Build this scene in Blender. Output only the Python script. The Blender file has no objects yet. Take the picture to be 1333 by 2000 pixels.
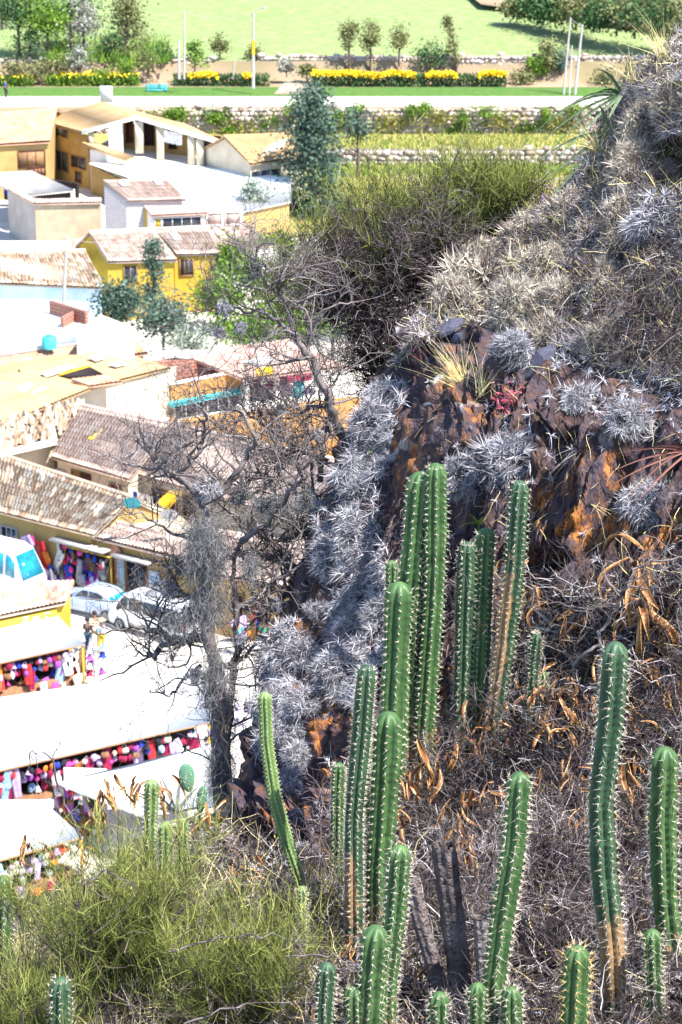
import bpy, math, random
import numpy as np
from math import radians, sin, cos, tan, pi, atan, atan2
R_ = np.random.default_rng(7)
SC = bpy.context.scene
COL = SC.collection
# ---------------------------------------------------------------- camera
CH = 43.6; PITCH = radians(18.0); FPX = 5000.0
cd = bpy.data.cameras.new('camera'); cam = bpy.data.objects.new('camera', cd); COL.objects.link(cam)
cam.location = (0, 0, CH); cam.rotation_euler = (pi/2 - PITCH, 0, 0)
cd.sensor_fit = 'VERTICAL'; cd.sensor_height = 36; cd.sensor_width = 24; cd.lens = 90
cd.clip_start = 0.5; cd.clip_end = 6000
cd.dof.use_dof = True; cd.dof.focus_distance = 13.6; cd.dof.aperture_fstop = 9
SC.camera = cam
# ---------------------------------------------------------------- world, sun, exposure
SUN = np.array([.45, -.33, .83]); SUN /= np.linalg.norm(SUN)
w = bpy.data.worlds.new('World'); SC.world = w; w.use_nodes = True
nt = w.node_tree; nt.nodes.clear()
sk = nt.nodes.new('ShaderNodeTexSky'); sk.sky_type = 'NISHITA'; sk.sun_disc = False
sk.sun_elevation = math.asin(SUN[2]); sk.sun_rotation = atan2(SUN[0], SUN[1]); sk.altitude = 2800
bg = nt.nodes.new('ShaderNodeBackground'); bg.inputs[1].default_value = 0.15
wo = nt.nodes.new('ShaderNodeOutputWorld')
nt.links.new(sk.outputs[0], bg.inputs[0]); nt.links.new(bg.outputs[0], wo.inputs[0])
ld = bpy.data.lights.new('sun', 'SUN'); ld.energy = 4.7; ld.angle = radians(.5); ld.color = (1, .95, .87)
lo = bpy.data.objects.new('sun', ld); COL.objects.link(lo)
import mathutils
lo.rotation_euler = mathutils.Vector(SUN.tolist()).to_track_quat('Z', 'Y').to_euler()
SC.view_settings.view_transform = 'Standard'; SC.view_settings.look = 'None'
SC.view_settings.exposure = 1.5; SC.view_settings.gamma = 1; SC.view_settings.use_curve_mapping = False
SC.cycles.max_bounces = 5; SC.cycles.diffuse_bounces = 3; SC.cycles.glossy_bounces = 2
SC.cycles.transparent_max_bounces = 4; SC.cycles.transmission_bounces = 2

# ---------------------------------------------------------------- pixel -> world
Fw = np.array([0, cos(PITCH), -sin(PITCH)]); Up = np.array([0, sin(PITCH), cos(PITCH)]); Rt = np.array([1., 0, 0])
def ray(px, py): return Fw + Rt*((px-666.5)/FPX) + Up*((1000-py)/FPX)
def G(px, py, z=0.0):
    r = ray(px, py); t = (z-CH)/r[2]; return np.array([r[0]*t, r[1]*t, z])
def P(px, py, Y):
    r = ray(px, py); t = Y/r[1]; return np.array([r[0]*t, Y, CH+r[2]*t])
def proj(V):
    V = np.atleast_2d(V); d = V - np.array([0, 0, CH])
    f = d@Fw; return 666.5+FPX*(d@Rt)/f, 1000-FPX*(d@Up)/f
def nrm(v):
    v = np.asarray(v, float); return v/np.maximum(np.linalg.norm(v, axis=-1, keepdims=True), 1e-9)

# ---------------------------------------------------------------- noise
def _h(i, j, k, s):
    n = (i*374761393 + j*668265263 + k*2147483647 + s*1274126177) & 0xffffffff
    n = ((n ^ (n >> 13))*1274126177) & 0xffffffff
    return ((n ^ (n >> 16)) & 0xffff)/65535.0
def vnoise(p, s=0):
    p = np.asarray(p, float); i = np.floor(p).astype(np.int64); f = p-i; f = f*f*(3-2*f)
    r = 0
    for a in (0, 1):
        for b in (0, 1):
            for c in (0, 1):
                wgt = (f[:, 0] if a else 1-f[:, 0])*(f[:, 1] if b else 1-f[:, 1])*(f[:, 2] if c else 1-f[:, 2])
                r = r+wgt*_h(i[:, 0]+a, i[:, 1]+b, i[:, 2]+c, s)
    return r
def fbm(p, o=4, s=0):
    r = 0; a = .5
    for k in range(o): r = r+a*(vnoise(p*(2**k), s+k)-.5)*2; a *= .5
    return r

# ---------------------------------------------------------------- materials
MATS = {}
def mat(name, c1, c2=None, scale=3.0, rough=.8, bump=0.0, bscale=None, metal=0, spec=.3, tint=False, ramp=None, coord='Object', detail=4):
    if name in MATS: return MATS[name]
    m = bpy.data.materials.new(name); m.use_nodes = True; n = m.node_tree; L = n.links
    b = n.nodes['Principled BSDF']; b.inputs['Roughness'].default_value = rough; b.inputs['Metallic'].default_value = metal
    b.inputs['Specular IOR Level'].default_value = spec
    c2 = c2 or tuple(x*.75 for x in c1)
    if tint:
        a = n.nodes.new('ShaderNodeAttribute'); a.attribute_name = 'tint'
        r = n.nodes.new('ShaderNodeValToRGB')
        st = ramp or [(0, c2), (1, c1)]
        while len(r.color_ramp.elements) < len(st): r.color_ramp.elements.new(.5)
        for e, (p_, c_) in zip(r.color_ramp.elements, st): e.position = p_; e.color = (*c_, 1)
        L.new(a.outputs['Fac'], r.inputs[0]); L.new(r.outputs[0], b.inputs['Base Color'])
    else:
        tc = n.nodes.new('ShaderNodeTexCoord'); ns = n.nodes.new('ShaderNodeTexNoise')
        ns.inputs['Scale'].default_value = scale; ns.inputs['Detail'].default_value = detail
        L.new(tc.outputs[coord], ns.inputs['Vector'])
        r = n.nodes.new('ShaderNodeValToRGB'); r.color_ramp.elements[0].position = .35; r.color_ramp.elements[1].position = .68
        r.color_ramp.elements[0].color = (*c2, 1); r.color_ramp.elements[1].color = (*c1, 1)
        L.new(ns.outputs[0], r.inputs[0]); L.new(r.outputs[0], b.inputs['Base Color'])
        if bump:
            n2 = n.nodes.new('ShaderNodeTexNoise'); n2.inputs['Scale'].default_value = bscale or scale*4; n2.inputs['Detail'].default_value = 6
            L.new(tc.outputs[coord], n2.inputs['Vector'])
            bp = n.nodes.new('ShaderNodeBump'); bp.inputs['Strength'].default_value = bump; bp.inputs['Distance'].default_value = .05
            L.new(n2.outputs[0], bp.inputs['Height']); L.new(bp.outputs[0], b.inputs['Normal'])
    MATS[name] = m; return m
def tilemat(name, ramp, streak=.35, rough=.85):
    """roof tiles: colour per tile (uv cell) plus weather noise"""
    m = bpy.data.materials.new(name); m.use_nodes = True; n = m.node_tree; L = n.links; b = n.nodes['Principled BSDF']
    b.inputs['Roughness'].default_value = rough; b.inputs['Specular IOR Level'].default_value = .2
    uv = n.nodes.new('ShaderNodeUVMap'); fl = n.nodes.new('ShaderNodeVectorMath'); fl.operation = 'FLOOR'
    wn = n.nodes.new('ShaderNodeTexWhiteNoise'); L.new(uv.outputs[0], fl.inputs[0]); L.new(fl.outputs[0], wn.inputs[0])
    tc = n.nodes.new('ShaderNodeTexCoord'); ns = n.nodes.new('ShaderNodeTexNoise'); ns.inputs['Scale'].default_value = 1.3; ns.inputs['Detail'].default_value = 5
    L.new(tc.outputs['Object'], ns.inputs['Vector'])
    mx = n.nodes.new('ShaderNodeMath'); mx.operation = 'MULTIPLY_ADD'; mx.inputs[1].default_value = streak*1.6; L.new(wn.outputs[0], mx.inputs[0])
    m2 = n.nodes.new('ShaderNodeMath'); m2.operation = 'MULTIPLY_ADD'; m2.inputs[1].default_value = 1.1; m2.inputs[2].default_value = -.3
    L.new(ns.outputs[0], m2.inputs[0]); L.new(m2.outputs[0], mx.inputs[2])
    r = n.nodes.new('ShaderNodeValToRGB')
    while len(r.color_ramp.elements) < len(ramp): r.color_ramp.elements.new(.5)
    kf = {'pink_clay_tile': .8, 'old_clay_tile': .68, 'orange_tile_sheet': .85, 'tan_roof_sheet': .6, 'pink_roof_sheet': .8}[name]
    for e, (p_, c_) in zip(r.color_ramp.elements, ramp): e.position = p_; e.color = (*[v*kf for v in c_], 1)
    L.new(mx.outputs[0], r.inputs[0]); L.new(r.outputs[0], b.inputs['Base Color'])
    MATS[name] = m; return m
def brickmat(name, c1, c2, mortar, sc=4.0):
    m = bpy.data.materials.new(name); m.use_nodes = True; n = m.node_tree; L = n.links; b = n.nodes['Principled BSDF']; b.inputs['Roughness'].default_value = .9
    uv = n.nodes.new('ShaderNodeUVMap'); bt = n.nodes.new('ShaderNodeTexBrick'); L.new(uv.outputs[0], bt.inputs[0])
    bt.inputs['Color1'].default_value = (*c1, 1); bt.inputs['Color2'].default_value = (*c2, 1); bt.inputs['Mortar'].default_value = (*mortar, 1)
    bt.inputs['Scale'].default_value = 1; bt.inputs['Brick Width'].default_value = .4; bt.inputs['Row Height'].default_value = .2; bt.inputs['Mortar Size'].default_value = .018
    L.new(bt.outputs[0], b.inputs['Base Color']); MATS[name] = m; return m

# ---------------------------------------------------------------- objects
def tag(o, label=None, cat=None, group=None, kind=None):
    if label: o['label'] = label
    if cat: o['category'] = cat
    if group: o['group'] = group
    if kind: o['kind'] = kind
    return o
def empty(name, loc, label=None, cat=None, group=None, rz=0):
    o = bpy.data.objects.new(name, None); COL.objects.link(o); o.location = [float(a) for a in loc]; o.rotation_euler = (0, 0, rz); o.empty_display_size = .2
    return tag(o, label, cat, group)
def npmesh(name, V, faces, mat_=None, tint=None, uv=None, smooth=False):
    """V (n,3); faces list of int arrays (m,3|4)"""
    me = bpy.data.meshes.new(name); V = np.asarray(V, np.float32); me.vertices.add(len(V)); me.vertices.foreach_set('co', V.ravel())
    faces = [np.asarray(f, np.int32) for f in faces if len(f)]
    lt = np.concatenate([np.full(len(f), f.shape[1], np.int32) for f in faces]); li = np.concatenate([f.ravel() for f in faces])
    me.loops.add(len(li)); me.loops.foreach_set('vertex_index', li); me.polygons.add(len(lt))
    ls = np.concatenate([[0], np.cumsum(lt)[:-1]]).astype(np.int32)
    me.polygons.foreach_set('loop_start', ls); me.polygons.foreach_set('loop_total', lt)
    if smooth: me.polygons.foreach_set('use_smooth', np.ones(len(lt), bool))
    me.update(calc_edges=True)
    if uv is not None:
        u = me.uv_layers.new(name='UVMap'); u.data.foreach_set('uv', np.asarray(uv, np.float32)[li].ravel())
    if tint is not None:
        a = me.attributes.new('tint', 'FLOAT', 'POINT'); a.data.foreach_set('value', np.asarray(tint, np.float32).ravel())
    if mat_: me.materials.append(mat_)
    return me
def ob(name, me, parent=None, **k):
    o = bpy.data.objects.new(name, me); COL.objects.link(o)
    if parent is not None: o.parent = parent
    return tag(o, **k) if k else o
def world_to_local(V, root):
    V = np.asarray(V, float)-np.array(root.location); a = -root.rotation_euler[2]
    if a: c, s = cos(a), sin(a); V = V@np.array([[c, s, 0], [-s, c, 0], [0, 0, 1]])
    return V
class MB:
    """collects pieces, builds one mesh"""
    def __init__(s): s.V = []; s.Q = []; s.T = []; s.t = []; s.U = []; s.n = 0
    def add(s, V, Q=None, T=None, tint=None, uv=None):
        V = np.asarray(V, float).reshape(-1, 3)
        if Q is not None and len(Q): s.Q.append(np.asarray(Q)+s.n)
        if T is not None and len(T): s.T.append(np.asarray(T)+s.n)
        s.V.append(V); s.t.append(np.full(len(V), .5) if tint is None else np.broadcast_to(np.asarray(tint, float), (len(V),)).copy())
        s.U.append(np.zeros((len(V), 2)) if uv is None else np.asarray(uv)); s.n += len(V); return s
    def box(s, c, sz, rz=0, tint=None, jit=0):
        c = np.asarray(c, float); a = np.array([[x, y, z] for z in (-.5, .5) for y in (-.5, .5) for x in (-.5, .5)])*np.asarray(sz, float)
        if jit: a = a+R_.normal(0, jit, a.shape)
        if rz: a = a@np.array([[cos(rz), sin(rz), 0], [-sin(rz), cos(rz), 0], [0, 0, 1]])
        return s.add(a+c, Q=[[0, 2, 3, 1], [4, 5, 7, 6], [0, 1, 5, 4], [2, 6, 7, 3], [0, 4, 6, 2], [1, 3, 7, 5]], tint=tint)
    def prism(s, pts, z0, top=None):
        """closed footprint polygon pts (k,3) whose z is the top; extruded to z0 (float)"""
        pts = np.asarray(pts, float); k = len(pts); b = pts.copy(); b[:, 2] = z0
        V = np.vstack([pts, b]); L = np.concatenate([[0], np.cumsum(np.linalg.norm(np.roll(pts, -1, 0)-pts, axis=1))])
        for i in range(k):
            j = (i+1) % k
            vv = np.array([pts[i], pts[j], b[j], b[i]]); s.add(vv, Q=[[0, 1, 2, 3]], uv=[(L[i], pts[i][2]), (L[i+1], pts[j][2]), (L[i+1], z0), (L[i], z0)])
        # cap as fan
        for VV in (pts, b): s.add(VV, T=[[0, i, i+1] for i in range(1, k-1)], uv=VV[:, :2])
        return s
    def slab(s, pts, th):
        pts = np.asarray(pts, float); k = len(pts); b = pts-np.array([0, 0, th]); V = np.vstack([pts, b])
        s.add(V, Q=[[i, (i+1) % k, k+(i+1) % k, k+i] for i in range(k)], T=[[0, i, i+1] for i in range(1, k-1)]+[[k, k+i+1, k+i] for i in range(1, k-1)]); return s
    def tube(s, pts, r, sides=6, tint=None, cap=True):
        pts = np.asarray(pts, float); r = np.broadcast_to(np.asarray(r, float), (len(pts),))
        V, Q = tubes(pts[None], r[None], sides); s.add(V, Q=Q, tint=tint)
        if cap:
            n = len(pts); s.add(np.vstack([V[:sides], V[(n-1)*sides:]]), T=[[0, i+1, i] for i in range(1, sides-1)]+[[sides, sides+i, sides+i+1] for i in range(1, sides-1)], tint=tint)
        return s
    def mesh(s, name, mat_, root=None, smooth=False):
        V = np.vstack(s.V)
        if root is not None: V = world_to_local(V, root)
        f = ([np.vstack(s.Q)] if s.Q else [])+([np.vstack(s.T)] if s.T else [])
        return npmesh(name, V, f, mat_, np.concatenate(s.t), np.vstack(s.U), smooth)
    def build(s, name, mat_, parent=None, smooth=False, **k):
        """coordinates are world; the parent's location/rotation is removed"""
        return ob(name, s.mesh(name, mat_, parent, smooth), parent, **k)
    def buildL(s, name, mat_, parent=None, smooth=False, **k):
        return ob(name, s.mesh(name, mat_, None, smooth), parent, **k)
def tubes(Pt, Rd, sides=4):
    """Pt (n,m,3) Rd (n,m) -> V,Q"""
    n, m, _ = Pt.shape; d = np.gradient(Pt, axis=1) if m > 1 else Pt*0+[0, 0, 1]; d = nrm(d)
    ref = np.where(np.abs(d[:, :1, 2:3]) > .9, np.array([1., 0, 0]), np.array([0, 0, 1.])); ref = np.broadcast_to(ref, d.shape)
    a = nrm(np.cross(d, ref)); b = np.cross(d, a); th = np.arange(sides)*2*pi/sides
    V = Pt[:, :, None]+Rd[:, :, None, None]*(a[:, :, None]*np.cos(th)[None, None, :, None]+b[:, :, None]*np.sin(th)[None, None, :, None])
    i = np.arange(n)[:, None, None]*m*sides; k = np.arange(m-1)[None, :, None]*sides; s_ = np.arange(sides)[None, None]; s2 = (s_+1) % sides
    Q = np.stack([i+k+s_, i+k+s2, i+k+sides+s2, i+k+sides+s_], -1).reshape(-1, 4)
    return V.reshape(-1, 3), Q
def ribbons(B, D, Ln, W, curve=None, segs=3, tip=.12, rng=R_, side=None):
    """curved tapered strips; B,D (n,3)"""
    n = len(B); t = np.linspace(0, 1, segs+1)
    Ln = np.broadcast_to(Ln, (n,)); W = np.broadcast_to(W, (n,))
    Pt = B[:, None]+D[:, None]*(Ln[:, None]*t)[..., None]
    if curve is not None: Pt = Pt+curve[:, None]*(t**2)[None, :, None]*Ln[:, None, None]
    if side is None: side = nrm(np.cross(D, rng.normal(size=(n, 3))))
    wd = (W[:, None]*(1-(1-tip)*t**1.5))[..., None]*.5
    V = np.stack([Pt-side[:, None]*wd, Pt+side[:, None]*wd], 2)
    i = np.arange(n)[:, None]*(segs+1)*2; k = np.arange(segs)[None]*2
    Q = np.stack([i+k, i+k+1, i+k+3, i+k+2], -1).reshape(-1, 4)
    return V.reshape(-1, 3), Q
def polyrib(Pt, W, rng=R_, ramp=True):
    """ribbons along given polylines Pt (n,m,3), W (n,) or (n,m)"""
    n, m, _ = Pt.shape; d = nrm(np.gradient(Pt, axis=1)); s = nrm(np.cross(d.mean(1), rng.normal(size=(n, 3))))
    W = np.asarray(W, float); 
    if W.ndim == 1: W = W[:, None]*np.linspace(1, .35, m)[None]
    V = np.stack([Pt-s[:, None]*W[..., None]*.5, Pt+s[:, None]*W[..., None]*.5], 2)
    i = np.arange(n)[:, None]*m*2; k = np.arange(m-1)[None]*2
    Q = np.stack([i+k, i+k+1, i+k+3, i+k+2], -1).reshape(-1, 4); return V.reshape(-1, 3), Q
def rdir(n, rng=R_): return nrm(rng.normal(size=(n, 3)))
# ================================================================ SETTING: valley
def zg(Y):
    return float(np.interp(Y, [0, 160, 205, 223], [0, 0, 3, 3]))
M_plaza = mat('pale_earth', (.62, .58, .52), (.5, .46, .41), .6, .95, .3, 8)
M_road = mat('dusty_road', (.66, .62, .56), (.56, .52, .46), .5, .95)
M_field = mat('crop_field', (.16, .235, .075), (.23, .27, .115), 1.1, 1, .6, 6, detail=8)
M_verge = mat('verge_grass', (.045, .13, .02), (.09, .15, .035), 2, 1)
M_dry = mat('dry_grass_ground', (.33, .27, .10), (.20, .22, .06), .5, 1, detail=7)
M_tan = mat('tan_earth', (.32, .23, .16), (.22, .18, .10), .2, 1)
def sheet(name, xs, Yz, m, n=1, bumpy=0, seed=3):
    """sheet between x0..x1 following profile (Y, z)"""
    xs = np.linspace(xs[0], xs[1], n+1); V = []; 
    for (Y, z) in Yz:
        for x in xs: V.append((x, Y, z))
    V = np.array(V, float)
    if bumpy: V[:, 2] += fbm(V*np.array([.15, .15, 0])+5, 4, seed)*bumpy
    k = n+1; i = np.arange(len(Yz)-1)[:, None]*k; j = np.arange(n)[None]
    Q = np.stack([i+j, i+j+1, i+k+j+1, i+k+j], -1).reshape(-1, 4)
    return ob(name, npmesh(name, V, [Q], m, smooth=bool(bumpy)), kind='structure')
sheet('ground', (-400, 400), [(60, -.02), (160, 0), (205, 3), (223.2, 3)], M_plaza, 1)
yy = np.linspace(196, 223.1, 12); sheet('grass_terrace', (-14, 90), [(y, zg(y)+.02+.03*(y > 198)) for y in yy], M_dry, 30)
sheet('terrace_step', (-400, 400), [(223.6, 4.5), (230.6, 4.65)], M_dry, 1)
sheet('road', (-400, 400), [(231.1, 7.0), (237, 7.0)], M_road, 1)
sheet('embankment', (-400, 400), [(230.75, 4.6), (230.8, 6.9), (231.1, 6.99)], M_tan, 1)
sheet('grass_verge', (-400, 400), [(237, 7.0), (237.05, 7.1), (241.7, 7.15)], M_verge, 1)
sheet('bank', (-400, 400), [(241.7, 7.12), (245.2, 7.25), (246.0, 9.0)], M_tan, 40, .2)
def fieldz(Y): return 9+.06*(Y-246)
sheet('field', (-420, 420), [(y, fieldz(y)) for y in np.linspace(246, 300, 30)], M_field, 120, .5)
mb = MB(); vv = [(892, -30), (940, 8), (1090, 28), (1290, 62), (1600, 70), (1600, -40), (1200, -60)]; vq = []
for x_, y_ in vv:
    r_ = ray(x_, y_); tq = (9-.06*246-CH+.55)/(r_[2]-.06*r_[1]); vq.append([r_[0]*tq, r_[1]*tq, CH+r_[2]*tq])
mb.slab(vq, .05); mb.build('dirt_field', M_tan, kind='structure')
sheet('far_terrain', (-1500, 1500), [(300, fieldz(300)-.3), (330, 15), (420, 26), (700, 70), (1600, 240), (2500, 420)], M_tan, 30, 3)
# path opening through the far wall beside the flower hedge
pv = np.array([P(535, 186, 237.4), P(640, 186, 237.4), P(600, 140, 245.5), P(560, 140, 245.5)]); pv[:, 2] = [7.13, 7.13, 7.3, 7.3]
mb = MB(); mb.slab(pv, .05); mb.build('path', mat('stony_path', (.4, .33, .27), (.3, .25, .18), 2, 1), kind='structure')

# ================================================================ SETTING: the near hill
ctrl = np.array([(0, 2000, 10.6), (300, 1900, 11), (666, 2000, 10.2), (1000, 2000, 10), (1333, 2000, 9.8), (1600, 2000, 9.5),
 (0, 1780, 12.4), (300, 1650, 12.9), (450, 1600, 13.1), (700, 1700, 11.9), (1000, 1700, 11.5), (1333, 1700, 11.1), (500, 1400, 14.2), (720, 1400, 13.2),
 (1000, 1400, 12.7), (1333, 1400, 12.1), (600, 1130, 14.8), (800, 1100, 13.8), (1000, 1100, 13.2), (1333, 1100, 12.6), (700, 850, 15.2), (900, 850, 13.9),
 (1100, 850, 13.5), (1333, 850, 12.9), (800, 600, 16), (1000, 600, 14.8), (1333, 600, 13.6), (900, 470, 16.8), (1100, 400, 15.8), (1333, 350, 14.4),
 (1180, 230, 16.6), (1333, 150, 15.4), (1333, 50, 16.4), (666, 2600, 8), (1500, 2600, 7.6), (-100, 2600, 8.4)], float)
cx = ctrl[:, :2]/1000.
K = np.linalg.norm(cx[:, None]-cx[None], axis=-1)+np.eye(len(cx))*.03
Pm = np.hstack([np.ones((len(cx), 1)), cx]); A_ = np.block([[K, Pm], [Pm.T, np.zeros((3, 3))]])
wt = np.linalg.solve(A_, np.concatenate([ctrl[:, 2], np.zeros(3)]))
def Dep(px, py):
    q = np.stack([np.ravel(px), np.ravel(py)], -1)/1000.; r = np.linalg.norm(q[:, None]-cx[None], axis=-1)@wt[:-3]+wt[-3]+q@wt[-2:]
    return r.reshape(np.shape(px))
def Pv(px, py, Y):
    px, py, Y = np.broadcast_arrays(np.asarray(px, float), py, Y); x = (px-666.5)/FPX; y = (1000-py)/FPX
    ry = Fw[1]+Up[1]*y; rz = Fw[2]+Up[2]*y; t = Y/ry; return np.stack([x*t, Y*np.ones_like(t), CH+rz*t], -1)
Sil = np.array([(-260, 1850), (-100, 1810), (0, 1785), (150, 1740), (250, 1680), (330, 1640), (430, 1600), (470, 1500), (495, 1390), (525, 1300), (575, 1235), (595, 1130), (615, 1020), (665, 920),
 (700, 830), (750, 740), (800, 640), (840, 550), (900, 480), (1000, 425), (1090, 385), (1135, 300), (1185, 200), (1260, 120), (1333, 60), (1480, -60)], float)
Ebd = np.array([(-260, 2500), (-100, 2500), (1500, 2500), (1560, -60)], float)
def resamp(pl, t):
    s = np.concatenate([[0], np.cumsum(np.linalg.norm(np.diff(pl, axis=0), axis=1))]); s /= s[-1]
    return np.stack([np.interp(t, s, pl[:, 0]), np.interp(t, s, pl[:, 1])], -1)
NT, NS = 430, 400
tt = np.linspace(0, 1, NT); S_ = resamp(Sil, tt); E_ = resamp(Ebd, tt)
ss = np.linspace(0, 1, NS)**1.0
px_ = S_[:, None, 0]*(1-ss)+E_[:, None, 0]*ss; py_ = S_[:, None, 1]*(1-ss)+E_[:, None, 1]*ss
HV = Pv(px_, py_, Dep(px_, py_))
# round the edge away from the camera
edge = np.clip(1-ss/.05, 0, 1)**2*.35; HV[:, :, 1] += edge[None]; HV[:, :, 2] -= edge[None]*.33
def inpoly(x, y, poly):
    poly = np.asarray(poly, float); x = np.asarray(x); y = np.asarray(y); r = np.zeros(x.shape, bool); j = len(poly)-1
    for i in range(len(poly)):
        xi, yi = poly[i]; xj, yj = poly[j]
        c = ((yi > y) != (yj > y)) & (x < (xj-xi)*(y-yi)/((yj-yi) if yj != yi else 1e-9)+xi); r ^= c; j = i
    return r
ROCK = [(690, 1000), (700, 900), (760, 780), (830, 680), (900, 640), (1000, 650), (1120, 720), (1333, 800), (1420, 800), (1420, 1180), (1150, 1190), (1020, 1230), (960, 1340), (860, 1420), (720, 1500), (640, 1720), (480, 1740), (460, 1560), (560, 1350), (600, 1180), (620, 1060)]
dux = np.gradient(HV, axis=0); duy = np.gradient(HV, axis=1); HN = nrm(np.cross(duy, dux)); HN = np.where((HN[..., 1:2] > 0), -HN, HN)
f = HV.reshape(-1, 3); px1 = px_.ravel(); py1 = py_.ravel()
rk = inpoly(px1, py1, ROCK).astype(float).reshape(NT, NS)
for _ in range(6): rk = (rk+np.roll(rk, 1, 0)+np.roll(rk, -1, 0)+np.roll(rk, 1, 1)+np.roll(rk, -1, 1))/5
rk = rk.ravel()
e0 = nrm(np.array([.42, .15, .9])); e1 = nrm(np.cross(e0, [0, 1, 0])); e2 = np.cross(e0, e1)
def stra(p, a, b): return np.stack([p@e0*a, p@e1*b, p@e2*b], -1)
n1 = fbm(stra(f, 1.5, 5.5), 4, 11); n2 = fbm(stra(f, 3, 13), 3, 21); n3 = fbm(f*1.3, 3, 31); n4 = fbm(f*9, 4, 41)
qa = f@e1*7+fbm(f*1.3, 3, 71)*1.6; qb = f@e1*21+fbm(f*2.6, 3, 72)*2.2; sw = np.clip((qa-np.floor(qa))/.85, 0, 1)**1.5*(.5+vnoise(np.stack([np.floor(qa), f@e0*1.2, f@e2*1.5], -1), 73)); sv = np.clip((qb-np.floor(qb))/.8, 0, 1)
led = (np.floor((n1+.5)*5.)+np.clip(((n1+.5)*5.-np.floor((n1+.5)*5.))*3-1, 0, 1))/5.-.5
disp = rk*(led*.26+n2*.07+n3*.10+sw*.09+sv*.035)+(1-rk)*(n3*.16+n4*.06)
# the hollow under the overhang at the upper right and clefts in the rock face
for (hx, hy, rx, ry, dp) in [(1305, 315, 40, 42, .45), (1085, 1100, 45, 16, .3), (1110, 900, 30, 30, .25), (700, 1010, 18, 60, .15), (590, 1600, 22, 90, .18)]:
    disp -= dp*np.exp(-(((px1-hx)/rx)**2+((py1-hy)/ry)**2)**2)
HVd = (f+HN.reshape(-1, 3)*disp[:, None]).reshape(NT, NS, 3)
# lookup of the built surface by direction, for standing things on it
bx, by = 6, 6; LW, LH = 1800//bx, 2800//by; look = np.full((LH, LW), 1e9)
qx, qy = proj(HVd.reshape(-1, 3)); ix = ((qx+200)/bx).astype(int); iy = ((qy+200)/by).astype(int); okk = (ix >= 0) & (ix < LW) & (iy >= 0) & (iy < LH)
np.minimum.at(look, (iy[okk], ix[okk]), HVd.reshape(-1, 3)[okk, 1])
for _ in range(4):
    m_ = look > 1e8; nb = np.minimum.reduce([np.roll(look, 1, 0), np.roll(look, -1, 0), np.roll(look, 1, 1), np.roll(look, -1, 1)]); look = np.where(m_, nb, look)
def surf(px, py, off=0.0):
    px = np.atleast_1d(np.asarray(px, float)); py = np.atleast_1d(np.asarray(py, float))
    i = np.clip(((px+200)/bx).astype(int), 0, LW-1); j = np.clip(((py+200)/by).astype(int), 0, LH-1); Y = look[j, i]
    Y = np.where(Y > 1e8, Dep(px, py), Y); return Pv(px, py, Y-off)
def surfn(px, py):
    a = Pv(px, py, Dep(px, py)); b = Pv(px+25, py, Dep(px+25, py)); c = Pv(px, py-25, Dep(px, py-25))
    n = nrm(np.cross(b-a, c-a)); return np.where(n[..., 1:2] > 0, -n, n)
# extension past the frame: the hill goes on rising to the right
rows = [HVd]
last = HVd[:, -1]; ext = []
wgt = np.clip((tt-.375)/.02, 0, 1); toward = .45-.33*np.clip((tt-.39)/.2, 0, 1)
for k in range(1, 15):
    h = k**1.15
    o = last+np.stack([.6*h*wgt, -.1*h*wgt-.18*h*(1-wgt), .62*h*wgt+.05*h*(1-wgt)], -1); o = o+fbm(o*.9, 3, 50)[:, None]*np.array([.3, .3, .3]); ext.append(o)
ext = np.stack(ext, 1)
first = HVd[:, 0]; back = []
for k in range(1, 11):
    h = .35*k**1.5
    back.append(first+np.array([.25*h, .9*h, -.75*h]))
back = np.stack(back[::-1], 1)
ALL = np.concatenate([back, HVd, ext], 1); NA = ALL.shape[1]
ii = np.arange(NT-1)[:, None]*NA; jj = np.arange(NA-1)[None]
Q = np.stack([ii+jj, ii+NA+jj, ii+NA+jj+1, ii+jj+1], -1).reshape(-1, 4)
rkA = np.concatenate([np.zeros((NT, 10)), rk.reshape(NT, NS), np.full((NT, 14), .3)], 1).ravel()
qx, qy = proj(ALL.reshape(-1, 3))
# orange lichen zones
OR = np.zeros(len(qx))
for (hx, hy, rx, ry, a) in [(640, 1450, 60, 110, 1.1), (560, 1600, 60, 90, .9), (600, 1380, 50, 60, .8), (780, 860, 30, 50, 1.), (800, 900, 50, 60, .7), (880, 740, 30, 30, .8), (1180, 930, 60, 90, .9), (1120, 1010, 110, 70, 1), (1290, 1060, 60, 60, 1.1), (1010, 1250, 60, 80, .8),
    (860, 1350, 60, 60, 1), (1100, 820, 100, 80, .35), (920, 820, 50, 60, .5), (1000, 1100, 60, 60, .8), (600, 1250, 40, 60, .7), (960, 780, 60, 60, .4), (640, 1700, 60, 50, .5), (1290, 330, 60, 40, .6)]:
    OR = np.maximum(OR, .88*a*np.exp(-(((qx-hx)/rx)**2+((qy-hy)/ry)**2)))
me = npmesh('hillside', ALL.reshape(-1, 3), [Q], None, tint=rkA, smooth=False)
a = me.attributes.new('lichen', 'FLOAT', 'POINT'); a.data.foreach_set('value', OR.astype(np.float32))
m = bpy.data.materials.new('shale_and_soil'); m.use_nodes = True; n = m.node_tree; L = n.links; b = n.nodes['Principled BSDF']; b.inputs['Roughness'].default_value = .75; b.inputs['Specular IOR Level'].default_value = .35
tc = n.nodes.new('ShaderNodeTexCoord'); mp = n.nodes.new('ShaderNodeMapping'); L.new(tc.outputs['Object'], mp.inputs[0]); mp.inputs['Rotation'].default_value = (0, radians(-42), 0); mp.inputs['Scale'].default_value = (6, 6, 2.4)
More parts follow.
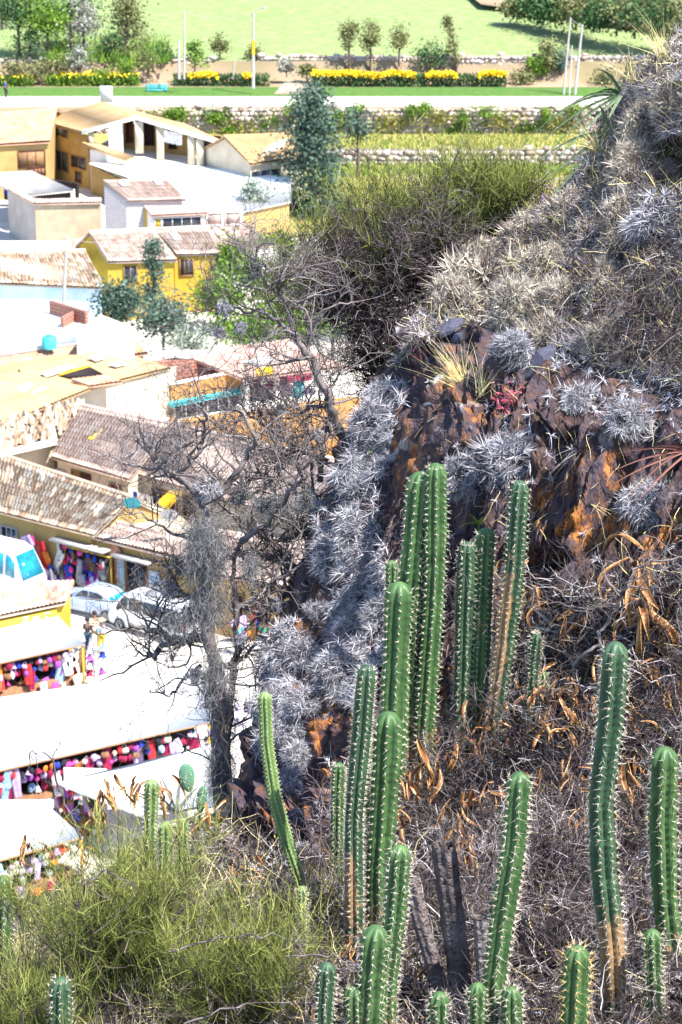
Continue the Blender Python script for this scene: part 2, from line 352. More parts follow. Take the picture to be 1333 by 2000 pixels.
def nse(sc, det=6, vec=None, dist=0):
    x = n.nodes.new('ShaderNodeTexNoise'); x.inputs['Scale'].default_value = sc; x.inputs['Detail'].default_value = det; x.inputs['Distortion'].default_value = dist
    L.new((vec or mp).outputs[0] if vec is None else vec, x.inputs['Vector']); return x.outputs[0]
def rmp(inp, st):
    r = n.nodes.new('ShaderNodeValToRGB')
    while len(r.color_ramp.elements) < len(st): r.color_ramp.elements.new(.5)
    for e, (p_, c_) in zip(r.color_ramp.elements, st): e.position = p_; e.color = (*c_, 1)
    L.new(inp, r.inputs[0]); return r.outputs[0]
def mixc(f_, a_, b_):
    x = n.nodes.new('ShaderNodeMix'); x.data_type = 'RGBA'; L.new(f_, x.inputs[0]); L.new(a_, x.inputs[6]); L.new(b_, x.inputs[7]); return x.outputs[2]
def mth(op, a_, b_=None, c_=None):
    x = n.nodes.new('ShaderNodeMath'); x.operation = op; x.use_clamp = op in ('MULTIPLY_ADD', 'MULTIPLY')
    for i_, v in enumerate((a_, b_, c_)):
        if v is None: continue
        if isinstance(v, (int, float)): x.inputs[i_].default_value = v
        else: L.new(v, x.inputs[i_])
    return x.outputs[0]
obj_ = tc.outputs['Object']
rock = rmp(nse(1.3), [(.3, (.035, .028, .045)), (.45, (.085, .048, .042)), (.55, (.05, .04, .06)), (.72, (.21, .10, .055))])
soil = rmp(nse(7, 8, obj_), [(.3, (.018, .013, .012)), (.5, (.055, .038, .030)), (.75, (.13, .095, .07))])
at = n.nodes.new('ShaderNodeAttribute'); at.attribute_name = 'tint'; al = n.nodes.new('ShaderNodeAttribute'); al.attribute_name = 'lichen'
orange = rmp(nse(18, 5, obj_), [(.3, (.13, .05, .02)), (.55, (.38, .14, .035)), (.8, (.58, .30, .09))])
base = mixc(at.outputs['Fac'], soil, rock)
lm = mth('MULTIPLY_ADD', mth('ADD', mth('MULTIPLY', nse(1.5, 8, None, .4), .5), mth('MULTIPLY', nse(9, 8, obj_, .3), .5)), 9, -4.2); lz = mth('MULTIPLY', lm, al.outputs['Fac'])
lz = mth('MULTIPLY_ADD', lz, 2.2, -.25)
base = mixc(lz, base, orange)
gl = mth('MULTIPLY_ADD', nse(6, 7, obj_, .3), 14, -8.8); grey = rmp(nse(30, 4, obj_), [(.3, (.22, .2, .21)), (.7, (.5, .48, .46))])
base = mixc(mth('MULTIPLY', gl, .8), base, grey)
L.new(base, b.inputs['Base Color'])
bp = n.nodes.new('ShaderNodeBump'); bp.inputs['Strength'].default_value = 1.0; bp.inputs['Distance'].default_value = .06
L.new(mth('ADD', nse(4, 8), nse(2, 4, None, .6)), bp.inputs['Height']); L.new(bp.outputs[0], b.inputs['Normal'])
me.materials.append(m); ob('hillside', me, kind='structure')
# the slope carries on down to the valley floor, out of sight below the edge
V = []; xs = np.linspace(-70, 90, 41); ys = np.linspace(17, 78, 16)
for y in ys:
    for x in xs: V.append((x, y, max(43.6-.55*y-1.2, -.3)))
V = np.array(V); V[:, 2] += fbm(V*.2, 3, 61)*.5-.5
Q = np.array([[i*41+j, i*41+j+1, (i+1)*41+j+1, (i+1)*41+j] for i in range(15) for j in range(40)])
ob('lower_slope', npmesh('lower_slope', V, [Q], mat('slope_scrub', (.16, .14, .08), (.1, .09, .05), 2, 1), smooth=True), kind='structure')
# ================================================================ THE TOWN
Wy = mat('yellow_render', (.46, .31, .12), (.38, .25, .09), 1.2, .9); Wy2 = mat('bright_yellow_render', (.55, .37, .05), (.47, .31, .04), 1.2, .9)
Wo = mat('orange_render', (.50, .26, .085), (.43, .22, .07), 1, .9); Wc = mat('cream_render', (.62, .55, .42), (.5, .43, .31), .9, .9)
Ww = mat('white_render', (.82, .81, .78), (.72, .70, .67), .7, .9); Wg = mat('grey_panel_and_wall_shade', (.42, .39, .36), (.34, .31, .28), .8, .9)
Wm = mat('mud_render', (.48, .40, .28), (.39, .31, .21), 1.5, .95); Wb = mat('blue_white_render', (.45, .68, .85), (.7, .8, .88), .8, .9)
Bk = brickmat('red_brick', (.34, .11, .06), (.28, .09, .05), (.4, .32, .28)); Bg = brickmat('grey_block', (.42, .40, .42), (.36, .34, .36), (.55, .52, .5))
Dk = mat('interior_shade', (.03, .02, .02), (.02, .015, .015), 1, .9); Wd = mat('dark_wood', (.14, .05, .03), (.09, .035, .02), 3, .6)  # Dk: near-black colour stands in for shade inside openings and under roofs
Wn = mat('brown_wood', (.33, .19, .09), (.25, .13, .06), 3, .7); Gl = mat('window_glass', (.04, .05, .07), (.02, .03, .04), 1, .12, spec=.6)
Tg = mat('teal_glass', (.02, .28, .38), (.01, .16, .26), 2, .1, spec=.6); Mt = mat('white_metal', (.75, .75, .75), (.68, .68, .7), 2, .4)
Gm = mat('grey_metal', (.35, .36, .38), (.28, .29, .3), 2, .5); Cn = mat('concrete', (.45, .43, .4), (.36, .34, .32), 2, .9)
Te = mat('turquoise_paint', (.06, .5, .55), (.05, .42, .5), 2, .5); Yf = mat('yellow_plastic', (.85, .55, .02), (.75, .45, .02), 2, .4); Cv = mat('white_canvas', (.84, .83, .82), (.76, .75, .74), .6, .9)
Rp = tilemat('pink_clay_tile', [(0, (.30, .17, .13)), (.3, (.50, .35, .29)), (.65, (.66, .51, .43)), (1, (.78, .68, .60))])
Ro = tilemat('old_clay_tile', [(0, (.16, .10, .07)), (.3, (.42, .28, .19)), (.65, (.66, .50, .36)), (1, (.80, .70, .58))], .5)
Rr = tilemat('orange_tile_sheet', [(0, (.40, .20, .12)), (.5, (.62, .36, .24)), (1, (.72, .50, .38))], .2)
Rt_ = tilemat('tan_roof_sheet', [(0, (.62, .40, .20)), (.5, (.72, .50, .27)), (1, (.78, .58, .34))], .12)
Rk = tilemat('pink_roof_sheet', [(0, (.52, .32, .26)), (.5, (.62, .42, .35)), (1, (.70, .50, .42))], .12)
Rg = mat('tin_roof', (.5, .47, .42), (.36, .33, .3), .8, .7)

def patch(name, TL, TR, BR, BL, style, m, root, colw=None, courses=None):
    """tiled roof plane: TL,TR the top edge, BL,BR the eave"""
    TL, TR, BR, BL = [np.asarray(a, float) for a in (TL, TR, BR, BL)]
    wd = (np.linalg.norm(TR-TL)+np.linalg.norm(BR-BL))/2; ln = (np.linalg.norm(TL-BL)+np.linalg.norm(TR-BR))/2
    cw = colw or {'tile': .22, 'old': .23, 'sheet': .26}[style]; cl = courses or {'tile': .40, 'old': .42, 'sheet': 1.9}[style]
    nc = max(3, int(wd/cw)); nr = max(1, int(ln/cl)); up = nrm(np.cross(BR-BL, TL-BL)); up = up if up[2] > 0 else -up
    prof = {'tile': [0, .055, .075, .055], 'old': [0, .065, .09, .065], 'sheet': [0, .03, .045, .03]}[style]
    us = np.arange(nc*4+1)/(nc*4); hh = np.array([prof[i % 4] for i in range(nc*4+1)])
    vs = []; hs = []; cr = []
    st = .05 if style != 'sheet' else .02
    for r in range(nr): vs += [r/nr, (r+1)/nr]; hs += [0, st]; cr += [r+.1, r+.9]
    vs = np.array(vs); U, Vv = np.meshgrid(us, vs); H = hh[None]+np.array(hs)[:, None]
    if style == 'old':
        H = H+R_.normal(0, .018, (len(vs), nc))[:, np.minimum(np.arange(nc*4+1)//4, nc-1)]
        U = U+ R_.normal(0, .0012, (len(vs), 1))
    pts = (TL*(1-U[..., None])+TR*U[..., None])*(1-Vv[..., None])+(BL*(1-U[..., None])+BR*U[..., None])*Vv[..., None]+up*(H[..., None]+.02)
    sag = fbm(pts.reshape(-1, 3)*.5, 2, 77).reshape(H.shape)*(.10 if style != 'sheet' else .03); pts = pts+up*sag[..., None]
    ni = nc*4+1; i = np.arange(len(vs)-1)[:, None]*ni; j = np.arange(ni-1)[None]; Q = np.stack([i+j, i+j+1, i+ni+j+1, i+ni+j], -1).reshape(-1, 4)
    uv = np.stack([np.broadcast_to(np.arange(ni)/4.0001, H.shape), np.broadcast_to(np.array(cr)[:, None], H.shape)], -1).reshape(-1, 2)
    mb = MB(); mb.add(pts.reshape(-1, 3), Q=Q, uv=uv)
    k = len(mb.V[0]); mb.slab([TL-up*.02, TR-up*.02, BR-up*.02, BL-up*.02], .10); mb.U[-1] = mb.U[-1]+.5
    return mb.build(name, m, root)
def house(name, label, EL, ER, RL, RR, zb, wm, rm, style='tile', cat='house', shed=False, over=.3, ow=.25, group=None, ridge=True, walls=True):
    """EL,ER eave ends, RL,RR ridge ends: (px,py,z)"""
    e0_, e1_, r0, r1 = G(*EL), G(*ER), G(*RL), G(*RR)
    if r0[1] < e0_[1]+.4: r0 = P(RL[0], RL[1], e0_[1]+1.2)
    if r1[1] < e1_[1]+.4: r1 = P(RR[0], RR[1], e1_[1]+1.2)
    root = empty(name, ((e0_+e1_)/2)*[1, 1, 0]+[0, 0, zb], label, cat, group)
    patch('roof', r0, r1, e1_, e0_, style, rm, root)
    b0, b1 = 2*r0-e0_, 2*r1-e1_; b0[2], b1[2] = e0_[2], e1_[2]
    if not shed: patch('roof', r1+[0, 0, -.01], r0+[0, 0, -.01], b0, b1, 'sheet', rm, root, 1.2, 3)
    if ridge and not shed:
        mb = MB(); mb.tube([r0+[0, 0, .06], (r0+r1)/2+[0, 0, .03], r1+[0, 0, .06]], .12, 6); mb.build('ridge_tile', rm, root)
    d = nrm(e1_-e0_); inn = nrm((r0-e0_)*[1, 1, 0]); s0 = (r0[2]-e0_[2])/max(np.linalg.norm((r0-e0_)[:2]), .1)
    a = e0_+d*ow+inn*over; bb = e1_-d*ow+inn*over; a[2] = bb[2] = 0; up0 = e0_[2]+s0*over-.14; up1 = e1_[2]+s0*over-.14
    if walls:
        if shed:
            c = r1-d*ow-inn*.05; e = r0+d*ow-inn*.05
            mb = MB(); mb.prism([(*a[:2], up0), (*bb[:2], up1), (*c[:2], r1[2]-.34), (*e[:2], r0[2]-.34)], zb); mb.build('wall', wm, root)
        else:
            rr0 = r0+d*ow; rr1 = r1-d*ow; c = b1-d*ow-inn*over; e = b0+d*ow-inn*over
            mb = MB()
            mb.prism([(*a[:2], up0), (*bb[:2], up1), (*rr1[:2], rr1[2]-.16), (*rr0[:2], rr0[2]-.16)], zb)
            mb.prism([(*rr0[:2], rr0[2]-.16), (*rr1[:2], rr1[2]-.16), (*c[:2], up1), (*e[:2], up0)], zb)
            mb.build('wall', wm, root)
    root_info[root.name] = (np.array([*a[:2], up0]), np.array([*bb[:2], up1])); return root
root_info = {}
def onwall(A, B):
    d = nrm((B-A)*[1, 1, 0]); nn = np.array([d[1], -d[0], 0]); nn = nn if nn[1] < 0 else -nn; return d, nn
def opening(root, A, B, u0, u1, z0, z1, frame=Mt, pane=Gl, nm=1, name='window', proud=.05, fw=.07, rows=1):
    """window or door on the wall A-B; u in metres from A"""
    A = np.asarray(A, float); B = np.asarray(B, float); d, nn = onwall(A, B); rz = atan2(d[1], d[0])
    def bx_(mb, ua, ub, za, zb_, th, off): c = A+d*(ua+ub)/2+nn*off; c[2] = (za+zb_)/2; mb.box(c, (abs(ub-ua), th, abs(zb_-za)), rz)
    mb = MB()
    for ua, ub, za, zb_ in ((u0, u1, z0-fw, z0), (u0, u1, z1, z1+fw), (u0-fw, u0, z0-fw, z1+fw), (u1, u1+fw, z0-fw, z1+fw)): bx_(mb, ua, ub, za, zb_, .1, proud)
    for i in range(1, nm): u = u0+(u1-u0)*i/nm; bx_(mb, u-.025, u+.025, z0, z1, .07, proud)
    for i in range(1, rows): z = z0+(z1-z0)*i/rows; bx_(mb, u0, u1, z-.025, z+.025, .06, proud)
    f_ = mb.build(name, frame, root)
    mb = MB(); bx_(mb, u0, u1, z0, z1, .04, .025); V = np.vstack(mb.V)-np.array(root.location)
    ob('pane', npmesh('pane', V, [np.vstack(mb.Q)], pane), f_)
    return f_
def wallpx(info, px): # distance along wall A-B where it crosses the column px
    A, B = info; r = ray(px, 1000); t = np.linspace(-.3, 1.5, 400); q = A[None]+(B-A)[None]*t[:, None]; xx, _ = proj(q); return float(np.interp(px, xx, t))*np.linalg.norm((B-A)[:2])
def block(name, label, pts, zb, m, cat='building', cap=None, group=None, capm=None):
    w_ = np.array([G(*p) for p in pts]); root = empty(name, w_.mean(0)*[1, 1, 0]+[0, 0, zb], label, cat, group)
    mb = MB(); mb.prism(w_, zb); mb.build('wall', m, root)
    if cap:
        c = w_.mean(0); q = w_+[0, 0, cap]; q[:, :2] = c[:2]+(w_[:, :2]-c[:2])*1.02; mb = MB(); mb.slab(q, cap-.003); mb.build('roof', capm or m, root)
    root_info[root.name] = w_; return root, w_
def box_thing(name, label, cat, c, sz, m, rz=0, group=None, bev=True):
    mb = MB(); mb.box((0, 0, sz[2]/2), sz); o = mb.buildL(name, m); o.location = [float(v) for v in c]; o.rotation_euler[2] = rz; return tag(o, label, cat, group)

# ---- main shop row (front roof, lower left)
h = house('shop_building', 'long old tiled roof over the yellow shop front hung with clothes, behind the white bus', (-80, 980, 3.4), (184, 1046, 3.4), (-80, 862, 5.5), (257, 973, 4.85), 0, Wy, Ro, 'old', 'shop')
SA, SB = root_info[h.name]; shopinfo = (SA, SB)
for (a_, b_, z0, z1, nm) in ((4, 32, 1.3, 2.6, 3),):
    opening(h, SA, SB, wallpx(shopinfo, a_), wallpx(shopinfo, b_), z0, z1, Cn, Gl, nm)
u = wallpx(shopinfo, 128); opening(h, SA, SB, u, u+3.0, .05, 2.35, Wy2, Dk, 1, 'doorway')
mb = MB(); d_, n_ = onwall(SA, SB); c = SA+d_*(u+1.2)+n_*.3; c[2] = 2.75; mb.box(c, (3.6, .6, .1), atan2(d_[1], d_[0])); mb.build('canopy', Cn, h)
h2 = house('shop_building', 'lower tiled roof of the yellow shop with a white framed poster board and glass door', (176, 1048, 3.2), (440, 1112, 3.2), (202, 1016, 3.6), (470, 1078, 3.6), 0, Wy, Rp, 'tile', 'shop', ow=.1)
A2, B2 = root_info[h2.name]; i2 = (A2, B2)
u0, u1 = wallpx(i2, 250), wallpx(i2, 284); opening(h2, A2, B2, u0, u1, .05, 2.3, Wd, Gl, 2, 'door', rows=3)
d_, n_ = onwall(A2, B2); c = A2+d_*(u0+u1)/2+n_*.3; c[2] = 2.6; mb = MB(); mb.box(c, (u1-u0+1.3, .6, .12), atan2(d_[1], d_[0])); mb.build('canopy', Cn, h2)
# poster board: four printed posters
u0, u1 = wallpx(i2, 209), wallpx(i2, 243); rz = atan2(d_[1], d_[0])
pc = A2+d_*(u0+u1)/2+n_*.06; pc[2] = 1.35; W_ = u1-u0
pr = empty('poster_board', pc, 'white framed board of blue and orange posters on the yellow wall', 'poster board')
mb = MB(); mb.box(pc, (W_, .06, 1.9), rz); mb.build('board', Mt, pr)
Pb = mat('blue_print', (.01, .22, .6), (.02, .45, .6), 9, .5); Po = mat('orange_print', (.8, .35, .15), (.4, .12, .04), 5, .5); Ps = mat('pale_print', (.45, .65, .75), (.3, .5, .6), 6, .5); Pl = mat('lake_print', (.02, .35, .6), (.3, .45, .1), 5, .5)
for (ux, zz, sx, sz, m_) in ((-.33, .22, .28, 1.25, Pb), (0, .2, .27, 1.2, Po), (.33, .22, .24, 1.2, Ps), (0, -.68, .86, .42, Pl)):
    mb = MB(); cc = pc+d_*ux*W_+n_*.045; cc[2] = 1.35+zz; mb.box(cc, (sx*W_, .02, sz), rz); mb.build('poster', m_, pr)
for (pxx, zz, w2, h2_, lab) in ((303, 1.6, .75, 1.0, 'white framed picture beside the glass shop door'),):
    uu = wallpx(i2, pxx); cc = A2+d_*uu+n_*.05; cc[2] = zz; r = empty('picture', cc, lab, 'picture'); mb = MB(); mb.box(cc, (w2, .06, h2_), rz); mb.build('frame', Mt, r); mb = MB(); mb.box(cc+n_*.04, (w2*.5, .02, h2_*.45), rz); mb.build('print', Ps, r)
# round woven sign
uu = wallpx(i2, 228); cc = A2+d_*uu+n_*.12; cc[2] = 2.62; V = [cc+d_*cos(t)*.38+np.array([0, 0, sin(t)*.38]) for t in np.linspace(0, 2*pi, 19)[:-1]]
mb = MB(); V = np.array(V); mb.add(np.vstack([V-n_*.04, V+n_*.04]), Q=[[i, (i+1) % 18, 18+(i+1) % 18, 18+i] for i in range(18)], T=[[0, i, i+1] for i in range(1, 17)]+[[18, 18+i+1, 18+i] for i in range(1, 17)])
tag(mb.build('round_sign', mat('terracotta', (.6, .3, .2), (.5, .25, .17), 6, .8)), 'round terracotta disc hanging above the poster board', 'sign')
# flat cream roof between the rows
block('flat_roof_room', 'cream flat roof between the tiled shop roofs, a white dish on it', [(257, 974, 3.3), (338, 1000, 3.3), (420, 1062, 3.3), (203, 1017, 3.3)], 0, Wc, cap=.08)
def dish(px, py, Y, m, lab):
    c = P(px, py, Y); r = empty('satellite_dish', c-[0, 0, .7], lab, 'satellite dish'); V = []; 
    for i in range(5):
        rr = .45*i/4
        for t in np.linspace(0, 2*pi, 17)[:-1]: V.append((rr*cos(t), (i/4)**2*-.13, rr*sin(t)))
    V = np.array(V); rx = radians(-35); V = V@np.array([[1, 0, 0], [0, cos(rx), sin(rx)], [0, -sin(rx), cos(rx)]]).T
    Q = [[i*16+j, i*16+(j+1) % 16, (i+1)*16+(j+1) % 16, (i+1)*16+j] for i in range(4) for j in range(16)]
    V2 = V+[0, .03, -.02]
    mb = MB(); mb.add(V+[0, 0, .7], Q=Q); mb.add(V2+[0, 0, .7], Q=Q); mb.buildL('reflector', m, r, True)
    mb = MB(); mb.tube([(0, .05, .7), (0, .15, .3), (0, .15, -.1)], .035); mb.tube([(0, .1, .55), (0, -.35, .75)], .02); mb.buildL('mount', Gm, r)
dish(258, 978, 119, Te, 'turquoise satellite dish above the end of the old tiled roof')
dish(331, 1001, 118.5, Mt, 'white satellite dish on the cream flat roof by the bare tree')
# Q roofs, upper storey behind
q1 = house('balcony_house', 'two storey house, pinkish tiled roof carrying a narrow yellow sheet', (101, 893, 4.7), (252, 937, 4.7), (152, 792, 6.7), (338, 830, 6.7), 0, Wc, Rp, 'tile')
Aq, Bq = root_info[q1.name]; iq = (Aq, Bq)
for (a_, b_, z0, z1, fm, pm) in ((112, 127, 2.6, 4.0, Cn, Wg), (142, 158, 2.5, 4.2, Wn, Wn), (160, 176, 2.5, 4.2, Wd, Wd), (216, 236, 2.5, 4.1, Wn, Wd)): opening(q1, Aq, Bq, wallpx(iq, a_), wallpx(iq, b_), z0, z1, fm, pm, 2, 'shutter_door')
mb = MB(); mb.tube([G(99, 892, 4.62), G(252, 937, 4.62)], .07); mb.build('gutter', Mt, q1)
mb = MB(); q = [G(172, 860, 5.62), G(200, 842, 6.02), G(215, 843, 6.02), G(192, 862, 5.62)]; mb.slab(np.array(q)+[0, 0, .1], .05); tag(mb.build('plastic_sheet', Yf), 'narrow yellow plastic sheet lying on the pinkish tiled roof', 'plastic sheet')
q2 = house('balcony_house', 'balcony house with laundry under a wide pinkish tiled roof behind the bare tree', (239, 918, 4.6), (720, 1056, 4.6), (338, 831, 6.7), (800, 930, 6.7), 0, Wc, Rp, 'tile')
Aq2, Bq2 = root_info[q2.name]; iq2 = (Aq2, Bq2)
mb = MB(); mb.tube([G(238, 917, 4.5), G(500, 991, 4.5)], .07); mb.build('gutter', Mt, q2)
for (a_, b_) in ((300, 318), (322, 345), (360, 380)): opening(q2, Aq2, Bq2, wallpx(iq2, a_), wallpx(iq2, b_), 2.5, 4.0, Wn, Wd, 2, 'shutter_door')
d_, n_ = onwall(Aq2, Bq2); rz = atan2(d_[1], d_[0])
mb = MB(); a = Aq2+d_*wallpx(iq2, 252)+n_*.9; bq = Aq2+d_*wallpx(iq2, 345)+n_*.9; a[2] = bq[2] = 3.0
mb.tube([a, bq], .04)
for t in np.linspace(0, 1, 14): q = a+(bq-a)*t; mb.tube([q, q*[1, 1, 0]+[0, 0, 2.2]], .02, 4)
mb.build('balcony_rail', Wd, q2)
Cl = {n_2: mat('cloth_'+n_2.replace(' ', '_'), c, tuple(x*.6 for x in c), 5, .95) for n_2, c in {'blue': (.03, .06, .45), 'white': (.8, .8, .8), 'pink': (.85, .08, .4), 'purple': (.4, .1, .55), 'red': (.7, .04, .05), 'orange': (.85, .25, .04), 'yellow': (.85, .6, .08), 'turquoise': (.05, .5, .6), 'black': (.03, .03, .04),
    'pale blue': (.35, .55, .8), 'lilac': (.6, .45, .75), 'brown': (.3, .15, .08), 'green': (.05, .4, .2), 'maroon': (.35, .02, .08), 'cream': (.75, .68, .5), 'grey': (.35, .35, .38)}.items()}
for i, (c_, wd_) in enumerate((('pale blue', .35), ('blue', .55), ('white', .5), ('white', .6), ('pale blue', .4), ('green', .35))):
    uu = wallpx(iq2, 264)+i*.62; cc = Aq2+d_*uu+n_*.75; mb = MB(); V = []
    for r_i in range(5):
        for c_i in range(6): V.append(cc*[1, 1, 0]+d_*(c_i/5-.5)*wd_*(1+.1*sin(r_i*2+i))+n_*.05*sin(c_i*2.1+i+r_i*.6)+[0, 0, 3.85-.24*r_i])
    mb.add(V, Q=[[a_*6+b_, a_*6+b_+1, a_*6+b_+7, a_*6+b_+6] for a_ in range(4) for b_ in range(5)]); tag(mb.build('laundry', Cl[c_]), f'{c_} washing on the balcony line' if c_ not in ('white', 'pale blue') else f'{c_} washing among the clothes on the balcony line', 'laundry', 'laundry on the balcony')
mb = MB(); q = [G(304, 983, 3.9), G(332, 958, 4.6), (G(356, 961, 4.6)), G(330, 992, 3.9)]; mb.slab(q, .06); tag(mb.build('awning', Yf), 'bright yellow sheet awning above the white satellite dish', 'awning')
# P old messy roof
p1 = house('old_house', 'ramshackle roof of loose pale barrel tiles edged with white sheeting', (-60, 899, 5.3), (112, 862, 5.3), (-60, 846, 6.6), (158, 792, 6.6), 0, Wc, Ro, 'old')
mb = MB(); mb.slab([G(-60, 893, 5.55), G(112, 855, 5.55), G(112, 866, 5.42), G(-60, 905, 5.42)], .06); mb.build('edge_sheet', Mt, p1)
a, bq = G(-60, 846, 6.7), G(158, 792, 6.7); 
loose = [];
for i in range(240):
    u, v = R_.random(2); q0, q1_ = G(-60, 899, 5.38), G(112, 862, 5.38); c = (a+(bq-a)*u)*(1-v)+(q0+(q1_-q0)*u)*v+[0, 0, .16+R_.random()*.08]
    dd = nrm(nrm(q0-a)+R_.normal(0, .22, 3)); s_ = nrm(np.cross(dd, [0, 0, 1])); uu_ = np.cross(s_, dd); L_ = .5+R_.random()*.4
    V = [c+dd*e*L_*.5+s_*cos(t)*.11+uu_*sin(t)*.09*(1 if uu_[2] > 0 else -1) for e in (-1, 1) for t in np.linspace(0, pi, 5)]
    loose.append((V, i))
for nn_, grp in (('tile', loose),):
    mb = MB()
    for V, i in grp: mb.add(V, Q=[[k, k+1, k+6, k+5] for k in range(4)], uv=[(i*3.3, i*7.1)]*10)
    mb.build('loose_tiles', Ro, p1, kind='stuff')
# N tan roofs
n1h = house('market_hall', 'wide tan sheet roof with two white skylights at the left edge', (-60, 855, 6.65), (178, 758, 7.1), (-170, 790, 7.55), (33, 727, 7.55), 0, Wc, Rt_, 'sheet', 'hall')
def onroof(name, pts, m, lab, cat, parent=None, off=.12):
    mb = MB(); mb.slab(np.array([G(*p) for p in pts])+[0, 0, off], .05); o = mb.build(name, m, parent); 
    if lab: tag(o, lab, cat)
    return o
def zr(TL, TR, BR, BL, px, py):
    """height of the roof plane seen at the pixel"""
    a, b_, c = G(*TL), G(*TR), G(*BL); nn = np.cross(b_-a, c-a); r = ray(px, py); t = (nn@(a-[0, 0, CH]))/(nn@r); return CH+r[2]*t
N1 = ((-170, 790, 7.55), (33, 727, 7.55), (178, 758, 7.1), (-60, 855, 6.65))
N2 = ((38, 727, 7.5), (222, 684, 7.5), (335, 718, 7.0), (151, 763, 7.0))
for pl, rf, hh_ in (([(31, 767), (54, 755), (70, 760), (46, 774)], N1, n1h), ([(60, 777), (84, 763), (100, 769), (76, 784)], N1, n1h)):
    onroof('skylight', [(x, y, zr(*rf, x, y)) for x, y in pl], Mt, None, None, hh_, .26)
n2h = house('market_hall', 'long tan sheet roof with white skylights above the blank cream wall', (151, 763, 7.0), (335, 718, 7.0), (38, 727, 7.5), (222, 684, 7.5), 0, Wc, Rt_, 'sheet', 'hall')
for pl in ([(172, 706), (190, 702), (206, 707), (188, 713)], [(212, 720), (232, 714), (250, 718), (228, 724)], [(80, 737), (128, 722), (150, 724), (92, 744)]):
    onroof('skylight', [(x, y, zr(*N2, x, y)) for x, y in pl], Mt, None, None, n2h, .26)
cz = [(117, 739), (175, 722), (204, 737), (140, 743)]
onroof('roof_opening_shade', [(x, y, zr(*N2, x, y)) for x, y in cz], Dk, None, None, n2h, .18)  # solid slab; the shade inside the opening is painted as its dark colour
mb = MB(); mb.tube([G(117, 739, zr(*N2, 117, 739))+[0, 0, .2], G(175, 722, zr(*N2, 175, 722))+[0, 0, .2]], .08, 4); mb.build('yellow_fascia', Yf, n2h)
patch('lower_roof', G(140, 741, 7.4), G(205, 733, 7.4), G(240, 745, 7.25), G(176, 754, 7.25), 'sheet', Rr, n2h)
block('cream_building', 'blank sunlit cream wall below the tan roofs', [(150, 768, 6.8), (336, 723, 6.8), (345, 714, 6.8), (160, 757, 6.8)], 0, Wc)
# M long roof
house('long_house', 'long narrow orange roof striped by its corrugated tiles', (-60, 737, 7.0), (289, 690, 7.0), (-60, 696, 7.5), (268, 663, 7.5), 0, Wc, Rr, 'tile', ridge=False)
# J white roofs
j1, _ = block('white_building', 'large white flat roof at the left edge with a turquoise water tank', [(-90, 705, 7.6), (-90, 600, 7.6), (40, 592, 7.6), (150, 632, 7.6), (172, 668, 7.6)], 0, Ww, cap=.1)
j2, w2_ = block('white_building', 'smaller white building with a thin pipe, beside the trees', [(150, 660, 8.4), (195, 614, 8.4), (262, 639, 8.4), (262, 668, 8.4)], 0, Ww)
mb = MB(); mb.tube([P(208, 622, 157), P(208, 664, 157)], .07, 5); mb.build('pipe', Wd, j2)
c = G(97, 680, 7.7); t_ = empty('water_tank', c, 'turquoise water tank on the large white flat roof', 'water tank'); mb = MB(); mb.tube([(0, 0, 0), (0, 0, .62), (0, 0, .7)], [.42, .42, .3], 12); mb.buildL('tank', Te, t_, True); mb = MB(); mb.tube([(0, 0, .7), (0, 0, .78)], .15, 8); mb.buildL('lid', Te, t_)
br = empty('roof_parapet', G(140, 625, 7.7), 'low brick parapet at the back of the large white roof', 'parapet')
for a_, b_, z in (((100, 612), (170, 634), 8.5), ((122, 640), (150, 624), 8.3)):
    A, B = G(a_[0], a_[1], 7.7), G(b_[0], b_[1], 7.7); d__, n__ = onwall(A, B); mb = MB(); mb.prism([(A+n__*.1)*[1, 1, 0]+[0, 0, z], (B+n__*.1)*[1, 1, 0]+[0, 0, z], (B-n__*.1)*[1, 1, 0]+[0, 0, z], (A-n__*.1)*[1, 1, 0]+[0, 0, z]], 7.7); mb.build('brick_wall', Bk, br)
# O brick and orange house
A, B = G(334, 752, 6.0), G(472, 726, 6.0); d_, n_ = onwall(A, B); dep = 6.5
o1 = empty('orange_house', ((A+B)/2)*[1, 1, 0], 'orange walled house with an unfinished brick top floor and turquoise gutter', 'house')
F = lambda u, off, z: (A+d_*u-n_*off)*[1, 1, 0]+[0, 0, z]
LL = np.linalg.norm(B-A); rz = atan2(d_[1], d_[0])
mb = MB(); mb.prism([F(0, 0, 5.0), F(LL, 0, 5.0), F(LL, dep, 5.0), F(0, dep, 5.0)], 0); mb.build('wall', Wo, o1)
mb = MB(); mb.prism([F(0, 0, 6.0), F(LL, 0, 6.0), F(LL, .2, 6.0), F(0, .2, 6.0)], 5.003); mb.build('parapet', Wo, o1)
mb = MB(); mb.prism([F(-.1, -.05, 6.09), F(LL+.1, -.05, 6.09), F(LL+.1, .25, 6.09), F(-.1, .25, 6.09)], 6.0); mb.prism([F(LL, -.06, 6.0), F(LL+.22, -.06, 6.0), F(LL+.22, .2, 6.0), F(LL, .2, 6.0)], 4.2); mb.build('white_trim', Ww, o1)
mb = MB(); mb.prism([F(.1, 2.2, 6.9), F(LL, 1.2, 6.5), F(LL, 1.4, 6.5), F(.1, 2.4, 6.9)], 5.003); mb.prism([F(0, .4, 6.7), F(.15, .4, 6.7), F(.15, 4, 6.7), F(0, 4, 6.7)], 5.003); mb.build('brick_wall', Bk, o1)
mb = MB(); mb.slab([F(-.2, -.35, 4.95), F(LL+.4, -.35, 4.95), F(LL+.4, .02, 5.05), F(-.2, .02, 5.05)], .14); mb.build('gutter', Te, o1)
opening(o1, F(0, 0, 0), F(LL, 0, 0), .2, LL-.2, 3.95, 4.72, Ww, Gl, 6, rows=1)
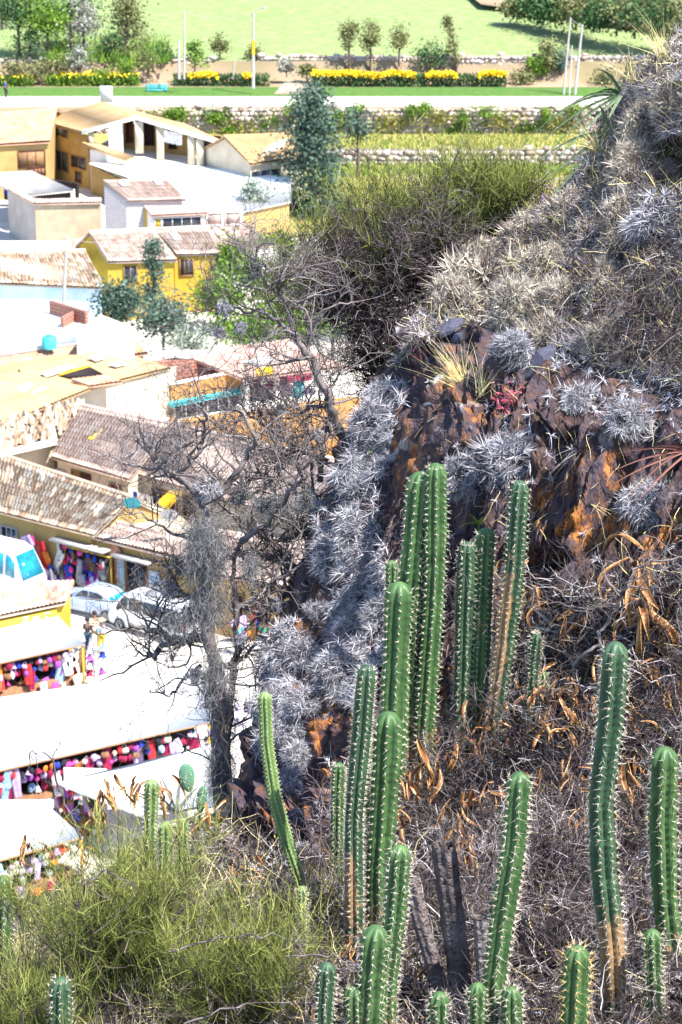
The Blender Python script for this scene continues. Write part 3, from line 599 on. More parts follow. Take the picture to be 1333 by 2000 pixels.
mb = MB(); mb.slab([F(0, -.3, 3.85), F(LL, -.3, 3.85), F(LL, 0, 3.85), F(0, 0, 3.85)], .1); mb.build('sill', Ww, o1)
mb = MB(); mb.slab([G(286, 691, 6.9), G(368, 697, 6.9), G(440, 684, 6.9), G(330, 684, 6.9)], .1); mb.build('roof', Ww, o1)
mb = MB(); mb.tube([G(344, 702, 6.6), G(344, 702, 6.6)-[0, 0, 1.6]], .08, 6); mb.build('post', Wn, o1)
o2 = house('annex', 'pink sheet roofed annex with a red room and yellow roof panel', (475, 740, 5.9), (680, 715, 5.9), (367, 697, 6.8), (565, 667, 6.8), 0, Wc, Rk, 'sheet', walls=False)
onroof('roof_panel', [(500, 724, 6.1), (533, 718, 6.2), (538, 731, 5.95), (505, 737, 5.95)], Yf, None, None, o2)
onroof('roof_panel', [(470, 710, 6.35), (520, 700, 6.5), (540, 707, 6.3), (500, 716, 6.25)], Mt, None, None, o2)
A3, B3 = G(480, 790, 4.3), G(660, 762, 4.3); d3, n3_ = onwall(A3, B3); L3 = np.linalg.norm(B3-A3)
F3 = lambda u, off, z: (A3+d3*u-n3_*off)*[1, 1, 0]+[0, 0, z]
mb = MB(); mb.prism([F3(0, 3, 5.9), F3(L3, 3, 5.9), F3(L3, 3.2, 5.9), F3(0, 3.2, 5.9)], 3); mb.build('back_wall', Cl['maroon'], o2)
for uu in (0, 2.0, 4.6): mb = MB(); mb.prism([F3(uu, 0, 6.0), F3(uu+.25, 0, 6.0), F3(uu+.25, .25, 6.0), F3(uu, .25, 6.0)], 4.2); mb.build('pillar', Ww, o2)
mb = MB(); mb.prism([F3(-.3, -.1, 4.2), F3(L3, -.1, 4.2), F3(L3, 3.2, 4.2), F3(-.3, 3.2, 4.2)], 3.9); mb.build('balcony_floor', Ww, o2)
block('orange_building', 'plain orange rendered building seen through the bare tree', [(342, 822, 3.85), (560, 792, 3.85), (700, 775, 3.85), (760, 830, 3.85), (420, 850, 3.0)], 0, Wo, cap=.06, capm=Wo)
box_thing('water_butt', 'bright blue barrel on the annex balcony', 'barrel', G(583, 772, 4.25), (.6, .6, .8), Te)
# right of the tree
s1 = house('street_house', 'pale roofed yellow shop behind the bare tree, at the edge of the plaza', (330, 1108, 3.1), (640, 1160, 3.1), (430, 1040, 4.4), (700, 1080, 4.4), 0, Wy, Rp, 'tile', 'shop')
a1, b1 = root_info[s1.name]; is1 = (a1, b1)
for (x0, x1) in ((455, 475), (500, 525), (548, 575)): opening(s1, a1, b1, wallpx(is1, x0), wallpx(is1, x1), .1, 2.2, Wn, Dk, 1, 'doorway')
# T sign building, lower left
t1 = house('kiosk', 'small tiled kiosk with a yellow signboard, in front of the silver car', (-60, 1216, 3.1), (128, 1177, 3.1), (-60, 1145, 4.0), (146, 1134, 4.0), 0, Wy2, Rp, 'tile', 'kiosk', shed=True)
a1, b1 = root_info[t1.name]; it1 = (a1, b1); d_, n_ = onwall(a1, b1); rz = atan2(d_[1], d_[0])
sg = empty('signboard', a1*[1, 1, 0]+[0, 0, 2.3], 'yellow signboard with white marks under the kiosk eave', 'sign')
u0, u1 = 0, wallpx(it1, 108); c = a1+d_*(u0+u1)/2+n_*.1; c[2] = 2.45; mb = MB(); mb.box(c, (u1-u0, .08, .8), rz); mb.build('board', Wy2, sg)
def onb(px, dz, sx, sz, mb_, off=.16): uu = wallpx(it1, px); c = a1+d_*uu+n_*off; c[2] = 2.45+dz; mb_.box(c, (sx, .03, sz), rz)
mb = MB()
for k in range(4): onb(46, .27-k*.17, .32, .07, mb)
mb.build('white_lettering', Ww, sg)
mb = MB(); uu = wallpx(it1, 67); c = a1+d_*uu+n_*.16; c[2] = 2.5
V = np.array([c+d_*cos(t)*.2+np.array([0, 0, sin(t)*.2]) for t in np.linspace(0, 2*pi, 15)[:-1]]); mb.add(V, T=[[0, i, i+1] for i in range(1, 13)]); mb.build('white_disc', Ww, sg)
mb = MB(); onb(67, -.22, .5, .1, mb)
uu = wallpx(it1, 88); c0 = a1+d_*uu+n_*.17; c0[2] = 2.5
mb.tube([c0+d_*x+np.array([0, 0, z]) for x, z in ((.16, .2), (0, .25), (-.14, .15), (0, .02), (.15, -.1), (0, -.22), (-.16, -.18))], .035, 4); mb.build('white_lettering', Ww, sg)
# ---- upper left houses
b1h = house('brown_door_house', 'pink tiled house with brown door and railing at the left edge', (-60, 286, 7.6), (98, 277, 7.6), (-60, 228, 9.2), (112, 213, 9.2), 2, Wy, Rr, 'tile')
a1, b1 = root_info[b1h.name]; ii_ = (a1, b1); opening(b1h, a1, b1, wallpx(ii_, 36), wallpx(ii_, 86), 5.6, 6.9, Wd, Wn, 3, rows=1); opening(b1h, a1, b1, wallpx(ii_, 52), wallpx(ii_, 86), 4.9, 5.5, Wd, Cl['brown'], 5, 'railing')
house('low_house', 'low cream house with a pale pink roof, below the brown door house', (-60, 307, 6.2), (52, 303, 6.2), (-60, 287, 6.8), (40, 284, 6.8), 2, Wc, Rk, 'sheet')
# A the large terrace house
ya, yb, yc = 212, 211, 209
a_ = P(160, 258, ya); b_ = P(266, 229, yb); c_ = P(441, 280, yc); a2 = P(78, 235, 219); b2 = P(196, 199, 220); c2 = P(362, 243, 217)
ta = empty('terrace_house', P(250, 300, 212)*[1, 1, 0]+[0, 0, 2.5], 'large yellow house with low tan gable and open columned terrace', 'house')
patch('roof', b2, b_, a_, a2, 'sheet', Rt_, ta); patch('roof', b_, b2, c2, c_, 'sheet', Rt_, ta)
mb = MB(); mb.slab([a_+[0, -.1, .1], b_+[0, -.1, .12], b_+[0, .1, .12], a_+[0, .1, .1]], .28); mb.slab([b_+[0, -.1, .12], c_+[0, -.1, .1], c_+[0, .1, .1], b_+[0, .1, .12]], .3); mb.build('fascia', Ww, ta)
def W3(px, py, Y): return P(px, py, Y)
def wallq(mb, p0, p1, z0, th=.25):
    p0, p1 = np.asarray(p0, float), np.asarray(p1, float); dd = nrm((p1-p0)*[1, 1, 0]); nn = np.array([-dd[1], dd[0], 0])*th; mb.prism([p0, p1, p1+nn, p0+nn], z0)
mb = MB(); pL, pM, pR = W3(92, 243, 217.5), W3(172, 266, 212.5), W3(250, 262, 212.2)
wallq(mb, pL, pM, 2); 
pM2, pR2 = W3(172, 308, 212.5), W3(345, 330, 210.5); wallq(mb, pM2, pR2, 2); mb.build('wall', Wy, ta)
for (x0, x1, y0, y1, k) in ((96, 132, 246, 260, 3), (95, 132, 290, 326, 3)):
    u0, u1 = wallpx((pL, pM), x0), wallpx((pL, pM), x1); tA = P(x0, y0, pL[1]-(pL[1]-pM[1])*(x0-92)/80)[2]; tB = P(x0, y1, pL[1]-(pL[1]-pM[1])*(x0-92)/80)[2]
    opening(ta, pL, pM, u0, u1, tB, tA, Wn, Gl, k)
for (x0, x1, y0, y1) in ((139, 166, 303, 324), (146, 157, 334, 354)):
    u0, u1 = wallpx((pL, pM), x0), wallpx((pL, pM), x1); Yx = pL[1]-(pL[1]-pM[1])*(x0-92)/80; opening(ta, pL, pM, u0, u1, P(x0, y1, Yx)[2], P(x0, y0, Yx)[2], Wn, Gl, 2)
mb = MB(); mb.slab([P(160, 278, 212), P(175, 274, 212.6), P(262, 305, 210), P(245, 312, 209.4)], .2); mb.build('ledge_roof', Rt_, ta)
cols = [(178, 262, 278, .5), (272, 238, 292, .9), (313, 246, 304, .8), (374, 266, 314, .8), (391, 270, 322, .8), (438, 284, 333, .9)]
for (x, y0, y1, wd_) in cols:
    Yc = np.interp(x, [160, 266, 441], [212, 211, 209]); q0, q1_ = P(x, y0, Yc), P(x, y1+8, Yc); mb = MB(); mb.box((q0+q1_)/2+[0, .3, 0], (wd_*.75, .5, q0[2]-q1_[2])); mb.build('column', Wc, ta)
mb = MB(); mb.prism([P(176, 292, 212), P(440, 334, 209), P(452, 305, 215.5), P(215, 272, 219)], 2.1); mb.build('terrace_floor', Ww, ta)
mb = MB(); bw0, bw1 = P(225, 236, 214.5), P(452, 285, 213.2); wallq(mb, bw0, bw1, 2.2); mb.build('back_wall', Wy, ta)
mb = MB(); mb.prism([P(212, 243, 211.6), P(240, 240, 211.5), P(240, 240, 213.5), P(212, 243, 213.5)], 5); mb.build('white_partition', Ww, ta)
for (x0, x1, z_) in ((246, 260, 2.0), (282, 302, 2.2), (330, 345, 1.6), (395, 432, 1.5)):
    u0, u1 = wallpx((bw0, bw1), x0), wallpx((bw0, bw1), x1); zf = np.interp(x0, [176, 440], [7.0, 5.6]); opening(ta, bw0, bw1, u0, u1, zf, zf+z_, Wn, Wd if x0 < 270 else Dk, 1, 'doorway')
for i, x in enumerate((322, 331, 340, 350)):
    cc = P(x, 254+i*2, 210.6); mb = MB(); V = [cc+[(c_i/4-.5)*.5, .06*sin(c_i*2+i), -.33*r_i] for r_i in range(4) for c_i in range(5)]; mb.add(V, Q=[[a*5+b, a*5+b+1, a*5+b+6, a*5+b+5] for a in range(3) for b in range(4)]); tag(mb.build('laundry', Cl['white']), f'{("leftmost", "second", "third", "rightmost")[i]} white sheet drying between the terrace columns', 'laundry', 'white sheets on the terrace')
e1h = house('terrace_annex', 'tan tiled annex with a dark window strip, right of the terrace house', (490, 321, 6.6), (600, 306, 6.6), (437, 267, 8.3), (572, 262, 8.3), 2.5, Wc, Rt_, 'tile')
a1, b1 = root_info[e1h.name]; ii_ = (a1, b1); opening(e1h, a1, b1, wallpx(ii_, 490), wallpx(ii_, 546), 5.1, 5.9, Wc, Gl, 3)
rf, _ = block('white_courtyard', 'big white flat roof below the columned terrace, bleached by sun', [(178, 322, 5.4), (255, 308, 5.4), (350, 318, 5.4), (445, 336, 5.4), (565, 348, 5.4), (565, 395, 5.4), (470, 415, 5.4), (350, 400, 5.4), (252, 349, 5.4)], 1, Wy, cap=.1, capm=Ww)
# D shed
dS = empty('open_shed', G(60, 385, 3)*[1, 1, 0]+[0, 0, 2.5], 'open shed with flat grey tin roof on posts, left of the yellow house', 'shed')
mb = MB(); mb.slab([G(-30, 338, 6.2), G(62, 333, 6.2), G(146, 371, 5.6), G(47, 381, 5.6), G(-30, 350, 5.9)], .15); mb.build('roof', Rg, dS)
for x, y in ((18, 362), (66, 378), (142, 372)): q = G(x, y, 5.5); mb = MB(); mb.box(q*[1, 1, 0]+[0, .2, 4], (.3, .3, 3.1)); mb.build('post', Ww, dS)
q = G(-30, 345, 5.3); q2 = G(146, 368, 5.2); mb = MB(); wallq(mb, q+[0, 3, 0], q2+[0, 2, 0], 2); mb.build('back_wall', Dk, dS)  # near-black wall puts the shade under the tin roof into colour
box_thing('blue_tarpaulin', 'crumpled blue tarpaulin under the grey tin shed roof', 'tarpaulin', G(25, 380, 4), (1.3, .8, .8), Cl['blue'])
# E cream walled yard
eA, eB, eC = G(25, 393, 6), G(69, 397, 6), G(198, 394, 6)
ey = empty('yard_wall', eB*[1, 1, 0], 'tall cream mud wall around a yard, capped with tiles', 'wall')
mb = MB(); wallq(mb, eB, eC, 1); mb.build('cream_wall', Wm, ey); mb = MB(); eAA = eA+[-1.0, 5, 0]; wallq(mb, eAA, eB+[0, .01, 0], 1); mb.build('shade_grey_side_wall', Wg, ey)  # left side is the same wall; its shade is put into the grey colour
patch('coping', eB+[0, .5, .22], eC+[0, .5, .22], eC+[0, -.2, 0], eB+[0, -.2, 0], 'tile', Rp, ey); patch('coping', eAA+[0, .5, .22], eB+[0, .5, .2], eB+[-.05, -.2, 0], eAA+[0, -.2, 0], 'tile', Rp, ey)
# G block house
gh = house('block_house', 'grey block walled house with a pinkish tiled shed roof and two white patches', (252, 393, 6.8), (364, 390, 6.8), (201, 352, 8.2), (324, 348, 8.2), 1, Bg, Rp, 'tile', shed=True, ow=.05)
GR = ((201, 352, 8.2), (324, 348, 8.2), (364, 390, 6.8), (252, 393, 6.8))
for pl in ([(232, 364), (248, 363), (256, 370), (240, 371)], [(300, 358), (312, 357), (320, 367), (306, 368)]): onroof('roof_patch', [(x, y, zr(*GR, x, y)) for x, y in pl], Mt, None, None, gh, .34)
g2 = house('lean_to', 'pink sheet lean-to with a white windowed wall beside the brick panels', (296, 421, 5.9), (407, 416, 5.9), (274, 394, 6.6), (384, 389, 6.6), 1, Ww, Rk, 'sheet', shed=True, ow=.1)
a1, b1 = root_info[g2.name]; ii_ = (a1, b1); opening(g2, a1, b1, wallpx(ii_, 318), wallpx(ii_, 392), 4.95, 5.6, Ww, Gl, 4); opening(g2, a1, b1, wallpx(ii_, 303), wallpx(ii_, 314), 4.9, 5.6, Ww, Wy2, 1, 'panel')
bp_, wq = block('brick_panel_wall', 'white wall with two red brick panels right of the lean-to', [(403, 413, 5.9), (475, 411, 5.9), (475, 402, 5.9), (403, 405, 5.9)], 1, Ww)
for x0, x1 in ((405, 432), (441, 468)): opening(bp_, wq[0], wq[1], wallpx((wq[0], wq[1]), x0), wallpx((wq[0], wq[1]), x1), 4.9, 5.75, Ww, Bk, 1, 'brick_panel')
block('pink_roof_building', 'flat pink roof below the red brick panels', [(345, 437, 4.6), (470, 433, 4.6), (545, 480, 4.6), (430, 492, 4.6)], 1, Ww, cap=.1, capm=Rk)
box_thing('barrel', 'blue plastic barrel by the yellow wall of the lean-to', 'barrel', G(282, 438, 3.8), (.55, .55, .9), Cl['pale blue'])
yw, _ = block('yellow_wall', 'short bright yellow wall beside the lean-to', [(262, 403, 6.1), (290, 412, 6.1), (290, 405, 6.1), (262, 398, 6.1)], 1, Wy2)
# H yellow houses
hh1 = house('yellow_house', 'yellow house with orange gable end and tiled roof, left of the pair', (212, 512, 5.2), (347, 508, 5.2), (174, 454, 6.9), (301, 448, 6.9), 1, Wy2, Rp, 'tile', ow=.1)
a1, b1 = root_info[hh1.name]; ii_ = (a1, b1); opening(hh1, a1, b1, wallpx(ii_, 243), wallpx(ii_, 266), 3.7, 4.8, Wn, Gl, 2)
hh2 = house('yellow_house', 'yellow house with barred window and tiled roof, right of the pair', (345, 498, 5.3), (431, 495, 5.3), (299, 448, 6.9), (406, 445, 6.9), 1, Wy2, Rp, 'tile', ow=.1)
a1, b1 = root_info[hh2.name]; ii_ = (a1, b1); opening(hh2, a1, b1, wallpx(ii_, 352), wallpx(ii_, 376), 3.8, 4.9, Wn, Gl, 3)
H2R = ((299, 448, 6.9), (406, 445, 6.9), (431, 495, 5.3), (345, 498, 5.3)); onroof('roof_patch', [(x, y, zr(*H2R, x, y)) for x, y in [(332, 464), (346, 463), (356, 476), (342, 477)]], Mt, None, None, hh2, .34)
block('low_wall', 'low pink wall at the foot of the left yellow house', [(205, 556, 2.4), (350, 550, 2.4), (350, 547, 2.4), (205, 552, 2.4)], 1, Rk)
house('white_attic', 'small white lean-to against the orange gable', (140, 492, 5.3), (178, 490, 5.3), (146, 470, 6.2), (178, 458, 6.2), 1, Ww, Rp, 'tile', shed=True)
# I
ih = house('blue_wall_house', 'broad barrel tiled roof over a blue and white wall at the left edge', (-60, 552, 4.2), (206, 562, 4.2), (-60, 495, 5.8), (168, 490, 5.8), .8, Wb, Ro, 'old')
block('pale_yard', 'pale cream flat roof below the mud yard wall', [(-60, 470, 4.6), (140, 470, 4.6), (140, 492, 4.6), (-60, 494, 4.6)], 1, Wc)

# ---- poles and lamps
def pole(px0, py0, px1, py1, Y, m, label, r=.11, lamp=None, band=False, cat='utility pole'):
    b0, t0 = P(px0, py0, Y), P(px1, py1, Y); root = empty('utility_pole', b0, label, cat)
    mb = MB(); mb.tube([b0-[0, 0, .3], (b0+t0)/2, t0], [r*1.15, r, r*.75], 8); mb.build('shaft', m, root, True)
    if band: mb = MB(); q0, q1_ = b0+(t0-b0)*.42, b0+(t0-b0)*.62; mb.tube([q0, q1_], r*1.12, 8); mb.build('yellow_band', Yf, root)
    if lamp: mb = MB(); mb.tube([t0, t0+[lamp*.5, 0, .35], t0+[lamp, 0, .4]], .04, 5); mb.box(t0+[lamp*1.25, 0, .38], (.6, .2, .12)); mb.build('lamp_arm', Gm, root)
    return root
pole(350, 148, 350, 76, 238, Cn, 'short pale pole, left of the thin tall pole by the road'); pole(360, 148, 361, 20, 238.5, Cn, 'thin tall pale pole by the road', .09)
pole(495, 166, 495, 24, 237.6, Cn, 'lamp post with a yellow band beside the road', .13, .8, True, 'lamp post')
pole(1101, 182, 1115, 34, 237.5, Cn, 'leftmost of the three white poles by the road', .1); pole(1112, 184, 1118, 90, 237.3, Cn, 'shortest of the three white poles by the road', .08); pole(1123, 183, 1138, 48, 237.4, Cn, 'rightmost of the three white poles by the road', .12)
pole(455, 148, 460, 115, 242, Cn, 'stubby leaning white post behind the yellow flowers', .08); pole(124, 600, 131, 462, 169, Cn, 'concrete pole in front of the broad barrel tiled roof', .1)
lp = pole(99, 1225, 100, 1143, 113.2, Mt, 'white lamp post with twin flat heads beside the kiosk', .08, None, False, 'lamp post')
q = P(100, 1143, 113.2); mb = MB(); mb.box(q+[-.55, 0, .05], (.9, .3, .08)); mb.box(q+[.45, 0, .0], (.9, .3, .08)); mb.build('lamp_head', Mt, lp)
def cable(label, a, b, sag):
    a, b = np.asarray(a), np.asarray(b); t = np.linspace(0, 1, 14)[:, None]; p = a+(b-a)*t-np.array([0, 0, 1])*sag*4*t*(1-t); mb = MB(); mb.tube(p, .018, 4); tag(mb.build('overhead_cable', Gm), label, 'cable')
cable('thin cable running left from the concrete pole', P(131, 464, 169), P(-60, 470, 172), .5); cable('thin cable from the concrete pole to the yellow houses', P(131, 464, 169), P(300, 450, 177), .6)
cable('thin cable between the pale poles and the lamp post', P(361, 22, 238.5), P(495, 28, 237.6), .5); cable('cable between the rightmost and leftmost of the three white poles', P(1115, 36, 237.5), P(1138, 50, 237.4), .1); cable('low cable from the kiosk lamp post to the left edge', P(99, 1143, 113.2), P(-60, 1120, 116), .3)
# sign board, bench
sg = empty('white_sign', P(208, 203, 228), 'white signboard on posts above the terrace house roof', 'sign'); mb = MB(); mb.box(P(208, 184, 228), (1.15, .08, 1.45), radians(-12)); mb.build('board', Mt, sg); mb = MB(); mb.tube([P(199, 205, 228.1), P(199, 172, 228.1)], .05); mb.tube([P(217, 207, 228.1), P(217, 172, 228.1)], .05); mb.build('post', Gm, sg)
bn = empty('bench', P(306, 186, 239), 'turquoise bench on the grass verge beside the road', 'bench'); q = np.array(bn.location)
mb = MB(); [mb.box(q+[0, .05+.14*k, .45], (2.0, .11, .05)) for k in range(3)]; mb.build('seat', Te, bn); mb = MB(); [mb.box(q+[0, .5, .6+.15*k], (2.0, .05, .11)) for k in range(3)]; mb.build('backrest', Te, bn)
for x in (-.8, .8): mb = MB(); mb.box(q+[x, .2, .22], (.06, .4, .44)); mb.box(q+[x, .46, .5], (.06, .06, .9)); mb.build('leg', Te, bn)
# ---- stone walls
Mst = mat('field_stone', (.62, .52, .46), (.40, .32, .28), 4, .95, tint=True, ramp=[(0, (.30, .23, .20)), (.4, (.46, .38, .34)), (.8, (.58, .50, .46)), (1, (.62, .50, .36))])
def stonewall(label, pts, zb, zt, dens=1.0, size=.42, back=.5):
    pts = np.asarray(pts, float); root = empty('stone_wall', (*pts[0], zb), label, 'stone wall'); mb = MB(); cm = MB()
    for (p, q_) in zip(pts[:-1], pts[1:]):
        L_ = np.linalg.norm(q_-p); dd = (q_-p)/L_; nn = np.array([dd[1], -dd[0]]); nn = nn if nn[1] < 0 else -nn
        cm.prism([(*(p-nn*.04), zt-.15), (*(q_-nn*.04), zt-.15), (*(q_-nn*back), zt-.15), (*(p-nn*back), zt-.15)], zb-.3)
        z = zb
        while z < zt:
            hgt = size*(.4+.55*R_.random()); x = -R_.random()*.4
            while x < L_:
                w_ = size*(.6+R_.random()*1.1); c = p+dd*(x+w_/2); top = zt+R_.normal(0, .12) 
                if z+hgt*.5 < top: mb.box((c[0]-nn[0]*.05, c[1]-nn[1]*.05, z+hgt/2), (w_*.93, .3+R_.random()*.1, hgt*.93), atan2(dd[1], dd[0])+R_.normal(0, .08), tint=R_.random(), jit=.06)
                x += w_
            z += hgt
    cm.build('core', Mst, root); mb.build('stones', Mst, root, kind='stuff')
stonewall('upper terrace wall of rough pale stones holding up the road', [(-22, 230.6), (24, 230.6)], 4.5, 6.95, size=.5)
stonewall('lower terrace wall of pinkish stones above the yellow grass', [(-2, 223.4), (26, 223.4)], 2.9, 4.45, size=.5)
stonewall('rubble stone wall along the foot of the green field', [(-7.6, 246.2), (-5, 246.4), (10, 246), (30, 246.2)], 7.2, 9.5, size=.42)
stonewall('low broken stone wall at the left behind the shrubs', [(-34, 246), (-20, 246.3), (-12.5, 246)], 7.2, 9.2, size=.42)
# ================================================================ VALLEY TREES
def leafmat(name, a, b_, c): return mat(name, a, None, tint=True, rough=.7, spec=.2, ramp=[(0, a), (.5, b_), (1, c)])
Lf = {'dark': leafmat('dark_leaf', (.02, .05, .02), (.05, .11, .04), (.10, .18, .06)), 'bright': leafmat('bright_leaf', (.04, .10, .012), (.11, .21, .022), (.22, .33, .045)),
      'blue': leafmat('blue_leaf', (.025, .05, .04), (.065, .115, .085), (.16, .21, .15)), 'olive': leafmat('olive_leaf', (.07, .08, .03), (.17, .18, .07), (.30, .30, .14)), 'pale': leafmat('pale_leaf', (.14, .18, .13), (.26, .31, .24), (.42, .46, .38)),
      'grey': leafmat('grey_leaf', (.16, .15, .13), (.26, .26, .22), (.40, .40, .34))}
Bark = mat('bark', (.16, .12, .10), (.09, .065, .055), 8, .9); Fy = mat('yellow_blossom', (.9, .62, .01), (.85, .7, .05), tint=True, ramp=[(0, (.75, .45, .0)), (1, (.95, .75, .05))])
def tree(name, label, px, py, Y, h, wd, leaf='dark', style='round', n=2200, ls=.28, group=None, lean=0, cat='tree', thin=1.0):
    b0 = P(px, py, Y); root = empty(name, b0, label, cat, group)
    rg = np.random.default_rng(int(px*7+py)); mb = MB()
    th = {'round': .35, 'cone': .12, 'column': .08, 'bush': .02, 'tall': .25, 'loose': .3}[style]
    mb.tube([(0, 0, -.5), (lean*.15, 0, h*.3), (lean*.5, 0, h*.65), (lean*.9, 0, h*.9)], [h*.022+.05, h*.018+.03, h*.012, .02], 6)
    nb = 14
    for i in range(nb):
        z = h*(th+.6*(i+.5)/nb*(1-th)); a = rg.random()*6.28; L_ = wd*.4*(1-.6*i/nb); s = np.array([lean*z/h, 0, z]); mb.tube([s, s+[cos(a)*L_*.5, sin(a)*L_*.5, L_*.25], s+[cos(a)*L_, sin(a)*L_, L_*.55]], [h*.007+.02, h*.005+.01, .01], 4, cap=False)
    mb.buildL('trunk', Bark, root)
    nc = max(10, int(n/60)); u = rg.random(nc)
    if style in ('cone', 'column'):
        z = h*(th+(1-th)*u); rr = wd/2*(1-u)**.8*(1 if style == 'cone' else .9)*(.3+.7*rg.random(nc)**.5)+.05; a = rg.random(nc)*6.28; C = np.stack([rr*np.cos(a)+lean*z/h, rr*np.sin(a), z], -1)
    else:
        d = rdir(nc, rg); r_ = rg.random(nc)[:, None]**.45; C = d*r_*np.array([wd/2*.85, wd/2*.85, h*(1-th)/2*.88]); C[:, 2] += h*(th+(1-th)/2); C[:, 0] += lean*C[:, 2]/h
        if style in ('tall', 'loose'): C[:, 0] *= 1-.35*(C[:, 2]/h)
    csz = (wd*.11+.12)*(.6+rg.random(nc)*.8)*thin
    k = rg.integers(0, nc, n); off = rg.normal(size=(n, 3)); pos = C[k]+off*csz[k][:, None]*np.array([1, 1, .7])
    d1 = rdir(n, rg); d1[:, 2] -= .3; d1 = nrm(d1); s1_ = nrm(np.cross(d1, rg.normal(size=(n, 3)))); sz = ls*(.5+rg.random(n))[:, None]
    V = np.stack([pos, pos+d1*sz*.5+s1_*sz*.28, pos+d1*sz, pos+d1*sz*.5-s1_*sz*.28], 1).reshape(-1, 3); Q = np.arange(n*4).reshape(n, 4)
    t_ = np.clip(rg.random(nc)[k]*.6+rg.random(n)*.4, 0, 1)
    ob('crown', npmesh('crown', V, [Q], Lf[leaf], np.repeat(t_, 4)), root); return root
def Yat(py, z):
    th = PITCH-atan((1000-py)/FPX); return (CH-z)/tan(th)
T = tree
T('tree', 'dark tree at the far upper left corner of the photo', 38, 112, 248, 7, 5, 'dark', n=2600); T('tree', 'bright green leafy tree with bare slanting trunk', 95, 122, 247, 6.8, 4.6, 'bright', n=2600)
T('tree', 'wispy grey tree between the bright tree and the olive one', 165, 118, 248, 6.5, 4, 'grey', 'loose', 1500); T('tree', 'tall olive tree with pointed top at the upper left', 250, 122, 247.5, 6.6, 4.2, 'olive', 'cone', 3000)
T('tree', 'dark shrubby tree behind the wispy grey tree', 140, 105, 252, 6, 7, 'dark', n=2600); T('tree', 'low dark green tree at the left edge of the field', 5, 60, 262, 6, 6, 'dark', n=1800)
for i, (x, y, h, w_, c, lb) in enumerate(((78, 172, 2.6, 2.3, 'olive', 'roundish olive shrub beside the left flower hedge'), (200, 172, 2.2, 1.9, 'bright', 'bright green shrub below the tall olive tree'), (250, 160, 2.4, 1.8, 'bright', 'narrow bright shrub right of the tall olive tree'),
    (381, 140, 2.8, 2.0, 'bright', 'compact bright green conifer right of the thin pole'), (430, 116, 2.6, 1.9, 'olive', 'sparse olive bush at the foot of the field'), (500, 122, 1.8, 1.5, 'olive', 'small olive bush behind the lamp post'))):
    T('shrub', lb, x, y, 243 if y > 130 else 247, h, w_, c, 'bush' if i != 3 else 'cone', 900, .22, cat='shrub')
for x, y, h, w_, c, st, lb, ln in ((682, 128, 5.0, 1.9, 'olive', 'tall', 'tall pale olive tree, left of a close pair by the wall', 0), (724, 126, 4.4, 2.0, 'olive', 'tall', 'tall pale olive tree, right of a close pair by the wall', 0), (780, 120, 3.8, 2.0, 'olive', 'tall', 'olive tree between the pair and the dark bush', 0),
    (842, 140, 3.0, 3.4, 'dark', 'bush', 'dark green round bush behind the yellow flowers', 0), (892, 132, 5.1, 1.1, 'olive', 'column', 'slim leaning cypress at the foot of the field', -1.0), (1068, 160, 4.4, 2.2, 'olive', 'tall', 'scrawny olive tree left of the three white poles', 0), (1095, 142, 2.4, 1.6, 'blue', 'bush', 'small bluish bush behind the three white poles', 0),
    (1050, 150, 2.2, 2.4, 'bright', 'bush', 'low green bush left of the three white poles', 0)):
    T('tree', lb, x, y, 245.5, h, w_, c, st, 1300, .22, lean=ln, cat='tree' if st != 'bush' else 'shrub')
for i, (x, h) in enumerate(((1010, 3), (1050, 5), (1085, 4), (1125, 6), (1160, 4), (1205, 6), (1240, 7), (1275, 8), (1310, 7), (1350, 7))):
    py = 18+(x-900)*.14; T('tree', ('leftmost', 'second', 'third', 'fourth', 'fifth', 'sixth', 'seventh', 'eighth', 'ninth', 'rightmost')[i]+' dark tree in the row along the top of the field', x, py, Yat(py, 11.0), h*.62, h*.95, 'dark' if i % 3 else 'olive', 'bush', 1700, .35, 'trees along the top of the field')
T('conifer', 'tall feathery blue green tree between the annex and the near hill', 612, 470, 203, 12.0, 5.4, 'blue', 'cone', 11000, .3); T('tree', 'slender pale grey green tree in front of the white yard', 498, 462, 195, 4.6, 2.9, 'pale', 'loose', 1500, .24)
T('tree', 'greyish blue tree right behind the tall feathery one', 700, 360, 217, 7.2, 3.0, 'blue', 'loose', 900, .25)
T('tree', 'slim dark conifer in front of the pair of yellow houses', 303, 640, 167, 5.9, 1.9, 'blue', 'column', 2600, .2); T('tree', 'bushy blue green tree left of the slim conifer', 240, 672, 163, 4.3, 3.4, 'blue', n=3400, ls=.24)
T('tree', 'blue green tree at the foot of the slim conifer', 320, 690, 160, 3.6, 3.6, 'blue', n=2600, ls=.24); T('tree', 'pale grey willow like bush above the pink slab roof', 372, 692, 159, 1.9, 3.0, 'pale', 'bush', 1800, .2)
for x, y, h, w_, lb in ((455, 600, 5.0, 3.9, 'bright lime tree below the pink flat roof'), (425, 640, 3.4, 3.4, 'bright lime tree beside the right yellow house'), (520, 640, 4.6, 4.0, 'bright lime tree seen through the bare branches'), (480, 690, 2.8, 4.6, 'low lime green tree behind the annex roof'), (600, 650, 5.0, 4.5, 'lime tree farthest right, half hidden by the broom'), (565, 705, 4.2, 4.6, 'lime tree low behind the leaning bare shrub'), (650, 700, 5.2, 5.0, 'lime green tree right behind the dark dead bush'), (700, 650, 6.5, 5.0, 'dense green tree behind the crest of the hill'), (540, 560, 4.2, 3.8, 'green tree below the tall feathery conifer')): T('tree', lb, x, y, Yat(y, 1.2), h, w_, 'bright', n=2600, ls=.26)
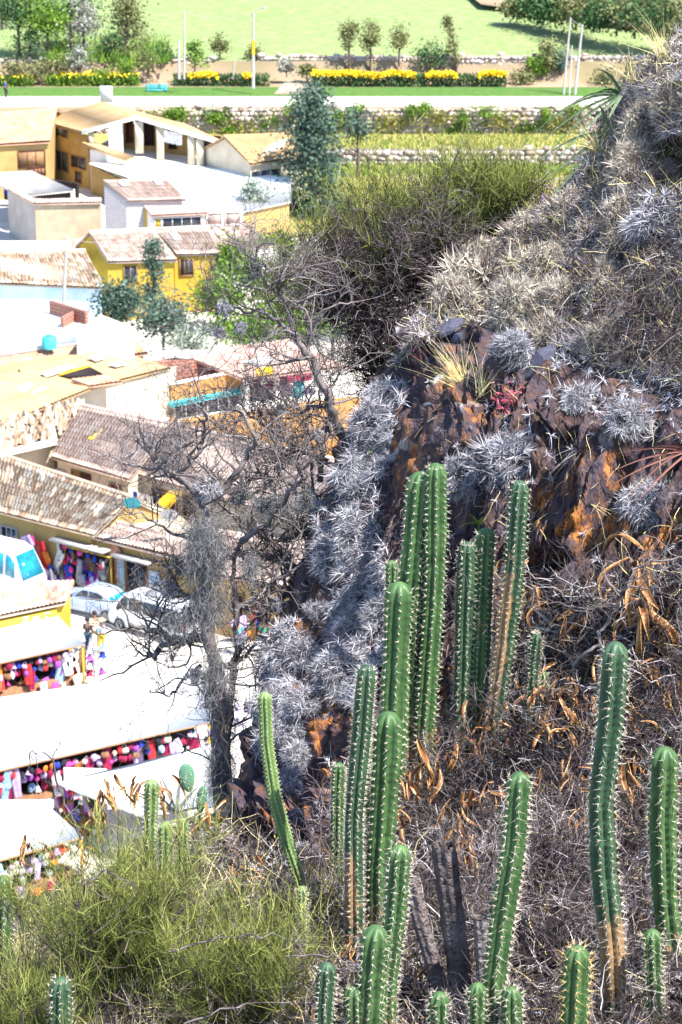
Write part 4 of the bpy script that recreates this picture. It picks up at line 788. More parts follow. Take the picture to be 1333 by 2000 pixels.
# bushes on the terraces
WHB = ('', 'under the lamp side of the road', 'leftmost above the annex roof', 'behind the greyish blue tree', 'below the olive trees, larger', 'below the olive trees, tiny', 'narrow one hanging down the wall', 'wide one on the wall top', 'narrow one left of the wide right patch', 'wide patch at the right end of the wall', 'right of the plump bush', 'small one above the annex', 'lowest above the annex', 'beyond the hill crest')
for i, (x, y, h, w_) in enumerate(((574, 232, 1.9, 2.5), (352, 240, 1.6, 1.6), (338, 236, 1.2, 1.2), (700, 230, 1.5, 2.0), (830, 228, 1.5, 1.7), (805, 222, .7, .9), (905, 250, 1.8, 1.0), (950, 232, 1.4, 2.6), (1068, 240, 1.6, 1.0), (1118, 232, 1.5, 2.5), (656, 236, 1.0, 1.3), (425, 240, .9, 1.2), (450, 262, .8, .9), (1330, 230, 1.2, 2))):
    T('shrub', 'plump green bush growing at the top of the upper terrace wall' if i == 0 else 'green terrace wall bush, '+WHB[i], x, y, 230.2, h, w_, 'bright', 'bush', 500, .2, None if i == 0 else 'bushes on the terrace wall', cat='shrub')
for i, (x, y, h, w_, c) in enumerate(((30, 150, 1.6, 3, 'olive'), (120, 150, 1.9, 3, 'olive'), (155, 142, 2.4, 2.4, 'grey'), (290, 140, 1.6, 2.2, 'olive'), (320, 130, 1.8, 2.4, 'dark'), (225, 130, 3.2, 3, 'dark'), (60, 125, 3.4, 3.4, 'dark'), (600, 150, 1.2, 1.6, 'olive'), (1020, 165, 1.4, 2.4, 'olive'), (1180, 170, 1.6, 2.4, 'olive'), (1240, 165, 1.8, 2.6, 'dark'), (560, 140, 1.0, 1.2, 'grey'))):
    T('shrub', ('olive shrub at the far left of the bank', 'olive shrub under the bright tree', 'greyish shrub under the wispy grey tree', 'olive shrub left of the short pole', 'dark shrub left of the short pole', 'dark bush at the foot of the pointed olive tree', 'dark bush between the two leftmost trees', 'olive shrub by the path', 'olive shrub left of the three poles', 'olive shrub right of the three poles', 'dark shrub beside the hill crest', 'greyish shrub by the path')[i], x, y, 243.6 if y > 135 else 246.5, h, w_, c, 'bush', 900, .24, 'shrubs on the bank behind the road', cat='shrub')
# weeds on terraces
def tuftstuff(name, pxr, pyr, zf, n, leaf, hgt, Yoff=0):
    x = R_.uniform(*pxr, n); y = R_.uniform(*pyr, n); B = np.array([G(a, b_, zf) for a, b_ in zip(x, y)]); D = nrm(np.stack([R_.normal(0, .4, n), R_.normal(0, .4, n), np.ones(n)], -1))
    V, Q = ribbons(B, D, hgt*(.5+R_.random(n)), .09, segs=2); tag(ob(name, npmesh(name, V, [Q], leaf, np.repeat(R_.random(n), 6))), kind='stuff')
Ly = leafmat('yellow_weed', (.20, .24, .05), (.36, .34, .08), (.52, .44, .17))
tuftstuff('yellow_grass', (300, 1250), (236, 292), 4.6, 9000, Ly, .35); tuftstuff('yellow_grass', (640, 1150), (322, 400), 3.05, 6000, Ly, .4); tuftstuff('weeds', (640, 1150), (318, 345), 3.05, 2500, Lf['bright'], .45); tuftstuff('weeds', (300, 1240), (268, 290), 4.55, 1500, Lf['bright'], .4)
# crop rows low on the left
for xx_, yy_, nn_ in ((330, 232, 260), (420, 228, 200), (520, 240, 160), (640, 235, 260), (770, 240, 300), (860, 232, 260), (900, 255, 200), (980, 238, 260), (1040, 250, 200), (1100, 245, 300), (700, 255, 200), (600, 250, 150), (460, 250, 220)):
    Bq_ = np.array([P(a, b_, 230.3) for a, b_ in zip(R_.normal(xx_, 22, nn_), R_.normal(yy_, 9, nn_))]); V, Q = ribbons(Bq_, nrm(rdir(nn_)+[0, -.6, .6]), .3+.3*R_.random(nn_), .11, segs=2); tag(ob('wall_weeds', npmesh('wall_weeds', V, [Q], Ly if nn_ % 40 else Lf['bright'], np.repeat(R_.random(nn_), 6))), kind='stuff')
tuftstuff('maize_plants', (90, 330), (78, 124), 9.2, 2600, Lf['bright'], .9)
# flower hedges
def hedge(x0, x1, lab, flo, Yh=241.9, top=1.25):
    root = empty('flower_hedge', (x0+(x1-x0)/2, Yh, 7.1), lab, 'hedge'); n = int(260*(x1-x0)); p = np.stack([R_.uniform(x0, x1, n), Yh+R_.uniform(0, 1.3, n), 7.1+top*.85*R_.random(n)], -1)
    D = rdir(n); D[:, 2] = np.abs(D[:, 2])+.4; V, Q = ribbons(p-root.location, nrm(D), .3, .12, segs=2); ob('foliage', npmesh('foliage', V, [Q], Lf['bright' if flo < .3 else 'dark'], np.repeat(R_.random(n), 6)), root)
    n = int(210*(x1-x0)*flo); x = R_.uniform(x0, x1, n); g = vnoise(np.stack([x*.8, x*0, x*0], -1), 9); p = np.stack([x, Yh+R_.uniform(-.1, 1.3, n), 7.1+top*(.55+.35*R_.random(n)+.35*g)], -1)[g > .25]; n = len(p)
    V, Q = ribbons(p-np.array(root.location), rdir(n), .17, .17, segs=1, tip=.9); ob('blossoms', npmesh('blossoms', V, [Q], Fy, np.repeat(R_.random(n), 4)), root)
X = lambda px, Y=242: (px-666.5)/FPX*Y*1.0/(Fw[1]+Up[1]*.165)
hedge(X(610), X(990), 'long hedge of yellow flowers right of the path', 1.0); hedge(X(340), X(525), 'shorter hedge of yellow flowers between pole and lamp post', .9); hedge(X(90), X(272), 'leafy hedge with few yellow blooms at the left', .12, top=1.2); hedge(X(-20), X(66), 'short leafy hedge beside the distant walker', .1, top=1.0)

# ================================================================ VEHICLES
Pw = mat('white_car_paint', (.80, .81, .83), (.76, .77, .8), .5, .25, spec=.5); Psv = mat('silver_car_paint', (.48, .56, .72), (.44, .52, .68), .5, .25, metal=.25, spec=.5)
Rub = mat('rubber', (.02, .02, .02), (.015, .015, .015), 3, .8); Red = mat('red_lens', (.6, .02, .02), (.5, .02, .02), 3, .2); Mag = mat('magenta_sticker', (.75, .03, .35), (.7, .03, .3), 3, .5); Grn = mat('green_sticker', (.02, .45, .15), (.02, .4, .12), 3, .5)
def loft(secs):
    """secs: list of (x, [(y,z)...]) cross-sections"""
    V = []; k = len(secs[0][1])
    for x, c in secs: V += [(x, y, z) for y, z in c]
    n = len(secs); Q = [[i*k+j, i*k+(j+1) % k, (i+1)*k+(j+1) % k, (i+1)*k+j] for i in range(n-1) for j in range(k)]
    T_ = [[0, i+1, i] for i in range(1, k-1)]+[[(n-1)*k, (n-1)*k+i, (n-1)*k+i+1] for i in range(1, k-1)]; return V, Q, T_
def vehicle(name, label, cat, px, py, z, head, paint, kind, group=None):
    c = G(px, py, z); root = empty(name, c, label, cat, group, rz=head)
    if kind == 'sedan':
        L_, W2, hb = 4.35, .84, .82
        prof = [(-2.17, .42, .62, .7), (-2.1, .3, .86, .95), (-1.5, .28, .98, .98), (-.9, .28, .98, 1), (.9, .26, .90, 1), (1.75, .28, .80, .97), (2.1, .3, .62, .85), (2.18, .38, .5, .7)]
        cab = [(-1.62, .97, .98, .86), (-1.05, .97, 1.36, .84), (-.5, .96, 1.44, .84), (.2, .95, 1.44, .84), (.95, .9, .92, .86)]
        wx = (-1.33, 1.32); wr = .31
    elif kind == 'van':
        L_, W2, hb = 4.8, .85, 1.0
        prof = [(-2.4, .4, .95, .92), (-2.33, .3, 1.05, 1), (-1, .28, 1.05, 1), (1.6, .28, 1.05, 1), (2.2, .3, .98, .97), (2.38, .38, .8, .85)]
        cab = [(-2.36, 1.04, 1.1, .98), (-2.25, 1.04, 1.82, .92), (-1.9, 1.04, 1.96, .88), (1.1, 1.04, 1.96, .88), (1.45, 1.04, 1.84, .9), (2.15, 1.0, 1.04, .96)]
        wx = (-1.45, 1.5); wr = .33
    else:
        L_, W2, hb = 7.2, 1.05, 1.25
        prof = [(-3.6, .5, 1.25, .94), (-3.5, .4, 1.3, 1), (3.1, .4, 1.3, 1), (3.5, .45, 1.2, .95), (3.6, .6, 1.0, .9)]
        cab = [(-3.55, 1.29, 1.4, .98), (-3.4, 1.29, 2.65, .93), (-3.0, 1.29, 2.85, .88), (2.5, 1.29, 2.85, .88), (2.95, 1.29, 2.6, .9), (3.5, 1.2, 1.3, .95)]
        wx = (-2.1, 2.3); wr = .4
    secs = [(x, [(-W2*f*.96, z0), (W2*f*.96, z0), (W2*f, z0+.2), (W2*f, (z0+z1)/2), (W2*f*.97, z1-.05), (W2*f*.8, z1), (-W2*f*.8, z1), (-W2*f*.97, z1-.05), (-W2*f, (z0+z1)/2), (-W2*f, z0+.2)]) for x, z0, z1, f in prof]
    mb = MB(); V, Q, T_ = loft(secs); mb.add(V, Q=Q, T=T_)
    sec2 = [(x, [(-W2*f, z0-.03), (W2*f, z0-.03), (W2*(f-.14*(z1-z0)), z1-.07), (W2*(f-.14*(z1-z0))-.12, z1), (-W2*(f-.14*(z1-z0))+.12, z1), (-W2*(f-.14*(z1-z0)), z1-.07)]) for x, z0, z1, f in cab]
    V, Q, T_ = loft(sec2); mb.add(V, Q=Q, T=T_); mb.buildL('body', paint, root)
    # windows follow the cabin sides
    def side(x, tz): 
        z0 = np.interp(x, [c_[0] for c_ in cab], [c_[1] for c_ in cab]); z1 = np.interp(x, [c_[0] for c_ in cab], [c_[2] for c_ in cab]); f = np.interp(x, [c_[0] for c_ in cab], [c_[3] for c_ in cab])
        z = z0+(z1-z0)*tz; return W2*(f-.14*(z-z0))+.012, z
    gl = Tg if kind == 'bus' else Gl
    spans = {'sedan': [(-1.0, -.2), (-.12, .6)], 'van': [(-2.0, -1.1), (-1.02, .1), (.18, 1.0), (1.1, 1.75)], 'bus': [(-3.1, -2.1), (-2.0, -1.0), (-.9, .1), (.2, 1.2), (1.3, 2.3), (2.45, 3.05)]}[kind]
    for s in (-1, 1):
        for x0, x1 in spans:
            V = []
            for x, ta_, tb_ in ((x0, .12, .8), ((x0+x1)/2, .12, .8), (x1, .12, .8)):
                if kind == 'sedan' and x == x1 and x1 > .5: ta_, tb_ = .12, .5
                if kind == 'sedan' and x == x0 and x0 < -.9: ta_, tb_ = .15, .72
                if kind == 'van' and x > 1.5: tb_ = .55
                for t_ in (ta_, tb_): y, z = side(x, t_); V += [(x, s*y, z), (x, s*(y-.03), z)]
            Q = [[0, 2, 6, 4], [4, 6, 10, 8], [1, 5, 7, 3], [5, 9, 11, 7], [0, 4, 5, 1], [4, 8, 9, 5], [2, 3, 7, 6], [6, 7, 11, 10], [0, 1, 3, 2], [8, 10, 11, 9]]
            mb = MB(); mb.add(V, Q=Q); mb.buildL('window', gl, root)
    # windscreens
    for (xa, za, xb, zb_), nme in (((cab[-1][0]+.02, cab[-1][2]+.03, cab[-2][0]+.03, cab[-2][2]-.08), 'windscreen'), ((cab[0][0]-.02, cab[0][2]+.05 if kind == 'sedan' else cab[0][2]+.05, cab[1][0]-.02, cab[1][2]-.07), 'rear_window')):
        wa, wb_ = W2*.78, W2*.66
        mb = MB(); e = .012 if nme == 'windscreen' else -.012
        mb.add([(xa+e, -wa, za), (xa+e, wa, za), (xb+e, wb_, zb_), (xb+e, -wb_, zb_), (xa-e, -wa, za-.02), (xa-e, wa, za-.02), (xb-e, wb_, zb_-.02), (xb-e, -wb_, zb_-.02)], Q=[[0, 1, 2, 3], [4, 7, 6, 5], [0, 4, 5, 1], [2, 6, 7, 3], [1, 5, 6, 2], [0, 3, 7, 4]]); mb.buildL(nme, Tg if kind != 'van' else Gl, root)
    for x in wx:
        for s in (-1, 1):
            th = np.linspace(0, 2*pi, 19)[:-1]; V = [(x+wr*cos(t), s*(W2-.16+d_), wr+wr*sin(t)) for d_ in (0, .2) for t in th]+[(x+wr*.8*cos(t), s*(W2-.16+.215), wr+wr*.8*sin(t)) for t in th]
            mb = MB(); mb.add(V, Q=[[r*18+i, r*18+(i+1) % 18, (r+1)*18+(i+1) % 18, (r+1)*18+i] for r in (0, 1) for i in range(18)], T=[[0, i, i+1] for i in range(1, 17)]); wl = mb.buildL('wheel', Rub, root)
            V = [(x+wr*.62*cos(t), s*(W2-.16+.225), wr+wr*.62*sin(t)) for t in th]+[(x, s*(W2-.16+.20), wr)]; mb = MB(); mb.add(V, T=[[18, i, (i+1) % 18] for i in range(18)]); mb.buildL('rim', Gm, wl)
    fx, rx = prof[-1][0], prof[0][0]; zh = {'sedan': .62, 'van': .82, 'bus': .95}[kind]
    for s in (-1, 1):
        mb = MB(); mb.box((fx-.07, s*W2*.62, zh), (.1, .32, .16)); mb.buildL('headlight', Gl, root); mb = MB(); mb.box((rx+.05, s*W2*.74, zh+.14), (.12, .3, .15 if kind == 'sedan' else .34)); mb.buildL('tail_light', Red, root)
        mb = MB(); mb.box((fx*.62 if kind != 'sedan' else .75, s*(W2+.1), zh+.4), (.1, .16, .13)); mb.buildL('mirror', Rub, root)
    mb = MB(); mb.box((fx-.03, 0, .42), (.14, W2*1.8, .16)); mb.box((rx+.03, 0, .42), (.14, W2*1.8, .16)); mb.buildL('bumper', paint if kind != 'van' else Gm, root)
    if kind == 'sedan':
        for s in (-1, 1):
            for x in (-.55, .35): mb = MB(); mb.box((x, s*(W2+.01), .78), (.16, .03, .035)); mb.buildL('door_handle', Gm, root)
            mb = MB(); [mb.box((x, s*(W2+.001), .66), (.015, .02, .5)) for x in (-1.0, -.15, .72)]; mb.buildL('door_seam', Rub, root)
        mb = MB(); mb.box((rx-.005, 0, .72), (.02, .42, .12)); mb.buildL('number_plate', Ww, root)
    if kind == 'van':
        mb = MB(); [mb.tube([(x, -.62, 2.02), (x, .62, 2.02)], .025, 5) for x in (-1.6, -.6, .5)]; [mb.tube([(-1.8, y, 2.06), (.8, y, 2.06)], .025, 5) for y in (-.6, .6)]; mb.buildL('roof_rack', Gm, root)
        mb = MB(); mb.box((-.2, 0, 2.03), (.9, .7, .16)); mb.buildL('roof_box', Gm, root)
        mb = MB(); y, z = side(.6, .5); mb.box((.62, -y-.004, 1.58), (.34, .012, .16)); mb.buildL('window_sticker', Mag, root)
        mb = MB(); mb.box((1.35, -W2-.006, .85), (.16, .012, .2)); mb.buildL('door_emblem', Grn, root)
        mb = MB(); mb.box((2.36, -.3, .78), (.05, .12, .09)); mb.box((2.36, -.32, .65), (.05, .1, .07)); mb.buildL('nose_sticker', Red, root)
    return root
vehicle('parked_car', 'silver blue sedan parked under the shop posters', 'car', 186, 1196, 0, radians(148), Psv, 'sedan')
vehicle('minivan', 'white minivan with a roof rack and a magenta sticker, half behind the bare tree', 'van', 303, 1236, 0, radians(142), Pw, 'van')
vehicle('minibus', 'big white minibus with teal windows beside the clothes shop', 'bus', -38, 1150, 0, radians(-33), Pw, 'bus')
vehicle('minibus', 'white minibus with a row of teal windows behind the white roofs', 'bus', 105, 618, 1.0, radians(-8), Pw, 'bus')

# ================================================================ PEOPLE
Sk = mat('skin', (.35, .19, .12), (.3, .16, .1), 5, .6); Hr = mat('dark_hair', (.02, .015, .012), (.015, .01, .01), 8, .5)
def skinmesh(name, verts, edges, radii, m, parent, sub=1):
    me = bpy.data.meshes.new(name); me.from_pydata(verts, edges, []); me.materials.append(m); o = bpy.data.objects.new(name, me); COL.objects.link(o); o.parent = parent
    md = o.modifiers.new('skin', 'SKIN'); md.use_smooth_shade = True; md.branch_smoothing = .4
    for i, r in enumerate(radii): me.skin_vertices[0].data[i].radius = (r, r*.85 if r > .1 else r) if not isinstance(r, tuple) else r
    me.skin_vertices[0].data[0].use_root = True
    s = o.modifiers.new('sub', 'SUBSURF'); s.levels = sub; s.render_levels = sub; return o
def person(px, py, z, face, label, top, legs, hat=None, scale=1.0, arm=0.0, Y=None, stride=.08):
    c = P(px, py, Y) if Y else G(px, py, z); root = empty('person', c, label, 'person', rz=face); root.scale = (scale,)*3
    J = {'pel': (0, 0, .95), 'wa': (0, 0, 1.1), 'ch': (0, 0, 1.32), 'ne': (0, 0, 1.47), 'hd': (0, -.01, 1.58), 'tp': (0, -.01, 1.70),
         'hl': (.1, 0, .9), 'kl': (.11, -stride, .5), 'al': (.11, stride*.6, .09), 'tl': (.12, -.14+stride*.6, .04), 'hr': (-.1, 0, .9), 'kr': (-.11, -.02+stride*.3, .5), 'ar': (-.11, -stride*.4, .09), 'tr': (-.12, -.16-stride*.4, .04),
         'sl': (.18, 0, 1.38), 'el': (.25, .03-arm*.12, 1.12), 'wl': (.24, -.08-arm*.28, .9+arm*.22), 'fl': (.23, -.13-arm*.33, .83+arm*.28), 'sr': (-.18, 0, 1.38), 'er': (-.25, .03-arm*.1, 1.12), 'wr': (-.24, -.08-arm*.25, .9+arm*.2), 'fr': (-.23, -.12-arm*.3, .83+arm*.25)}
    Rr_ = {'pel': .13, 'wa': .115, 'ch': .14, 'ne': .055, 'hd': .095, 'tp': .08, 'hl': .085, 'kl': .058, 'al': .04, 'tl': .04, 'hr': .085, 'kr': .058, 'ar': .04, 'tr': .04, 'sl': .06, 'el': .042, 'wl': .03, 'fl': .035, 'sr': .06, 'er': .042, 'wr': .03, 'fr': .035}
    E = ['pel-wa', 'wa-ch', 'ch-ne', 'ne-hd', 'hd-tp', 'pel-hl', 'hl-kl', 'kl-al', 'al-tl', 'pel-hr', 'hr-kr', 'kr-ar', 'ar-tr', 'ch-sl', 'sl-el', 'el-wl', 'wl-fl', 'ch-sr', 'sr-er', 'er-wr', 'wr-fr']
    def sk_(name, keys, m, g, ed=None, off=(0, 0, 0)):
        ks = [k for k in J if k in keys]; ix_ = {k: i for i, k in enumerate(ks)}; ee = [(ix_[a], ix_[b_]) for a, b_ in (e.split('-') for e in E) if a in ix_ and b_ in ix_]
        return skinmesh(name, [tuple(np.array(J[k])+off) for k in ks], ee, [Rr_[k]+g for k in ks], m, root)
    sk_('body', set(J), Sk, 0); sk_('shirt', {'wa', 'ch', 'sl', 'el', 'sr', 'er', 'pel'}, top, .022); sk_('trousers', {'pel', 'hl', 'kl', 'al', 'hr', 'kr', 'ar'}, legs, .02)
    mb = MB()
    for i, (r, z_) in enumerate(((.1, 1.62), (.11, 1.68), (.085, 1.76), (.0, 1.79))): pass
    th = np.linspace(0, 2*pi, 13)[:-1]; V = [(r*cos(t), r*sin(t)+.01, z_) for r, z_ in ((.105, 1.6), (.118, 1.68), (.09, 1.765), (.01, 1.795)) for t in th]
    mb.add(V, Q=[[r*12+i, r*12+(i+1) % 12, (r+1)*12+(i+1) % 12, (r+1)*12+i] for r in range(3) for i in range(12)]); mb.buildL('hair', Hr if hat is None else hat, root, True)
    if hat is not None:
        V = [(r*cos(t), r*sin(t), z_) for r, z_ in ((.1, 1.70), (.24, 1.67), (.1, 1.72)) for t in th]; mb = MB(); mb.add(V, Q=[[r*12+i, r*12+(i+1) % 12, (r+1)*12+(i+1) % 12, (r+1)*12+i] for r in range(2) for i in range(12)]); mb.buildL('hat_brim', hat, root)
    return root
person(173, 1274, 0, radians(150), 'person in a dark top and jeans, leftmost of the three by the kiosk', Cl['black'], mat('denim', (.03, .09, .16), (.02, .06, .12), 6, .9), arm=.6)
person(187, 1262, 0, radians(20), 'person in a pale yellow shirt, middle of the three talking', mat('pale_shirt', (.8, .72, .5), (.7, .6, .4), 5, .9), Cl['cream'], arm=.7)
person(200, 1276, 0, radians(-120), 'person with a straw hat and pale blue top, right of the three', Cl['pale blue'], Cl['yellow'], mat('straw', (.8, .7, .35), (.7, .6, .3), 6, .9), arm=.8)
person(12, 191, 7, radians(90), 'distant walker in dark blue at the left end of the road', Cl['blue'], Cl['black'], stride=.16, Y=236)
person(465, 1278, 0, radians(30), 'person in a turquoise top seen through the bare tree', Cl['turquoise'], Cl['blue'], arm=.3); person(517, 1276, 0, radians(-20), 'person in a green top, right of the turquoise one', Cl['green'], Cl['black'], arm=.3)
person(530, 1382, 0, radians(80), 'person in a red top between trunk and rock', Cl['red'], Cl['black'])
# ================================================================ MARKET
Can = Cv
def canopy(name, label, pts, legs=(), m=Can, th=.06, vm=None):
    w_ = np.array([G(*p) for p in pts]); root = empty(name, w_.mean(0)*[1, 1, 0], label, 'market stall'); mb = MB(); mb.slab(w_, th); mb.build('canopy', m, root)
    for i in legs: q = w_[i]*.97+w_.mean(0)*.03; mb = MB(); mb.box((q[0], q[1], q[2]/2-.03), (.1, .1, q[2]-.06)); mb.build('post', Wy2, root)
    return root, w_
GOODS = {}
def good(kind, col, pos, s, rz):
    key = (kind, col)
    if key not in GOODS:
        mb = MB(); rg = np.random.default_rng(abs(hash_(kind+col)))
        if kind == 'bag':
            V, Q, T_ = loft([(x, [(-.08*f, 0), (.08*f, 0), (.1*f, .12), (.07*f, .3*g), (-.07*f, .3*g), (-.1*f, .12)]) for x, f, g in ((-.17, .5, .85), (-.12, 1, 1), (.12, 1, 1), (.17, .5, .85))]); mb.add(V, Q=Q, T=T_); mb.tube([(-.1, 0, .28), (-.06, 0, .5), (0, 0, .58), (.06, 0, .5), (.1, 0, .28)], .015, 4, cap=False)
        elif kind == 'hat':
            th = np.linspace(0, 2*pi, 13)[:-1]; V = [(r*cos(t), r*sin(t), z) for r, z in ((.16, .05), (.11, .12), (.09, .22), (.03, .3), (.02, .42)) for t in th]; mb.add(V, Q=[[r*12+i, r*12+(i+1) % 12, (r+1)*12+(i+1) % 12, (r+1)*12+i] for r in range(4) for i in range(12)]); mb.tube([(.14, 0, .08), (.16, 0, -.12)], .02, 4); mb.tube([(-.14, 0, .08), (-.16, 0, -.12)], .02, 4)
        elif kind == 'shawl':
            V = [((c/6-.5)*.42*(1+.15*sin(r)), .05*sin(c*2.4+r*.3), 1-.25*r) for r in range(6) for c in range(7)]; V += [(x, y+.03, z) for x, y, z in V]; Q = [[r*7+c, r*7+c+1, r*7+c+8, r*7+c+7] for r in range(5) for c in range(6)]; mb.add(V, Q=Q+[[a+42 for a in reversed(q)] for q in Q])
        elif kind == 'blanket':
            V, Q, T_ = loft([(x, [(-.06, 0), (.06, 0), (.07, .4), (.05, .8), (-.05, .8), (-.07, .4)]) for x in (-.2, -.07, .07, .2)]); mb.add(V, Q=Q, T=T_)
        else:
            V = [];  th = np.linspace(0, 2*pi, 11)[:-1]; V = [(r*cos(t), r*sin(t)*.8, z) for r, z in ((.06, 0), (.15, .08), (.17, .2), (.11, .33), (.03, .38)) for t in th]; mb.add(V, Q=[[r*10+i, r*10+(i+1) % 10, (r+1)*10+(i+1) % 10, (r+1)*10+i] for r in range(4) for i in range(10)], T=[[0, i, i+1] for i in range(1, 9)])
        GOODS[key] = mb.mesh(kind, Cl[col])
    o = bpy.data.objects.new({'bag': 'woven_bag', 'hat': 'knitted_hat', 'shawl': 'shawl', 'blanket': 'folded_blanket', 'ball': 'stuffed_bundle'}[kind], GOODS[key]); COL.objects.link(o); o.location = [float(v) for v in pos]; o.scale = (s*(.8+.4*R_.random()), s, s*(.8+.45*R_.random())); o.rotation_euler = (R_.normal(0, .12), R_.normal(0, .22), rz)
    return o
def hash_(s): return sum((i+1)*ord(c) for i, c in enumerate(s))
BR = ['purple', 'pink', 'lilac', 'white', 'orange', 'red', 'blue', 'maroon', 'black', 'pale blue', 'maroon', 'black', 'brown', 'white', 'lilac', 'cream']
NOUN = {'bag': 'woven bag', 'hat': 'knitted hat', 'shawl': 'shawl', 'blanket': 'folded blanket', 'ball': 'stuffed bundle'}
def goodsrow(A, B, z0, z1, n, kinds, place, group, cols=BR, off=0.0, s=1.0, back=.5):
    A = np.asarray(A, float); B = np.asarray(B, float); d, nn = onwall(A, B); L_ = np.linalg.norm((B-A)[:2]); rz = atan2(d[1], d[0])
    for i in range(n):
        u = (i+.5+R_.uniform(-.3, .3))/n*L_; k = kinds[R_.integers(len(kinds))]; c = cols[R_.integers(len(cols))]; p = A+d*u+nn*(off-R_.random()*back); p[2] = R_.uniform(z0, z1)-(.62 if k in ('shawl', 'blanket') and z0 > .6 else 0)
        o = good(k, c, p, s*(.55+.5*R_.random()), rz+R_.normal(0, .3)); tag(o, f'{c} {NOUN[k]} {place}', NOUN[k].split()[-1], group)
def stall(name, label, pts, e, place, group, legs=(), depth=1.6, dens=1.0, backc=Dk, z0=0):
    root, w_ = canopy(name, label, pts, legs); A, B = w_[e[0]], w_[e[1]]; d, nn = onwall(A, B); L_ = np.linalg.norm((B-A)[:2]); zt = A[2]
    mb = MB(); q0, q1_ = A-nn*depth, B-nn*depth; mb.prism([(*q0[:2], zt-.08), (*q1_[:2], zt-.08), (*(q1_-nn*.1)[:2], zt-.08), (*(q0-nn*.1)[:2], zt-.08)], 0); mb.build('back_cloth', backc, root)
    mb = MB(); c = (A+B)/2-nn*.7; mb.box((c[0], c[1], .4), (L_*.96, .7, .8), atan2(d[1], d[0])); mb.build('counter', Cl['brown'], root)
    mb = MB(); mb.tube([A+[0, 0, -.05], B+[0, 0, -.05]], .035, 4); mb.build('edge_pole', Wn, root)
    k = lambda v: max(2, int(L_*v*dens*1.35))
    goodsrow(A, B, zt-.62, zt-.5, k(3.4), ['bag', 'shawl', 'bag', 'ball', 'hat'], 'hanging along the edge of '+place, group, off=-.1, back=.15)
    goodsrow(A, B, zt-1.0, zt-.85, k(3.0), ['bag', 'shawl', 'ball', 'bag'], 'in the second row under '+place, group, off=-.15, back=.3)
    goodsrow(A, B, .82, .95, k(2.4), ['ball', 'blanket', 'hat'], 'on the counter under '+place, group, off=-.45, back=.5)
    goodsrow(A, B, .05, .3, k(1.6), ['shawl', 'ball', 'blanket'], 'standing low in front of '+place, group, off=.05, back=.2, s=.9)
    return root, w_
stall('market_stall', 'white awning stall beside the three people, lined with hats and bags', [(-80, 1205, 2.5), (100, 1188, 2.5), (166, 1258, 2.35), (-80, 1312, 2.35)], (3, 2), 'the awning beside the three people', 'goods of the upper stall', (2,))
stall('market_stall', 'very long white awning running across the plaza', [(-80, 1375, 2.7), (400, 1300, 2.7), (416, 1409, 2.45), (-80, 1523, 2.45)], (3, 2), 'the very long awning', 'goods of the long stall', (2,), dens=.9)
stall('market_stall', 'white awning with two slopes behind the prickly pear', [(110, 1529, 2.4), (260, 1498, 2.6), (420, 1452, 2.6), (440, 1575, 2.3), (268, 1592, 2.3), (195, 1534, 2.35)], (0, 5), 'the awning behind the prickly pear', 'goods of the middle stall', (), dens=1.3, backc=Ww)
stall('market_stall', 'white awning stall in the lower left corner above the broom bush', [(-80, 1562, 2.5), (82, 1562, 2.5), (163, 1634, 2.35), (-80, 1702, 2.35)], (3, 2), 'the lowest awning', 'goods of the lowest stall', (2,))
A, B = G(90, 1640, 0), G(215, 1600, 0); goodsrow(A, B, .1, 1.2, 14, ['shawl', 'blanket', 'ball'], 'standing between the two lower awnings', 'goods between the awnings')
A, B = G(440, 1480, 0), G(500, 1400, 0); goodsrow(A, B, .1, .9, 8, ['shawl', 'ball', 'bag'], 'by the foot of the bare tree trunk', 'goods beyond the tree')
# shop front clothes
d_, n_ = onwall(SA, SB)
for px0, px1, cs in ((32, 44, ['pale blue', 'grey']), (44, 58, ['maroon', 'red']), (58, 74, ['pink']), (74, 88, ['brown', 'lilac']), (88, 104, ['red', 'orange']), (106, 119, ['grey', 'white', 'black'])):
    u0, u1 = wallpx(shopinfo, px0), wallpx(shopinfo, px1)
    goodsrow(SA+d_*u0, SA+d_*u1, 1.75, 1.9, 2, ['shawl'], 'hanging under the eave of the old tiled shop', 'clothes at the shop front', cs, .3, 1.2, .1)
    goodsrow(SA+d_*u0, SA+d_*u1, .9, 1.0, 2, ['shawl'], 'on the lower rail of the old tiled shop', 'clothes at the shop front', ['blue', 'pink', 'lilac', 'white'], .5, .95, .1)
u0, u1 = wallpx(shopinfo, 118), wallpx(shopinfo, 206)
for z0, z1, n in ((2.0, 2.2, 7), (1.5, 1.7, 12), (1.0, 1.2, 12), (.5, .7, 12), (.1, .2, 9)): goodsrow(SA+d_*u0, SA+d_*u1, z0, z1, n, ['bag', 'ball', 'blanket', 'hat'], 'displayed at the doorway of the old tiled shop', 'goods at the shop door', ['pink', 'lilac', 'red', 'maroon', 'brown', 'orange', 'cream', 'grey', 'blue'], .3, 1.0, .3)
A, B = G(470, 1262, 0), G(590, 1240, 0); goodsrow(A, B, .2, 1.6, 16, ['bag', 'ball', 'shawl'], 'outside the pale roofed shop behind the tree', 'goods behind the tree')
